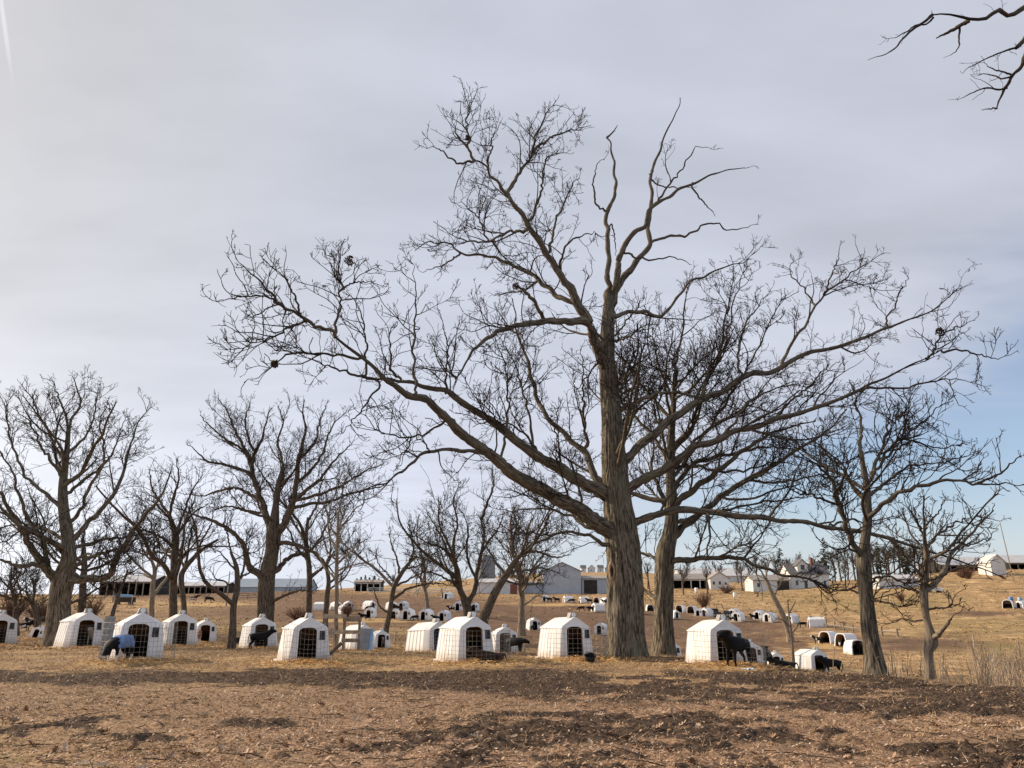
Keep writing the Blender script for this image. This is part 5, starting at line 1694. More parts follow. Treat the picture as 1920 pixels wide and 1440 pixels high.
# px, py of the front's foot, turn of the front (0 faces the camera, positive turns it to the right of the picture), size, kind, label
HUTCHES = [
    # the near row
    (256, 1236, 4, 1.10, 'full', 'white calf hutch holding the calf in the blue coat', 1.0),
    (577, 1243, 9, 1.0, 'full', 'white calf hutch with bowed wires across its doorway', 1.0),
    (893, 1240, 20, 1.02, 'full', 'white calf hutch with a brown calf lying in its wire loop', 1.0),
    (1082, 1236, 22, 1.0, 'full', 'white calf hutch with a black bucket at its front corner', 1.0),
    (1368, 1252, 22, 1.0, 'full', 'white calf hutch with a tall black calf standing before its door', 1.0),
    # the row behind
    (-4, 1204, 8, 1.2, 'full', 'white calf hutch cut off by the edge of the picture', .5),
    (160, 1205, 14, 1.2, 'full', 'white calf hutch in front of the broad oak, pale calf in its door', .6),
    (338, 1206, 8, 1.2, 'full', 'white calf hutch tucked behind the one with the blue-coated calf', .6),
    (384, 1207, 8, 1.1, 'full', 'small white calf hutch with the red calf in front', .7),
    (491, 1209, 10, 1.12, 'full', 'white calf hutch with a black calf standing across its door', .7),
    (684, 1213, 26, 1.05, 'full', 'white calf hutch behind the board frame and the leaning blue sheet', .6),
    (716, 1214, 12, .95, 'full', 'low white calf hutch right beside the leaning blue sheet', .9),
    (826, 1221, 32, 1.1, 'full', 'white calf hutch showing its grimy side, blue cloth in its doorway', .5),
    (950, 1229, 12, 1.05, 'full', 'white calf hutch with a black calf reaching out to its side', .5),
    (1262, 1231, 18, 1.0, 'full', 'white calf hutch half hidden behind the second oak trunk', .3),
    (1413, 1246, 14, 1.0, 'full', 'white calf hutch behind the tall black calf', .4),
    (1541, 1254, 32, 1.0, 'full', 'white calf hutch at the drop with a black calf stepping into it', .2),
    (1460, 1246, 20, .8, 'full', 'white calf hutch behind the two black calves by the sapling', .2),
    # the tipped one far left and those in the muddy field
    (64, 1199, -14, .62, 'small', 'small white hutch tipped askew beside the broad oak trunk', .5),
    (1004, 1183, 14, 1.0, 'small', 'small white hutch in the field above the bucket hutch', .5),
    (1124, 1191, -14, .95, 'small', 'small white hutch just left of the tallest oak trunk', .4),
    (610, 1145, 60, .95, 'small', 'far white hutch left of the slender tree behind the board frame', .4),
    (634, 1145, 24, .95, 'small', 'far white hutch hidden behind the slender tree trunk', .4),
    (655, 1145, 12, 1.0, 'small', 'far white hutch just right of the slender tree, upper row', .5),
    (648, 1152, 18, .95, 'small', 'far white hutch just above the top board of the frame', .6),
    (700, 1144, 40, 1.0, 'small', 'far white hutch with the brown calf before it, upper row', .6),
    (691, 1160, -14, 1.0, 'small', 'far white hutch at the left end of the lower field row', .8),
    (739, 1144, 30, .9, 'small', 'far white hutch behind the leaning dark tree, upper row', .5),
    (752, 1145, -20, 1.0, 'small', 'far white hutch at the right end of the upper field row', .5),
    (738, 1161, -10, .92, 'small', 'far white hutch with a dark calf either side, lower field row', .8),
    (760, 1163, -20, 1.05, 'small', 'far white hutch third in the lower field row', .8),
    (793, 1164, -24, 1.05, 'small', 'far white hutch fourth in the lower field row', .8),
    (828, 1166, -20, 1.0, 'small', 'far white hutch at the right end of the lower field row', .8),
    (836, 1124, -30, 1.05, 'small', 'far white hutch near the white rail fence, cow beside it', .4),
    (858, 1146, -16, 1.05, 'small', 'far white hutch just left of the two-forked dark tree', .4),
    (888, 1147, -10, .95, 'small', 'far white hutch just right of the two-forked dark tree', .4),
    (1021, 1128, -20, .95, 'small', 'distant white hutch at the left end of the barn row', .5),
    (1057, 1130, -70, .95, 'small', 'distant white hutch below the middle of the grey barn', .5),
    (1087, 1131, -70, .95, 'small', 'distant creamy hutch below the dark barn doorway', .5),
    (1118, 1132, -20, .95, 'open', 'distant white hutch at the right end of the barn row', .5),
    (1139, 1134, 30, .95, 'small', 'distant white hutch touching the tallest oak trunk', .5),
    (1112, 1147, -60, 1.0, 'small', 'distant white hutch with two black calves, below the barn row', .5),
    (1204, 1152, 60, 1.0, 'small', 'distant white hutch between the two oak trunks', .3),
    (1220, 1147, 10, .9, 'open', 'distant open hutch between the oak trunks with a black calf inside', .3),
    (1273, 1149, -20, 1.0, 'open', 'far open hutch just right of the second oak, upper one', .4),
    (1270, 1160, 40, .9, 'small', 'far white hutch just right of the second oak, lower one', .4),
    (1295, 1151, -20, 1.0, 'open', 'far open hutch third from the second oak', .4),
    (1309, 1157, -14, .95, 'small', 'far white hutch left of the pair before the utility vehicle', .5),
    (1320, 1157, -40, 1.05, 'small', 'far white hutch right of the pair before the utility vehicle', .5),
    (1372, 1156, -30, .9, 'small', 'far white hutch touching the front of the utility vehicle', .4),
    (1380, 1166, -20, 1.1, 'small', 'far white hutch with a black and white calf, below the vehicle', .5),
    (1420, 1162, -20, 1.05, 'small', 'valley hutch with a black calf at its left side', .4),
    (1438, 1167, -30, 1.05, 'small', 'valley hutch left of the dead leaning trunk', .4),
    (1478, 1170, -30, 1.05, 'small', 'valley hutch behind the dead leaning trunk', .4),
    (1517, 1178, -80, 1.1, 'small', 'valley hutch seen side-on as a plain white block', .4),
    (1546, 1208, -30, 1.05, 'open', 'creamy open hutch with a black and white calf, valley floor', .9),
    (1576, 1213, -38, 1.05, 'open', 'open hutch with a calf in its mouth, valley floor', .9),
    (1613, 1228, 24, 1.05, 'open', 'open hutch against the slim oak with a black calf inside', .5),
    (1890, 1142, -8, 1.15, 'open', 'white hutch on the far grassy slope by the blue barrels', .2),
    (1911, 1142, -30, 1.0, 'small', 'smaller white hutch on the far grassy slope, at the picture edge', .2),
]
HUTCHES = [(a, b, c - math.degrees(math.atan((a - 960) / FPX * CT)), *r) for a, b, c, *r in HUTCHES]   # turn counted from the line of sight
HPOS = {}


HDIST = {256: 25.2, 577: 24.8, 893: 25.0, 1082: 26.2, 1368: 24.2, -4: 41, 160: 37, 338: 40, 384: 54, 491: 39, 684: 45, 716: 56, 826: 39, 950: 41, 1262: 46, 1413: 42, 1541: 45, 1460: 50}   # metres from the camera


def place_hutches_on_ground():
    for (px, py, rz, s, kind, label, straw) in HUTCHES:
        if py > 1225:
            near = {1252: 21, 1254: 30, 1246: 36}.get(py, 20)
            if px == 1460:
                near = 44
            if px == 1613 and False:
                near = 50
        else:
            near = 30 if py > 1190 else 50
            if px > 1530:
                near = 55
        dist = HDIST.get(px)
        g = ground_at(px, dist) if dist else ground_pix(px, py, near)
        HPOS[label] = g
        if straw:
            a = math.radians(rz)
            STRAW_SPOTS.append((g[0] + math.sin(a) * .6, g[1] - math.cos(a) * .6, 1.55 * s, straw * .95))


def build_hutches():
    protos = {'full': hutch_proto(), 'small': small_hutch_proto(), 'open': open_hutch_proto()}
    used = set()
    for i, (px, py, rz, s, kind, label, straw) in enumerate(HUTCHES):
        g = HPOS[label]
        o = protos[kind] if kind not in used else copy_tree(protos[kind])
        used.add(kind)
        o.location = (g[0], g[1], g[2] + .0)
        # slope of the ground under it
        a = math.radians(rz)
        fwd = np.array((-math.sin(a), math.cos(a)))
        e = HL * s
        h0, h1 = float(height(g[0], g[1])), float(height(g[0] + fwd[0] * e, g[1] + fwd[1] * e))
        o.rotation_euler = (math.atan2(h1 - h0, e), math.radians(random.uniform(-1.2, 1.2)), a)
        if 'tipped' in label:
            o.rotation_euler = (.06, math.radians(13), a)
            o.location.z += .05
        o.scale = (s, s, s * (1.0 if s > .8 else 1.0))
        tag(o, label, 'hutch', 'white calf hutches')
    H = HPOS
    for (key, kw) in (
        ('white calf hutch holding the calf in the blue coat', dict(label='wire pen with a metal sheet at one end round the blue-coated calf', sx=1.0, sy=1.02, arc=(178, 362), h=1.18, cols=28)),
        ('white calf hutch with bowed wires across its doorway', dict(label='bowed wire panel curved across the front of its hutch', sx=.72, sy=.28, arc=(180, 360), bent=.10, h=1.08, cols=20)),
        ('white calf hutch with a brown calf lying in its wire loop', dict(label='wire loop round the brown calf lying down', sx=.98, sy=.95, arc=(182, 375), h=.95, cols=26)),
        ('white calf hutch with a black bucket at its front corner', dict(label='wire pen of the hutch beside the tallest oak, bucket outside it', sx=.95, sy=.7, arc=(180, 372), h=.98, cols=24)),
        ('white calf hutch with a tall black calf standing before its door', dict(label='wire pen round the tall black calf', sx=1.0, sy=1.0, arc=(180, 365), h=1.05, cols=26)),
        ('white calf hutch in front of the broad oak, pale calf in its door', dict(label='wire panel across the hutch in front of the broad oak', sx=.85, sy=.55, arc=(180, 360), h=1.0, cols=18)),
        ('white calf hutch with a black calf standing across its door', dict(label='wire pen round the black calf standing side-on', sx=.95, sy=.8, arc=(180, 360), h=1.05, cols=18)),
        ('white calf hutch with a black calf reaching out to its side', dict(label='wire panel on the hutch whose black calf reaches sideways', sx=.8, sy=.5, arc=(180, 360), h=1.0, cols=18)),
        ('white calf hutch behind the tall black calf', dict(label='wire pen on the hutch behind the tall black calf', sx=.85, sy=.5, arc=(180, 360), h=1.0, cols=16)),
        ('white calf hutch tucked behind the one with the blue-coated calf', dict(label='wire panel on the hutch tucked behind the blue-coated calf', sx=.8, sy=.5, arc=(180, 360), h=.95, cols=16)),
        ('white calf hutch cut off by the edge of the picture', dict(label='wire panel on the hutch cut off by the picture edge', sx=.85, sy=.5, arc=(180, 360), h=1.0, cols=16)),
        ('white calf hutch showing its grimy side, blue cloth in its doorway', dict(label='wire panel before the doorway with the blue cloth', sx=.7, sy=.4, arc=(180, 360), h=1.0, cols=16)),
    ):
        row = [h for h in HUTCHES if h[5] == key][0]
        g = H[key]
        wire_pen((g[0], g[1], g[2]), math.radians(row[2]), seed=row[0] + 50, rad=0.0038 * max(1.0, g[1] / 36), **kw)
# ------------------------------------------------------------------ calves and cows
def skin_body(name, verts, edges, radii, levels=2, root=0):
    me = bpy.data.meshes.new(name)
    me.from_pydata(verts, edges, [])
    o = bpy.data.objects.new(name, me)
    COL.objects.link(o)
    sk = o.modifiers.new('skin', 'SKIN')
    sk.use_smooth_shade = True
    for i, r in enumerate(radii):
        v = me.skin_vertices[0].data[i]
        v.radius = r if isinstance(r, tuple) else (r, r)
        v.use_root = (i == root)
    sb = o.modifiers.new('sub', 'SUBSURF')
    sb.levels = sb.render_levels = levels
    dg = bpy.context.evaluated_depsgraph_get()
    ev = o.evaluated_get(dg)
    out = bpy.data.meshes.new_from_object(ev)
    out.name = name
    bpy.data.objects.remove(o)
    bpy.data.meshes.remove(me)
    out.materials.clear()
    out.polygons.foreach_set('use_smooth', [True] * len(out.polygons))
    return out


def calf_mesh(pose):
    """a calf facing +X, shoulder about 0.9 m"""
    V, E, R = [], [], []

    def add(p, r, frm=None):
        V.append(p)
        R.append(r)
        if frm is not None:
            E.append((frm, len(V) - 1))
        return len(V) - 1
    dz = -0.46 if pose == 'lying' else 0.0
    pel = add((-.40, 0, .74 + dz), (.16, .17))
    mid = add((-.08, 0, .68 + dz), (.20, .225), pel)
    che = add((.26, 0, .68 + dz), (.175, .225), mid)
    if pose == 'down':
        nk = add((.49, 0, .64), (.115, .135), che)
        hd = add((.62, 0, .47), (.105, .115), nk)
        mz0 = add((.70, 0, .33), (.08, .085), hd)
        mz = add((.75, 0, .23), (.066, .066), mz0)
    elif pose == 'reach':
        nk = add((.48, 0, .76), (.115, .14), che)
        hd = add((.64, 0, .76), (.105, .115), nk)
        mz0 = add((.78, 0, .68), (.08, .085), hd)
        mz = add((.87, 0, .62), (.066, .066), mz0)
    else:
        nk = add((.45, 0, .85 + dz), (.115, .14), che)
        hd = add((.57, 0, 1.03 + dz), (.10, .115), nk)
        mz0 = add((.72, 0, .97 + dz), (.078, .085), hd)
        mz = add((.84, 0, .91 + dz), (.066, .066), mz0)
    h = np.array(V[hd])
    for s in (-1, 1):
        e1 = add(tuple(h + np.array((-.03, s * .12, .035))), (.028, .022), hd)
        add(tuple(h + np.array((-.06, s * .21, .02))), (.034, .016), e1)
    if pose == 'lying':
        for s in (-1, 1):
            a = add((.24, s * .16, .14), .07, che)
            b = add((.44, s * .18, .06), .045, a)
            add((.24, s * .22, .04), .035, b)
            a = add((-.34, s * .19, .16), .10, pel)
            b = add((-.10, s * .26, .08), .055, a)
            add((-.36, s * .28, .045), .035, b)
    else:
        st = {'walk': (.10, -.10, -.12, .10)}.get(pose, (.02, -.03, -.02, .03))
        for s, of, ob in ((-1, st[0], st[2]), (1, st[1], st[3])):
            a = add((.28, s * .11, .55), (.075, .085), che)
            b = add((.28 + of * .4, s * .12, .40), .052, a)
            c = add((.30 + of * .8, s * .12, .25), .040, b)
            d = add((.29 + of, s * .12, .09), .031, c)
            add((.31 + of, s * .12, .02), .038, d)
            a = add((-.42, s * .11, .60), (.095, .10), pel)
            b = add((-.36 + ob * .3, s * .13, .44), .068, a)
            c = add((-.51 + ob * .8, s * .13, .29), .040, b)
            d = add((-.47 + ob, s * .13, .09), .031, c)
            add((-.45 + ob, s * .13, .02), .038, d)
    t = add((-.55, 0, .82 + dz), .032, pel)
    t = add((-.62, 0, .64 + dz), .02, t)
    t = add((-.62, 0, .42 + dz * .6), .028, t)
    add((-.61, 0, .32 + dz * .55), .012, t)
    return skin_body('calf_body', V, E, R, 2, pel)


def hide_mat(name, base, patch=None, amount=0.5, legs=None, face=None, seed=0.0, scale=2.6):
    t = NT(name)
    co = t.coord()
    mp = t.n('ShaderNodeMapping')
    mp.inputs['Location'].default_value = (seed, seed * 1.7, seed * .6)
    t.t.links.new(co, mp.inputs['Vector'])
    c = t.mix(t.ramp(t.noise(26, 3, co), .35, .65), tuple(q * .7 for q in base), base)
    if patch:
        f = t.ramp(t.noise(scale, 2, mp.outputs[0], .4), amount - .02, amount + .02)
        c = t.mix(f, c, patch)
    sp = t.n('ShaderNodeSeparateXYZ')
    t.t.links.new(co, sp.inputs[0])
    if legs:
        c = t.mix(t.ramp(sp.outputs['Z'], .26, .32, 1, 0), c, legs)
    if face:
        c = t.mix(t.ramp(sp.outputs['X'], .60, .66), c, face)
    t.col(c, .6, .14)
    return t.m


M['coat'] = simple_mat('blue_coat_cloth', (0.16, 0.26, 0.50), 0.75, .3, 9, bump=.3)


def build_animals():
    black, white, red = (.009, .0085, .0095), (.66, .62, .57), (.25, .085, .035)
    hides = {
        'black': hide_mat('black_hide', black),
        'socks': hide_mat('black_hide_white_legs', black, legs=white),
        'holstein': hide_mat('patched_hide', black, white, .56, legs=white, seed=3.1),
        'blaze': hide_mat('black_hide_white_face', black, white, .66, face=white, seed=1.3),
        'red': hide_mat('red_hide', red, white, .62, legs=white, seed=5.2),
        'brown': hide_mat('brown_hide', (.05, .028, .019), seed=2),
        'pale': hide_mat('pale_hide', (.34, .30, .27), seed=2),
    }
    base = {p: calf_mesh(p) for p in ('stand', 'down', 'reach', 'walk', 'lying')}
    for me in base.values():
        me.materials.append(hides['black'])

    def calf(px, py, near, rz, pose, hide, size, label, name='calf', group='calves and cattle of the farm', fixed=None, z=0.0, dist=None):
        g = np.array(fixed) if fixed is not None else (ground_at(px, dist) if dist else ground_pix(px, py, near))
        o = bpy.data.objects.new(name, base[pose])
        COL.objects.link(o)
        o.material_slots[0].link = 'OBJECT'
        o.material_slots[0].material = hides[hide]
        o.location = (g[0], g[1], g[2] - .005 + z)
        o.rotation_euler = (0, 0, math.radians(rz))
        o.scale = (size,) * 3
        tag(o, label, name, group)
        return o
    # rz: 0 faces right in the picture, 180 left, 270 faces the camera, 90 away
    c = calf(220, 1243, 18, 262, 'down', 'socks', .95, 'black calf with white legs wearing a blue coat in the pen', dist=24.2)
    # its coat follows the barrel of the body
    src = base['down']
    keep = [p for p in src.polygons if -.58 < p.center.x < .30 and p.center.z > .50 and abs(p.center.y) < .30]
    used = sorted({v for p in keep for v in p.vertices})
    remap = {v: k_ for k_, v in enumerate(used)}
    mb = MB()
    mb.add([src.vertices[v].co + src.vertices[v].normal * (.022 + .008 * math.sin(src.vertices[v].co.x * 34) * math.cos(src.vertices[v].co.z * 21)) for v in used], [tuple(remap[v] for v in p.vertices) for p in keep])
    co = mb.build('calf_coat', M['coat'], c, smooth=True)
    co.modifiers.new('thick', 'SOLIDIFY').thickness = .02
    co['label'] = 'blue quilted coat over the calf'
    H = HPOS
    g = H['white calf hutch in front of the broad oak, pale calf in its door']
    calf(0, 0, 0, 278, 'stand', 'pale', .8, 'pale grey calf standing in the doorway before the broad oak', fixed=(g[0] - .02, g[1] + .55, g[2] + .05))
    calf(371, 1211, 30, 292, 'down', 'red', .95, 'red calf with its head down before the small hutch', dist=52.6)
    calf(486, 1214, 26, 8, 'stand', 'black', .86, 'black calf standing side-on across a hutch doorway', dist=37.6)
    g = H['low white calf hutch right beside the leaning blue sheet']
    calf(0, 0, 0, 275, 'stand', 'pale', .7, 'pale calf inside the low hutch by the blue sheet', fixed=(g[0] + .0, g[1] + .5, g[2] + .05))
    calf(918, 1240, 18, 200, 'lying', 'brown', .85, 'dark brown calf lying inside the wire loop', dist=24.3)
    calf(966, 1230, 27, 330, 'reach', 'black', .95, 'black calf beside its hutch reaching out low', dist=40.2)
    calf(1384, 1252, 19, 218, 'stand', 'black', .95, 'tall black calf with its head raised, in the near wire pen', dist=23.2)
    calf(1441, 1243, 36, 80, 'stand', 'black', 1.08, 'black calf seen from behind beside the sapling', dist=43)
    calf(1470, 1249, 34, 165, 'lying', 'black', 1.05, 'black calf lying down below the sapling', dist=38)
    calf(1561, 1254, 26, 184, 'walk', 'black', 1.0, 'black calf stepping into its hutch at the drop', dist=44)
    far = [
        (1534, 1209, 55, 180, 'reach', 'blaze', 1.05, 'black and white calf leaving its creamy open hutch'),
        (1575, 1214, 55, 262, 'stand', 'blaze', 1.0, 'white-faced calf in the mouth of an open hutch'),
        (735, 1163, 60, 200, 'reach', 'black', 1.0, 'far black calf left of the leaning dark tree'),
        (778, 1165, 60, 190, 'reach', 'black', 1.0, 'far black calf in the middle of the lower field row'),
        (817, 1167, 60, 185, 'reach', 'black', 1.0, 'far black calf toward the right end of the lower field row'),
        (680, 1163, 60, 190, 'reach', 'black', 1.0, 'far black calf at the left end of the lower field row'),
        (693, 1147, 70, 200, 'down', 'brown', 1.15, 'far brown calf before the upper row hutch'),
        (746, 1147, 70, 210, 'stand', 'brown', 1.1, 'far dark brown calf in the upper field row'),
        (846, 1149, 70, 180, 'reach', 'holstein', 1.15, 'far patched calf reaching left of the two-forked tree'),
        (885, 1147, 70, 180, 'walk', 'black', 1.0, 'far black calf right of the two-forked tree'),
        (829, 1125, 90, 260, 'stand', 'holstein', 1.1, 'far patched calf beside the hutch near the white fence'),
        (999, 1184, 50, 250, 'down', 'black', .95, 'black calf at the small hutch above the bucket hutch'),
        (1030, 1130, 90, 180, 'reach', 'black', 1.25, 'distant black calf in the barn row, leftmost'),
        (1044, 1131, 90, 180, 'walk', 'black', 1.25, 'distant black calf in the barn row, second'),
        (1072, 1132, 90, 180, 'reach', 'black', 1.25, 'distant black calf in the barn row, third'),
        (1105, 1133, 90, 190, 'walk', 'black', 1.25, 'distant black calf in the barn row, fourth'),
        (1134, 1135, 90, 190, 'reach', 'blaze', 1.25, 'distant white-faced calf close to the tallest oak trunk'),
        (1090, 1147, 80, 185, 'down', 'brown', 1.2, 'distant brown calf with head down below the barn row'),
        (1107, 1148, 80, 185, 'reach', 'black', 1.2, 'distant black calf right beside the brown one below the barn row'),
        (1223, 1147, 80, 260, 'stand', 'black', 1.0, 'distant black calf between the two oak trunks'),
        (1295, 1151, 80, 265, 'stand', 'black', .9, 'far black calf inside the third open hutch from the oak'),
        (1373, 1167, 60, 200, 'down', 'holstein', 1.1, 'far patched calf below the utility vehicle'),
        (1412, 1163, 60, 190, 'reach', 'black', 1.05, 'black calf at the left end of the valley hutches'),
        (1428, 1168, 60, 265, 'stand', 'pale', .95, 'pale calf between two valley hutches'),
        (1505, 1178, 60, 180, 'reach', 'black', 1.1, 'black calf left of the plain white block hutch'),
    ]
    for px, py, near, rz, pose, hide, s, label in far:
        k_ = len(label) % 5
        calf(px, py, near, rz + (k_ - 2) * 14, ('stand', 'down', pose, 'walk', pose)[k_], hide, s * .86, label)
    g = H['open hutch against the slim oak with a black calf inside']
    calf(0, 0, 0, 285, 'stand', 'black', 1.0, 'black calf inside the open hutch against the slim oak', fixed=(g[0] + .05, g[1] + .45, g[2] + .02))
    calf(362, 1131, 90, 355, 'stand', 'holstein', 1.55, 'black and white cow on the dirt bank, left of two', name='cow')
    calf(391, 1131, 90, 8, 'down', 'black', 1.55, 'black cow on the dirt bank, right of two', name='cow')
    calf(42, 1190, 55, 20, 'stand', 'holstein', 1.05, 'black and white calf behind the small tipped hutch')
    calf(57, 1183, 60, 170, 'stand', 'blaze', 1.1, 'black and white calf in the shade behind the short dark tree')
# ------------------------------------------------------------------ farm buildings
def siding_mat(name, c, pitch=0.3, rough=.6, var=.12, metal=0.0, horiz=False):
    t = NT(name)
    co = t.coord()
    sp = t.n('ShaderNodeSeparateXYZ')
    t.t.links.new(co, sp.inputs[0])
    w = t.math('FRACT', t.math('DIVIDE', sp.outputs['Z' if horiz else 'X'], pitch), 0)
    line = t.ramp(w, 0.0, 0.14, 1, 0)
    n = t.noise(.7, 5, co)
    b = t.mix(t.ramp(n, .35, .7), tuple(q * (1 - var) for q in c), c)
    b = t.mix(t.math('MULTIPLY', line, .35), b, tuple(q * .5 for q in c))
    t.col(b, rough, .3)
    t.b.inputs['Metallic'].default_value = metal
    t.bump(line, .4, .03)
    return t.m


M['white_siding'] = siding_mat('white_siding', (.66, .66, .65), .25, horiz=True)
M['white_metal'] = siding_mat('white_metal_siding', (.62, .63, .64), .3)
M['grey_metal'] = siding_mat('grey_metal_siding', (.40, .44, .50), .35)
M['roof_pale'] = siding_mat('pale_metal_roof', (.56, .55, .55), .45, rough=.45)
M['roof_blue'] = siding_mat('blue_grey_roof', (.30, .35, .41), .45, rough=.5)
M['roof_tan'] = siding_mat('weathered_roof', (.34, .30, .26), .4)
M['roof_dark'] = siding_mat('dark_shingle_roof', (.13, .12, .12), .3, horiz=True)
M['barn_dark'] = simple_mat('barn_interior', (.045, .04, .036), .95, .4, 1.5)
M['red_brown'] = siding_mat('red_brown_door', (.20, .075, .05), .25)
M['brown_siding'] = siding_mat('brown_siding', (.16, .11, .075), .3)
M['glass'] = simple_mat('window_glass', (.03, .04, .05), .15, .3, 2, spec=.6)
M['silo'] = siding_mat('silo_staves', (.20, .215, .235), .4, horiz=True)
M['conifer'] = None


def site(px0, px1, d):
    a, b = ground_at(px0, d), ground_at(px1, d)
    z = min(a[2], b[2])
    return a, b, np.hypot(b[0] - a[0], b[1] - a[1]), z


def gable(name, label, px0, px1, d, wall_h, rise, depth, walls, roof, ridge='x', turn=0.0, doors=(), windows=(), open_front=0, post='wood_pale', over=.35, cat='building', back='barn_dark', dz=0.0, wall_z=0.0):
    """ridge 'x': long side to the camera; 'y': gable end to the camera. doors, windows: (u0, u1, z0, z1, material) along the front"""
    a, b, W, z = site(px0, px1, d)
    root = tag(empty(name, (a[0], a[1], z + dz), math.radians(turn)), label, cat)
    bl = 1.2   # walls go down into the bank
    m = MB()
    t_ = .12
    if ridge == 'x':
        gab = lambda x0, x1: m.add([(x, y, zz) for x in (x0, x1) for (y, zz) in ((0, -bl), (depth, -bl), (depth, wall_h), (depth / 2, wall_h + rise - .02), (0, wall_h))],
                                   [(0, 1, 2, 3, 4), (9, 8, 7, 6, 5), (0, 5, 6, 1), (1, 6, 7, 2), (2, 7, 8, 3), (3, 8, 9, 4), (4, 9, 5, 0)])
        gab(0, t_)
        gab(W - t_, W)
        m.box((t_, depth - t_, -bl), (W - t_, depth, wall_h))
        if not open_front:
            m.box((t_, 0, -bl), (W - t_, t_, wall_h))
    else:
        m.add([(x, y, zz) for y in (0, t_) for (x, zz) in ((0, -bl), (W, -bl), (W, wall_h), (W / 2, wall_h + rise - .02), (0, wall_h))],
              [(0, 1, 2, 3, 4), (9, 8, 7, 6, 5), (0, 5, 6, 1), (1, 6, 7, 2), (2, 7, 8, 3), (3, 8, 9, 4), (4, 9, 5, 0)])
        m.box((0, t_, -bl), (t_, depth, wall_h))
        m.box((W - t_, t_, -bl), (W, depth, wall_h))
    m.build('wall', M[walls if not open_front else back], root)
    # roof slabs
    if ridge == 'x':
        hs = depth / 2
        for i, (y0, y1) in enumerate(((-over, hs), (depth + over, hs))):
            z0, z1 = wall_h - rise * over / hs, wall_h + rise
            m = MB()
            m.add([(-over, y0, z0), (W + over, y0, z0), (W + over, y1, z1), (-over, y1, z1), (-over, y0, z0 + .14), (W + over, y0, z0 + .14), (W + over, y1, z1 + .14), (-over, y1, z1 + .14)],
                  [(0, 1, 2, 3), (7, 6, 5, 4), (0, 4, 5, 1), (1, 5, 6, 2), (2, 6, 7, 3), (3, 7, 4, 0)])
            m.build('roof', M[roof], root)
    else:
        hs = W / 2
        for x0, x1 in ((-over, hs), (W + over, hs)):
            z0, z1 = wall_h - rise * over / hs, wall_h + rise
            m = MB()
            m.add([(x0, -over, z0), (x0, depth, z0), (x1, depth, z1), (x1, -over, z1), (x0, -over, z0 + .14), (x0, depth, z0 + .14), (x1, depth, z1 + .14), (x1, -over, z1 + .14)],
                  [(0, 1, 2, 3), (7, 6, 5, 4), (0, 4, 5, 1), (1, 5, 6, 2), (2, 6, 7, 3), (3, 7, 4, 0)])
            m.build('roof', M[roof], root)
    if open_front:
        for i in range(open_front + 1):
            x = (W - .3) * i / open_front
            m = MB()
            m.box((x, -.02, -bl), (x + .28, .22, wall_h - .1))
            m.build('post', M[post], root)
        m = MB()
        m.box((0, .0, wall_h - .45), (W, .2, wall_h - .06))
        m.build('beam', M[post], root)
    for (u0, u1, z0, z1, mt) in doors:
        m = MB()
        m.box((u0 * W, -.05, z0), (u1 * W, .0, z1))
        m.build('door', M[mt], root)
    for (u0, u1, z0, z1) in windows:
        m = MB()
        m.box((u0 * W, -.04, z0), (u1 * W, .0, z1))
        w = m.build('window', M['white_metal'], root)
        m = MB()
        e = (u1 - u0) * W * .12
        m.box((u0 * W + e, -.05, z0 + e), (u1 * W - e, -.042, z1 - e))
        m.build('pane', M['glass'], w)
    return root, W


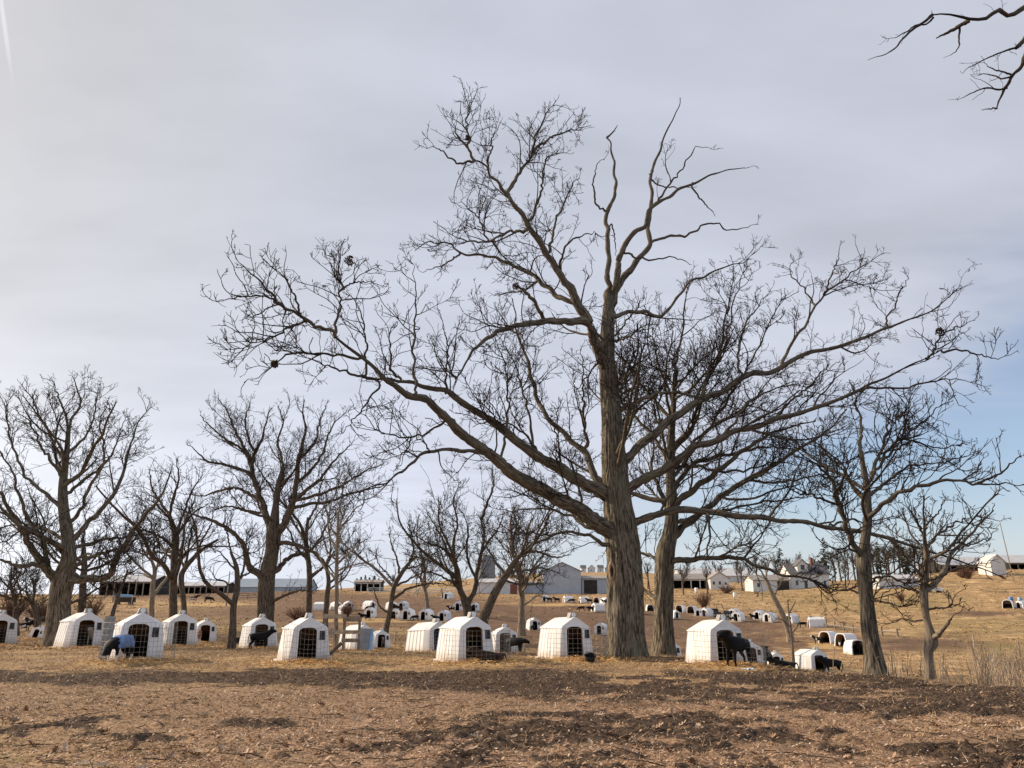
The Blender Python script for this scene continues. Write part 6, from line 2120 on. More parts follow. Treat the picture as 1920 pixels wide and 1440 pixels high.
def build_farm():
    gable('pole_barn', 'open-sided pole barn with pale roof above the blue wagon', 184, 281, 232, 3.9, 2.0, 15, 'brown_siding', 'roof_pale', open_front=7)
    gable('pole_barn', 'long low open shed with many posts beyond the pole barn', 286, 420, 262, 2.7, 1.3, 12, 'brown_siding', 'roof_pale', open_front=12)
    gable('barn', 'low barn with a blue-grey metal roof behind the wide oak', 428, 575, 300, 2.2, 3.2, 16, 'grey_metal', 'roof_blue')
    gable('shed', 'small open shed with white posts by the far fence', 664, 713, 236, 2.6, .7, 6, 'white_metal', 'roof_tan', open_front=4, post='white_metal')
    gable('shed', 'low white shed with a red-brown door behind the leaning tree', 893, 984, 214, 3.0, 1.0, 9, 'white_metal', 'roof_pale', doors=((.70, .84, 0, 2.5, 'red_brown'),))
    # silo
    a = ground_at(911, 250)
    root = tag(empty('silo', a), 'dark grey silo rising behind the two-forked tree', 'silo')
    m = MB()
    r, h = 2.9, 9.2
    n = 24
    m.add([(math.cos(q) * r, math.sin(q) * r, z) for z in (-1, h) for q in np.linspace(0, 2 * math.pi, n, endpoint=False)], [(i, (i + 1) % n, n + (i + 1) % n, n + i) for i in range(n)])
    m.build('wall', M['silo'], root, smooth=True)
    m = MB()
    prof = [(r + .1, h), (r * .92, h + .7), (r * .7, h + 1.3), (r * .35, h + 1.7), (.05, h + 1.85)]
    m.add([(math.cos(q) * rr, math.sin(q) * rr, z) for rr, z in prof for q in np.linspace(0, 2 * math.pi, n, endpoint=False)],
          [(k_ * n + i, k_ * n + (i + 1) % n, (k_ + 1) * n + (i + 1) % n, (k_ + 1) * n + i) for k_ in range(4) for i in range(n)])
    m.build('dome', M['silo'], root, smooth=True)
    for z in np.arange(.8, h, 1.2):
        m = MB()
        q = np.linspace(0, 2 * math.pi, n + 1)
        m.tube([(math.cos(v) * (r + .04), math.sin(v) * (r + .04), z) for v in q], .05, 4, cap=False)
        m.build('hoop', M['vent_grey'], root)
    gable('barn', 'tall grey metal barn with a blank gable end above the barn row', 1019, 1090, 216, 6.0, 2.3, 20, 'grey_metal', 'roof_blue', ridge='y')
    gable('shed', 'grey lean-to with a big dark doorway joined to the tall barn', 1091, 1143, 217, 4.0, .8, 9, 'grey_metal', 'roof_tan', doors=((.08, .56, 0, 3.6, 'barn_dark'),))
    gable('shed', 'low grey wing on the other side of the tall metal barn', 985, 1018, 217, 2.8, .5, 8, 'grey_metal', 'roof_tan')
    for i, (p, w) in enumerate(((1090, 9), (1104, 12), (1122, 10), (1137, 8))):
        gable('house', ['tiny white house leftmost on the far ridge', 'tiny white house second from left on the far ridge', 'tiny white house third from left on the far ridge', 'tiny white house nearest the tallest oak on the far ridge'][i],
              p, p + w, 590, 3.2, 2.2, 8, 'white_siding', 'roof_dark', ridge='xy'[i % 2], windows=((.3, .5, 1, 2.2),), cat='house')
    gable('shed', 'open-fronted brown shed with white posts behind the second oak', 1262, 1331, 236, 2.9, 1.6, 9, 'brown_siding', 'roof_tan', open_front=4, post='white_metal')
    gable('house', 'small white gabled house with square windows beside the brown shed', 1333, 1368, 232, 3.2, 1.7, 7, 'white_siding', 'roof_tan', ridge='y', windows=((.10, .26, 1.2, 2.3), (.42, .58, 1.2, 2.3), (.74, .88, .8, 2.0)), cat='house')
    gable('barn', 'long pale-roofed barn on the rise behind the white gabled house', 1278, 1408, 300, 2.4, 3.0, 18, 'white_metal', 'roof_pale')
    gable('farm_building', 'white farm building with a dark porch left of the big house', 1413, 1482, 214, 3.0, 1.4, 8, 'white_siding', 'roof_tan', doors=((.66, .98, .3, 2.7, 'barn_dark'),), windows=((.10, .2, 1.1, 2.3), (.36, .48, 1.1, 2.3)))
    root, W = gable('house', 'big white farmhouse with a dark roof and a gabled dormer', 1484, 1556, 218, 4.2, 2.8, 9, 'white_siding', 'roof_dark', windows=((.12, .2, 1, 2.4), (.34, .44, .2, 2.3), (.62, .70, 1, 2.4), (.84, .92, 1, 2.4)), cat='house')
    m = MB()
    m.prism([(W * .22, 4.6), (W * .5, 4.6), (W * .5, 6.4), (W * .36, 7.9), (W * .22, 6.4)], .4, 5)
    do = m.build('dormer', M['white_siding'], root)
    for s in (0, 1):
        m = MB()
        x0, x1 = (W * .19, W * .36) if s == 0 else (W * .53, W * .36)
        m.add([(x0, .1, 6.2), (x0, 5, 6.2), (x1, 5, 8.0), (x1, .1, 8.0), (x0, .1, 6.35), (x0, 5, 6.35), (x1, 5, 8.15), (x1, .1, 8.15)], [(0, 1, 2, 3), (7, 6, 5, 4), (0, 4, 5, 1), (1, 5, 6, 2), (2, 6, 7, 3), (3, 7, 4, 0)])
        m.build('dormer_roof', M['roof_dark'], do)
    m = MB()
    m.box((W * .31, .34, 5.2), (W * .41, .39, 6.5))
    m.build('dormer_window', M['glass'], do)
    m = MB()
    m.box((W * .7, 3.6, 6.2), (W * .76, 4.4, 8.6))
    m.build('chimney', M['red_brown'], root)
    gable('barn', 'long low white building on the green slope behind the slim oak', 1650, 1724, 184, 2.5, .9, 8, 'white_metal', 'roof_pale', windows=((.3, .36, 1, 1.8), (.6, .66, 1, 1.8)))
    gable('pole_barn', 'open barn with a pale roof on top of the far hill', 1768, 1858, 240, 2.3, 2.6, 14, 'white_metal', 'roof_pale', open_front=6, post='wood_grey')
    root, W = gable('shed', 'narrow white gabled shed on the hill with slatted front', 1861, 1888, 208, 3.6, 1.8, 6, 'white_siding', 'roof_pale', ridge='y')
    for i in range(6):
        m = MB()
        m.box((W * (.06 + .15 * i), -.09, -.2), (W * (.12 + .15 * i), -.03, 1.6))
        m.build('slat', M['white_metal'], root)
    gable('barn', 'pale-roofed barn cut off by the picture edge on the hilltop', 1891, 1985, 244, 2.2, 2.6, 14, 'white_metal', 'roof_pale', open_front=5, post='wood_grey')

    # ---------------------------------------------------------------- fences
    def rail_fence(name, label, pts, post_h, rails, mat, rail_r=.06, post_r=.07, every=2.6, group=None, flat=False):
        P = [np.array(p) for p in pts]
        root = tag(empty(name, P[0]), label, 'fence', group)
        o = P[0]
        seq = []
        for a, b in zip(P[:-1], P[1:]):
            n = max(1, int(round(np.linalg.norm(b - a) / every)))
            for i in range(n):
                q = a + (b - a) * i / n
                seq.append(np.array((q[0], q[1], float(height(q[0], q[1])))))
        seq.append(P[-1])
        for q in seq:
            m = MB()
            h = post_h * random.uniform(.92, 1.08)
            r = q - o
            m.tube([(r[0], r[1], r[2] - .3), (r[0] + random.uniform(-.04, .04), r[1], r[2] + h)], post_r, 6)
            m.build('post', M[mat], root)
        for zr in rails:
            for a, b in zip(seq[:-1], seq[1:]):
                m = MB()
                m.tube([a - o + np.array((0, -.05, zr)), b - o + np.array((0, -.05, zr))], rail_r, 5)
                m.build('rail', M[mat], root)
    rail_fence('pipe_fence', 'white pipe fence running along the far field edge', [ground_at(690, 205), ground_at(780, 200), ground_at(880, 196)], 1.5, (.5, .95, 1.4), 'white_metal', .07, .09, 3.2)
    rail_fence('rail_fence', 'low grey rail fence across the valley floor', [ground_pix(1536, 1176, 60), ground_pix(1600, 1186, 60), ground_pix(1655, 1193, 60), ground_pix(1684, 1195, 60)], 1.0, (.55,), 'wood_grey', .09, .11, 2.4)
    rail_fence('board_fence', 'grey board fence on the bank beside the wide oak', [ground_at(440, 185), ground_at(488, 185)], 1.5, (.5, 1.0, 1.45), 'wood_grey', .08, .1, 2.6)
    for i, (px, py, near, h, lab) in enumerate((
            (1827, 1216, 40, 1.3, 'lone grey fence post by the dark wet hollow'), (1913, 1232, 35, 1.3, 'pale fence post among the reeds at the picture edge'),
            (245, 1142, 90, 2.2, 'thin pale fence post below the blue wagon'), (424, 1137, 90, 6.2, 'tall wooden utility pole on the bank'),
            (1673, 1256, 26, 1.3, 'pale weathered post between the slim oak and the crooked tree'), (1675, 1105, 150, 3.0, 'short pole beside the long low white building'),
            (740, 1204, 40, .8, 'short stake beside the low hutch'), (983, 1224, 30, 1.0, 'grey stake right of the patched calf'),
            (676, 1093, 150, 7.5, 'distant utility pole over the small open shed'), (1901, 1090, 150, 14.0, 'thin mast leaning on the far hilltop'))):
        g = ground_pix(px, py, near)
        m = MB()
        lean = 0.06 if h < 8 else -.9
        m.tube([(0, 0, -.3), (lean * .5, 0, h * .5), (lean, 0, h)], .075 if h < 5 else .13, 7, .06 if h < 5 else .08)
        o = m.build('utility_pole' if h > 5 else 'fence_post', M['wood_grey' if i % 2 else 'wood_pale'])
        o.location = g
        tag(o, lab, 'pole' if h > 5 else 'post')

    # ---------------------------------------------------------------- yard things
    g = ground_at(640, 40)
    k = g[1] / FPX
    root = tag(empty('plank_stand', g), 'pale wooden board frame standing beside the hutch with bowed wires', 'frame')
    for (px, top, w) in ((608, 1152, .05), (643, 1153, .07), (670, 1158, .06)):
        x = (px - 640) * k
        m = MB()
        m.box((x - w, -.05, -.3), (x + w, .05, (1214 - top) * k * 1.02))
        m.build('post', M['wood_grey'], root, bevel=.01)
    for (p0, p1, y, mt) in ((604, 646, 1155, 'wood_pale'), (640, 674, 1161, 'wood_grey'), (612, 674, 1182, 'wood_pale'), (640, 672, 1196, 'wood_grey')):
        m = MB()
        z = (1214 - y) * k
        m.box(((p0 - 640) * k, -.10, z - .09), ((p1 - 640) * k, -.06, z + .09))
        m.build('board', M[mt], root, bevel=.006)
    g = ground_at(684, 43.6)
    root = tag(empty('metal_sheet', (g[0], g[1], g[2]), math.radians(22)), 'grey sheet with a pale blue strip leaning against a hutch', 'sheet')
    m = MB()
    m.add([(-.38, 0, 0), (.34, 0, 0), (.40, .42, 1.12), (-.28, .42, 1.16), (-.38, .03, 0), (.34, .03, 0), (.40, .45, 1.12), (-.28, .45, 1.16)], [(3, 2, 1, 0), (4, 5, 6, 7), (0, 1, 5, 4), (1, 2, 6, 5), (2, 3, 7, 6), (3, 0, 4, 7)])
    m.build('panel', M['grey_sheet'], root)
    m = MB()
    m.add([(.18, -.02, 0), (.36, -.02, 0), (.52, .40, 1.14), (.38, .40, 1.14), (.18, .0, 0), (.36, .0, 0), (.52, .42, 1.14), (.38, .42, 1.14)], [(3, 2, 1, 0), (4, 5, 6, 7), (0, 1, 5, 4), (1, 2, 6, 5), (2, 3, 7, 6), (3, 0, 4, 7)])
    m.build('strip', M['blue_pale'], root)
    g = ground_at(193, 24.6)
    m = MB()
    m.box((-.14, -.02, 0), (.15, .02, 1.36))
    for i in range(4):
        m.box((-.11 + .07 * i, -.032, .01), (-.085 + .07 * i, -.02, 1.35))
    o = m.build('metal_sheet', M['vent_grey'])
    o.location, o.rotation_euler = g, (0, math.radians(1.5), math.radians(8))
    tag(o, 'upright ribbed grey metal sheet at the end of the blue-coated calf pen', 'sheet')
    M['cloth'] = simple_mat('navy_cloth', (.03, .05, .12), .8, .5, 7)
    hh = HPOS['white calf hutch showing its grimy side, blue cloth in its doorway']
    a = math.radians(-math.degrees(math.atan((826 - 960) / FPX)) + 40)
    rng = np.random.default_rng(4)
    X, Z = np.meshgrid(np.linspace(-.22, .22, 14), np.linspace(.12, .98, 14))
    Yc = .32 + .04 * np.sin(X * 38 + Z * 3) + .05 * Z
    idx = np.arange(196).reshape(14, 14)
    q = np.stack([idx[:-1, :-1], idx[:-1, 1:], idx[1:, 1:], idx[1:, :-1]], -1).reshape(-1, 4)
    o = link('cloth', big_mesh('cloth', np.stack([X, Yc, Z], -1).reshape(-1, 3), q), None, M['cloth'])
    o.location, o.rotation_euler, o.scale = hh, (0, 0, a), (1.08,) * 3
    o.modifiers.new('thick', 'SOLIDIFY').thickness = .01
    tag(o, 'dark blue cloth hanging in a hutch doorway', 'cloth')

    def bucket(px, py, near, r, h, label, mat='black_rubber', tilt=0.0):
        g = ground_pix(px, py, near)
        root = tag(empty('bucket', g), label, 'bucket')
        root.rotation_euler = (tilt, 0, 0)
        m = MB()
        n = 18
        ring = lambda rr, z: [(math.cos(q) * rr, math.sin(q) * rr, z) for q in np.linspace(0, 2 * math.pi, n, endpoint=False)]
        m.add(ring(r * .78, 0) + ring(r, h) + ring(r * .92, h) + ring(r * .72, .03), [(k_ * n + i, k_ * n + (i + 1) % n, (k_ + 1) * n + (i + 1) % n, (k_ + 1) * n + i) for k_ in range(3) for i in range(n)] + [tuple(range(n))[::-1], tuple(3 * n + i for i in range(n))])
        m.build('body', M[mat], root, smooth=False)
        m = MB()
        m.tube([(math.cos(q) * r * 1.06, math.sin(q) * r * 1.06, h - .02) for q in np.linspace(0, 2 * math.pi, 19)], .014, 5, cap=False)
        m.build('rim', M[mat], root)
        m = MB()
        m.tube([(-r, 0, h), (-r * .9, -.05, h + .08), (0, -.08, h + .14), (r * .9, -.05, h + .08), (r, 0, h)], .008, 4)
        m.build('handle', M['wire'], root)
    bucket(1106, 1243, 18, .17, .26, 'black bucket on straw at the corner of a near hutch', tilt=.5)
    bucket(443, 1208, 34, .30, .42, 'black feed tub at the foot of the thin dark tree')
    bucket(1480, 1254, 20, .12, .2, 'small dark bucket on the mud by the lying calf')
    for i, (px, py, near, L, rz, lean, lab) in enumerate(((1126, 1222, 22, .95, 35, .9, 'pale board propped beside the near hutch by the tallest oak'), (1134, 1226, 22, .7, 20, .5, 'short pale board leaning low beside the tallest oak'),
                                                          (627, 1232, 18, .62, 60, .75, 'dark stick propped at the corner of the bowed-wire hutch'))):
        g = ground_pix(px, py, near)
        m = MB()
        m.box((-L / 2, -.02, -.06), (L / 2, .02, .06))
        o = m.build('board', M['wood_pale' if i < 2 else 'wood_dark'], None, bevel=.006)
        o.location = (g[0], g[1], g[2] + math.sin(lean) * L / 2 + .03)
        o.rotation_euler = (0, -lean, math.radians(rz - 30))
        tag(o, lab, 'board')
    hh = HPOS['white calf hutch with a brown calf lying in its wire loop']
    p0 = ground_pix(937, 1226, 18)
    p1 = unproject(914, 1161, p0[1] + .6)
    m = MB()
    m.tube([(0, 0, 0), tuple((p1 - p0) * .5 + np.array((.01, 0, 0))), tuple(p1 - p0)], .012, 6)
    o = m.build('metal_rod', M['wood_pale'])
    o.location = p0
    tag(o, 'thin pale rod leaning on the hutch with the lying calf', 'rod')
    g = ground_pix(1404, 1260, 17)
    m = MB()
    rng = random.Random(3)
    vs = [(x * .06 + rng.uniform(-.02, .02), y * .05, .02 + rng.uniform(0, .05)) for y in range(-2, 3) for x in range(-3, 4)]
    m.add(vs, [(j * 7 + i, j * 7 + i + 1, j * 7 + i + 8, j * 7 + i + 7) for j in range(4) for i in range(6)])
    o = m.build('plastic_scrap', M['trim'])
    o.location = (g[0], g[1], g[2] + .03)
    o.modifiers.new('thick', 'SOLIDIFY').thickness = .006
    tag(o, 'crumpled white plastic scrap on the mud below the tall black calf', 'scrap')

    # ---------------------------------------------------------------- vehicles
    def wheel(root, x, y, r, w, name='wheel'):
        m = MB()
        q = np.linspace(0, 2 * math.pi, 18, endpoint=False)
        prof = [(r * .62, -w / 2), (r * .94, -w / 2), (r, -w * .3), (r, w * .3), (r * .94, w / 2), (r * .62, w / 2)]
        vs = [(x + math.cos(a) * rr, y + yy, r + math.sin(a) * rr) for rr, yy in prof for a in q]
        m.add(vs, [(k_ * 18 + i, k_ * 18 + (i + 1) % 18, ((k_ + 1) % 6) * 18 + (i + 1) % 18, ((k_ + 1) % 6) * 18 + i) for k_ in range(6) for i in range(18)])
        t = m.build('tyre', M['black_rubber'], root, smooth=False)
        m = MB()
        m.add([(x + math.cos(a) * r * .63, y + s * w * .3, r + math.sin(a) * r * .63) for s in (-1, 1) for a in q], [tuple(range(18)), tuple(range(35, 17, -1))] + [(i, (i + 1) % 18, 18 + (i + 1) % 18, 18 + i) for i in range(18)])
        m.build('rim', M['vent_grey'], t)
    g = ground_pix(1351, 1157, 80)
    root = tag(empty('utility_vehicle', g, math.radians(-12)), 'dark utility vehicle with roll cage parked among the far hutches', 'vehicle')
    for x in (-.95, 1.05):
        for y in (-.68, .68):
            wheel(root, x, y, .34, .26)
    m = MB()
    m.prism([(-1.5, .45), (1.55, .45), (1.6, .75), (1.35, .98), (.55, 1.02), (.5, .62), (-.35, .62), (-.4, 1.0), (-1.5, 1.0)], -.62, .62)
    m.build('body', simple_mat('utility_grey_green', (.07, .085, .08), .5), root, bevel=.03)
    m = MB()
    m.box((-1.55, -.70, 1.0), (-.42, .70, 1.06))
    for y in (-.70, .66):
        m.box((-1.55, y, 1.06), (-.42, y + .04, 1.30))
    m.box((-1.55, -.66, 1.06), (-1.51, .66, 1.30))
    m.build('cargo_bed', M['black_rubber'], root)
    m = MB()
    for y in (-.6, .6):
        m.tube([(.62, y, 1.0), (.30, y, 1.92), (-.45, y, 1.92), (-.5, y, 1.0)], .035, 6)
    m.tube([(.30, -.6, 1.92), (.30, .6, 1.92)], .03, 6)
    m.tube([(-.45, -.6, 1.92), (-.45, .6, 1.92)], .03, 6)
    m.build('roll_cage', M['black_rubber'], root)
    m = MB()
    m.box((-.5, -.62, 1.93), (.36, .62, 1.98))
    m.build('roof', M['wood_grey'], root)
    m = MB()
    m.add([(.60, -.56, 1.04), (.60, .56, 1.04), (.33, .56, 1.86), (.33, -.56, 1.86), (.62, -.56, 1.04), (.62, .56, 1.04), (.35, .56, 1.86), (.35, -.56, 1.86)], [(0, 1, 2, 3), (7, 6, 5, 4), (0, 4, 5, 1), (2, 6, 7, 3)])
    m.build('windscreen', M['grey_sheet'], root)
    for y in (-.3, .3):
        m = MB()
        m.box((-.35, y - .22, .62), (.1, y + .22, .78))
        m.box((-.42, y - .22, .7), (-.28, y + .22, 1.25))
        m.build('seat', M['dark_flap'], root, bevel=.03)
    for y in (-.42, .42):
        m = MB()
        m.box((1.50, y - .12, .74), (1.57, y + .12, .86))
        m.build('headlight', M['trim'], root)
    # blue feed wagon
    g = ground_pix(232, 1134, 90)
    root = tag(empty('feed_wagon', g, math.radians(4)), 'blue-topped slatted feed wagon parked below the pole barn', 'wagon')
    s = g[1] / FPX * 36 / 5.2
    root.scale = (s,) * 3
    for x in (-1.7, 1.7):
        for y in (-.8, .8):
            wheel(root, x, y, .40, .24)
    m = MB()
    m.box((-2.6, -1.0, .62), (2.6, 1.0, .80))
    m.build('deck', M['wood_dark'], root)
    for i in range(4):
        m = MB()
        m.box((-2.6, -1.02, .92 + i * .25), (2.6, -.97, 1.06 + i * .25))
        m.build('slat', M['wood_dark'], root)
    for i in range(6):
        m = MB()
        m.box((-2.58 + i * 1.02, -1.08, .80), (-2.48 + i * 1.02, -1.02, 1.95))
        m.build('stake', M['wood_dark'], root)
    m = MB()
    m.box((-2.55, .9, .8), (2.55, .96, 1.9))
    m.build('back_panel', M['wood_dark'], root)
    m = MB()
    m.prism([(-2.6, 1.95), (1.9, 1.95), (1.7, 2.5), (-2.2, 2.75)], -1.02, 1.0)
    m.build('cover', M['blue_pale'], root, bevel=.06)
    m = MB()
    m.tube([(-2.6, 0, .65), (-3.6, 0, .45)], .06, 6)
    m.build('drawbar', M['wood_dark'], root)
    # white van on the slope
    g = ground_pix(1752, 1111, 130)
    root = tag(empty('parked_car', g, math.radians(-3)), 'white parked car beside the crooked tree on the slope', 'car')
    for x in (-.95, .95):
        for y in (-.6, .6):
            wheel(root, x, y, .3, .2)
    m = MB()
    m.prism([(-1.6, .32), (1.6, .32), (1.62, .62), (1.45, .86), (.85, .95), (.35, 1.32), (-.85, 1.36), (-1.45, .98), (-1.62, .7)], -.72, .72)
    m.build('body', M['trim'], root, bevel=.08)
    for (x0, x1) in ((-.85, -.18), (-.12, .42)):
        m = MB()
        m.box((x0, -.745, .95), (x1, -.725, 1.24))
        m.build('window', M['glass'], root)
    # barrels and tanks
    for i, (px, py, mt, lab, sc) in enumerate(((1897, 1132, 'blue', 'blue barrel behind the hutch on the far slope, left of two', 1.3), (1914, 1133, 'blue_pale', 'pale blue barrel at the picture edge on the far slope', 1.3),
                                               (1306, 1112, 'trim', 'white round tank in front of the brown shed', 1.5), (1378, 1121, 'trim', 'white round tank on the lawn below the gabled house', 1.3), (1362, 1106, 'trim', 'white drum against the small gabled house', 1.5))):
        g = ground_pix(px, py, 100)
        root = tag(empty('barrel', g), lab, 'barrel')
        m = MB()
        n = 16
        prof = [(.26, 0), (.29, .05), (.29, .28), (.305, .30), (.29, .32), (.29, .56), (.305, .58), (.29, .60), (.29, .84), (.26, .88)]
        m.add([(math.cos(q) * r_, math.sin(q) * r_, z) for r_, z in prof for q in np.linspace(0, 2 * math.pi, n, endpoint=False)], [(k_ * n + i_, k_ * n + (i_ + 1) % n, (k_ + 1) * n + (i_ + 1) % n, (k_ + 1) * n + i_) for k_ in range(9) for i_ in range(n)])
        m.build('body', M[mt], root, smooth=True)
        m = MB()
        m.add([(math.cos(q) * .27, math.sin(q) * .27, z) for z in (.87, .90) for q in np.linspace(0, 2 * math.pi, n, endpoint=False)], [tuple(range(n))[::-1], tuple(n + i_ for i_ in range(n))] + [(i_, (i_ + 1) % n, n + (i_ + 1) % n, n + i_) for i_ in range(n)])
        m.build('lid', M[mt], root)
        root.scale = (sc,) * 3


# ------------------------------------------------------------------ background planting
def needle_tree(name, label, px, d, h, w, seed, group=None, py=None):
    rng = np.random.default_rng(seed)
    g = ground_at(px, d)
    root = tag(empty(name, g), label, 'tree', group)
    m = MB()
    m.tube([(0, 0, -.5), (0, 0, h * .5), (0, 0, h)], h * .018, 7, .02)
    m.build('trunk', M['bark_far'], root)
    P, L = [], []
    n = 24
    for i in range(n):
        t = (i + .5) / n
        z = h * (.10 + .88 * t)
        r = w * (1 - t) ** .7 * rng.uniform(.45, 1.15) + .15
        for k_ in range(3):
            a = rng.random() * 6.28
            P.append((z, r, a))
    P = np.array(P)
    V = []
    for z, r, a in P:
        q = 7
        u = np.linspace(.15, 1, q)
        drop = -u ** 1.6 * r * .35 + u ** 4 * r * .12
        c = np.stack([np.cos(a) * r * u, np.sin(a) * r * u, z + drop], 1)
        for _ in range(2):
            p = c + rng.normal(0, .12 * r / 2 + .03, c.shape)
            s = .10 * r + .16
            e1, e2 = unit(rng.normal(0, 1, c.shape)) * s, unit(rng.normal(0, 1, c.shape)) * s * .45
            V.append(np.stack([p - e1, p - e2, p + e1, p + e2], 1).reshape(-1, 3))
    V = np.concatenate(V)
    me = big_mesh('crown', V, np.arange(len(V)).reshape(-1, 4), False, {'tint': ('FLOAT', np.repeat(rng.random(len(V) // 4), 4))})
    link('crown', me, root, M['needles'])
    return root


def bare_proto(seed, h, mat='bark_far', spread=.42, rmin=.04):
    """generic leafless tree for the skyline, about h metres tall"""
    rng = np.random.default_rng(seed)
    top = np.array((rng.normal(0, .3), rng.normal(0, .3), h * .55))
    rows = np.array([(0, 0, -.6, h * .022), (0, 0, 0, h * .02), (*(top * .5 + rng.normal(0, .15, 3) * (1, 1, 0)), h * .015), (*top, h * .009)])
    C, _ = resample(rows, 26, rng, 0)
    TP, TR = C[None, :, :3], C[None, :, 3]
    P, R = sprout(TP, TR, np.array([11]), rng, 14, h * .28, h * spread * 1.35, 60, .03, .35, .75, .12, (28, 60), True, .3)
    sets = grow_crown(P, R, np.ones(len(P)), rng, 1.9, (.8, 2.0), 2.0, 2.2, rmin=rmin, quick=True, sc=h / 9)
    sets = [s for s in sets[:3]]
    root = empty('bare_tree')
    link('trunk', tube_mesh('trunk', [(TP, TR, 8)]), root, M[mat])
    link('crown', tube_mesh('crown', [(P, R, 5)] + sets), root, M[mat])
    return root


def bush_mesh(seed, r, h, n=90, rmin=.012):
    rng = np.random.default_rng(seed)
    a = rng.random(n) * 6.28
    base = np.stack([np.cos(a) * r * .2 * rng.random(n), np.sin(a) * r * .2 * rng.random(n), np.zeros(n)], 1)
    d = unit(np.stack([np.cos(a) * rng.uniform(.1, 1, n) * r / h, np.sin(a) * rng.uniform(.1, 1, n) * r / h, np.ones(n)], 1))
    K = 7
    out = np.zeros((n, K, 3))
    out[:, 0] = base
    L = rng.uniform(.6, 1.05, n)[:, None] * h
    for k_ in range(1, K):
        d = unit(d + rng.normal(0, .16, (n, 3)))
        out[:, k_] = out[:, k_ - 1] + d * L / (K - 1)
    R = np.full((n, K), rmin) * np.linspace(1.6, .7, K)[None]
    P2, R2 = sprout(out, R, np.full(n, 6), rng, 4, h * .18, h * .4, 60, rmin * .8, .2, .3, .25, (25, 60), False, .6)
    return tube_mesh('twigs', [(out, R, 4), (P2, R2, 3)])


ORD = ('first second third fourth fifth sixth seventh eighth ninth tenth eleventh twelfth thirteenth fourteenth fifteenth sixteenth seventeenth eighteenth nineteenth twentieth '
       'twenty-first twenty-second twenty-third twenty-fourth twenty-fifth twenty-sixth twenty-seventh twenty-eighth twenty-ninth thirtieth').split()


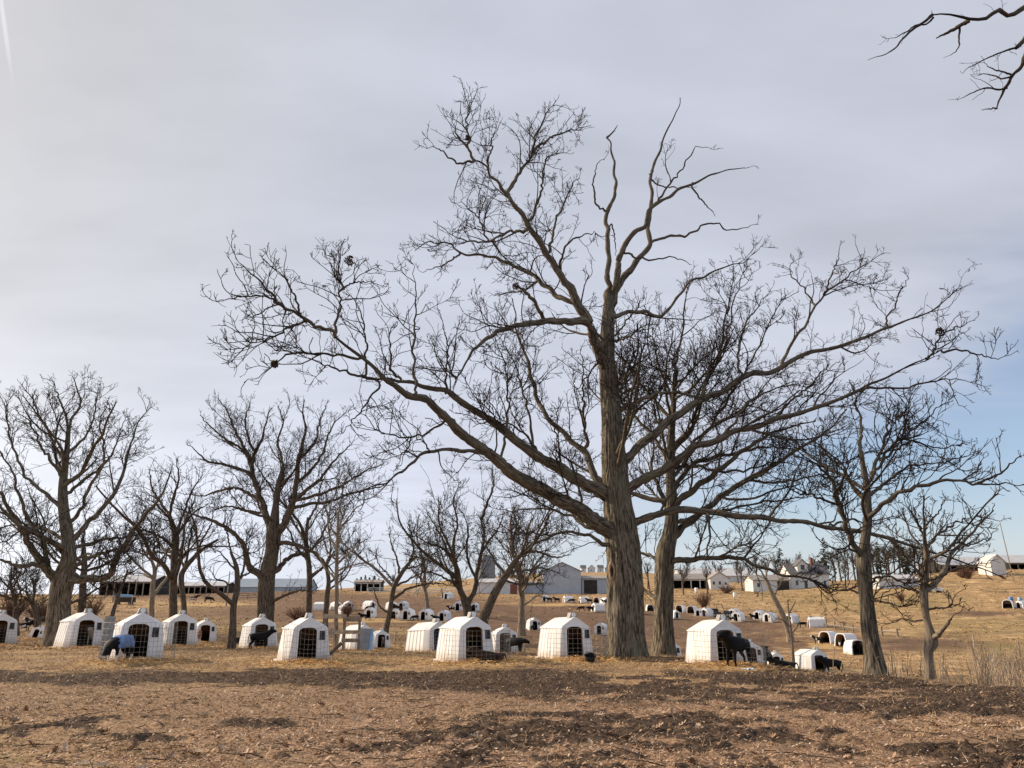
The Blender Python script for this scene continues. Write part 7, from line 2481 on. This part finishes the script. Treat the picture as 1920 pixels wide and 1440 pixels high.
def build_background():
    M['needles'] = litter_mat('dark_needles', ((.025, .032, .02), (.045, .052, .032), (.07, .075, .048), (.10, .10, .07)))
    M['bark_brush'] = bark_mat('brush_bark', (0.07, 0.045, 0.032), (0.17, 0.11, 0.08), (0.14, 0.10, 0.07), (0.15, 0.085, 0.06))
    for i, (px, d, h, w, lab) in enumerate((
            (1468, 232, 11.6, 3.6, 'ragged spruce left of the farmhouse dormer'), (1552, 236, 13.6, 4.2, 'tallest ragged spruce right of the farmhouse'),
            (1654, 225, 9.4, 3.8, 'ragged spruce just right of the slim oak trunk'), (1700, 236, 8.6, 3.6, 'ragged spruce behind the long low white building'))):
        needle_tree('spruce_tree', lab, px, d, h, w, 200 + i, 'spruces by the farmhouse')
    for i, px in enumerate((668, 676, 684, 692, 701, 709)):
        needle_tree('conifer', 'tiny dark conifer behind the small open shed, %s from the left' % ORD[i], px, 330, 4.6 + (i * 37 % 5) * .35, 1.5, 230 + i, 'row of tiny conifers')
    protos = [bare_proto(301, 12), bare_proto(302, 11), bare_proto(303, 13, spread=.36)]
    spots = [(1405, 250, .95), (1422, 262, 1.1), (1440, 244, .9), (1455, 270, 1.1), (1484, 262, .95), (1503, 268, 1.0), (1528, 258, 1.0), (1566, 250, 1.1), (1590, 262, 1.25),
             (1604, 240, 1.0), (1630, 252, 1.2), (1648, 262, 1.15), (1668, 248, 1.0), (1688, 262, 1.2), (1706, 252, 1.0), (1728, 262, 1.15), (1745, 240, .9), (1578, 240, 1.05), (1640, 238, 1.05), (1662, 236, 1.0), (1678, 244, 1.1), (1697, 242, 1.0), (1716, 246, 1.1), (1735, 250, 1.0), (1385, 280, .9),
             (1282, 205, .78), (1327, 200, .72), (1290, 262, .9), (1345, 258, .9), (1392, 222, .8), (-40, 170, .9), (10, 190, 1.0), (60, 200, .8), (1585, 205, .8), (1672, 215, .9), (1612, 222, .95),
             (1215, 240, .8), (1192, 260, .8), (1150, 262, .7), (940, 262, .8), (958, 275, .8), (1000, 270, .8), (640, 300, .7), (780, 300, .7), (735, 290, .6)]
    used = [False] * 3
    tally = {}
    spots.sort()
    for i, (px, d, s) in enumerate(spots):
        k_ = i % 3
        o = protos[k_] if not used[k_] else copy_tree(protos[k_])
        used[k_] = True
        g = ground_at(px, d)
        o.location = (g[0], g[1], g[2])
        o.rotation_euler = (0, 0, i * 1.9)
        s *= 1.12
        o.scale = (s, s, s)
        if 1400 < px < 1760:
            lab = 'leafless tree in the wood behind the farmhouse'
        elif px > 1180:
            lab = 'slim leafless tree near the brown shed'
        elif px < 100:
            lab = 'leafless tree in the thicket behind the broad oak'
        else:
            lab = 'leafless tree on the skyline behind the field'
        tally[lab] = tally.get(lab, 0) + 1
        tag(o, '%s, %s from the left' % (lab, ORD[tally[lab] - 1]), 'tree', lab)
    # bushes
    bm_ = [bush_mesh(401, 1.3, 2.0), bush_mesh(402, 1.8, 1.6)]
    for i, (px, d, s, lab) in enumerate(((1320, 150, 1.55, 'vase-shaped reddish bush on the slope right of the second oak'), (1362, 205, 1.7, 'rounded brown bush below the small gabled house'), 
                                         (1815, 200, 1.8, 'dark brush patch on the hillside below the hilltop barn'), (1806, 204, 1.5, 'low brush on the hillside left of the dark brush patch'), (20, 95, 1.8, 'tangled brown brush behind the cut-off hutch'), (75, 100, 2.0, 'tangled brown brush behind the short crooked tree'), (165, 98, 1.6, 'tangled brush right of the broad oak trunk'), (370, 60, .6, 'small twiggy shrub beside the small hutch with the red calf'),
                                         (1690, 150, .9, 'bare shrub on the grass below the long white building'), (560, 100, 1.3, 'brown brush at the foot of the field bank'), (650, 108, 1.0, 'brown brush left of the far hutch cluster'))):
        g = ground_at(px, d)
        root = tag(empty('bush', g, i * 1.3, s), lab, 'bush')
        link('twigs', bm_[i % 2], root, M['bark_brush'])
    # dry reeds at the drop
    rng = np.random.default_rng(21)
    n = 1100
    px = np.where(rng.random(n) < .75, rng.uniform(1815, 1990, n), rng.uniform(1640, 1850, n))
    Y = rng.uniform(20.5, 27.5, n)
    X = (px - 960) / FPX * (Y * CT)
    Z = height(X, Y)
    keep = fbm(X * .9, Y * .9, 5, 3) > np.where(px > 1815, .36, .55)
    X, Y, Z = X[keep], Y[keep], Z[keep]
    n = len(X)
    h = rng.uniform(.5, 1.3, n)
    K = 5
    d = unit(np.stack([rng.normal(0, .12, n), rng.normal(0, .12, n), np.ones(n)], 1))
    P = np.zeros((n, K, 3))
    P[:, 0] = np.stack([X, Y, Z - .05], 1)
    for k_ in range(1, K):
        d = unit(d + rng.normal(0, .10, (n, 3)))
        P[:, k_] = P[:, k_ - 1] + d * (h / (K - 1))[:, None]
    R = np.full((n, K), .0065) * np.linspace(1.3, .8, K)[None]
    P2, R2 = sprout(P, R, rng.poisson(.9, n), rng, 4, .10, .34, 40, .004, .35, -.1, .3, (30, 80), False, .6)
    v, q, b, t = tubes(np.concatenate([P]), R, 3)
    v2, q2, b2, t2 = tubes(P2, R2, 3)
    me = big_mesh('dry_reeds', np.concatenate([v, v2]), np.concatenate([q, q2 + len(v)]), True, {'tint': ('FLOAT', np.concatenate([np.repeat(rng.random(n), K * 3), rng.random(len(v2))]))})
    o = link('dry_reeds', me, None, litter_mat('dry_reed', ((.34, .24, .15), (.52, .38, .26), (.64, .50, .36), (.72, .60, .46))))
    tag(o, 'stand of dry pale stalks along the drop', 'stalks', kind='stuff')
    # thicker single stalks
    for i, (px, Y, h, lean) in enumerate(sorted(((1676, 25, .95, .03), (1683, 25.5, .7, -.02), (1692, 25, .6, .1), (1706, 25.6, .65, -.05), (1727, 24.6, 1.0, .15), (1760, 24.2, .9, -.1), (1768, 24.6, 1.0, .18), (1786, 24, .7, -.2), (1822, 24, .9, .3), (1828, 24.4, .9, -.1), (1850, 24, .9, .02), (1895, 23.8, 1.1, -.05), (1910, 23.4, 1.1, .04), (1572, 27, .75, .4), (1562, 27, .9, .15), (1578, 27.4, .6, .6)))):
        g = ground_at(px, Y)
        m = MB()
        m.tube([(0, 0, -.1), (lean * .4, 0, h * .5), (lean, .02, h)], .018, 5, .008)
        m.tube([(lean * .5, 0, h * .6), (lean * .5 + .08, .02, h * .8), (lean * .5 + .10, .02, h * .95)], .008, 4, .005)
        o = m.build('dry_stalk', M['wood_pale'])
        o.location = g
        tag(o, 'thick pale dry stalk along the drop, %s from the left' % ORD[i], 'stalk', 'thick dry stalks along the drop')
# ------------------------------------------------------------------ build everything
place_hutches_on_ground()
ground = build_ground()
build_trees()
build_farm()
build_background()
build_hutches()
build_animals()
build_leaves()
build_grass()
build_straw_and_twigs()
build_big_leaves(ground)
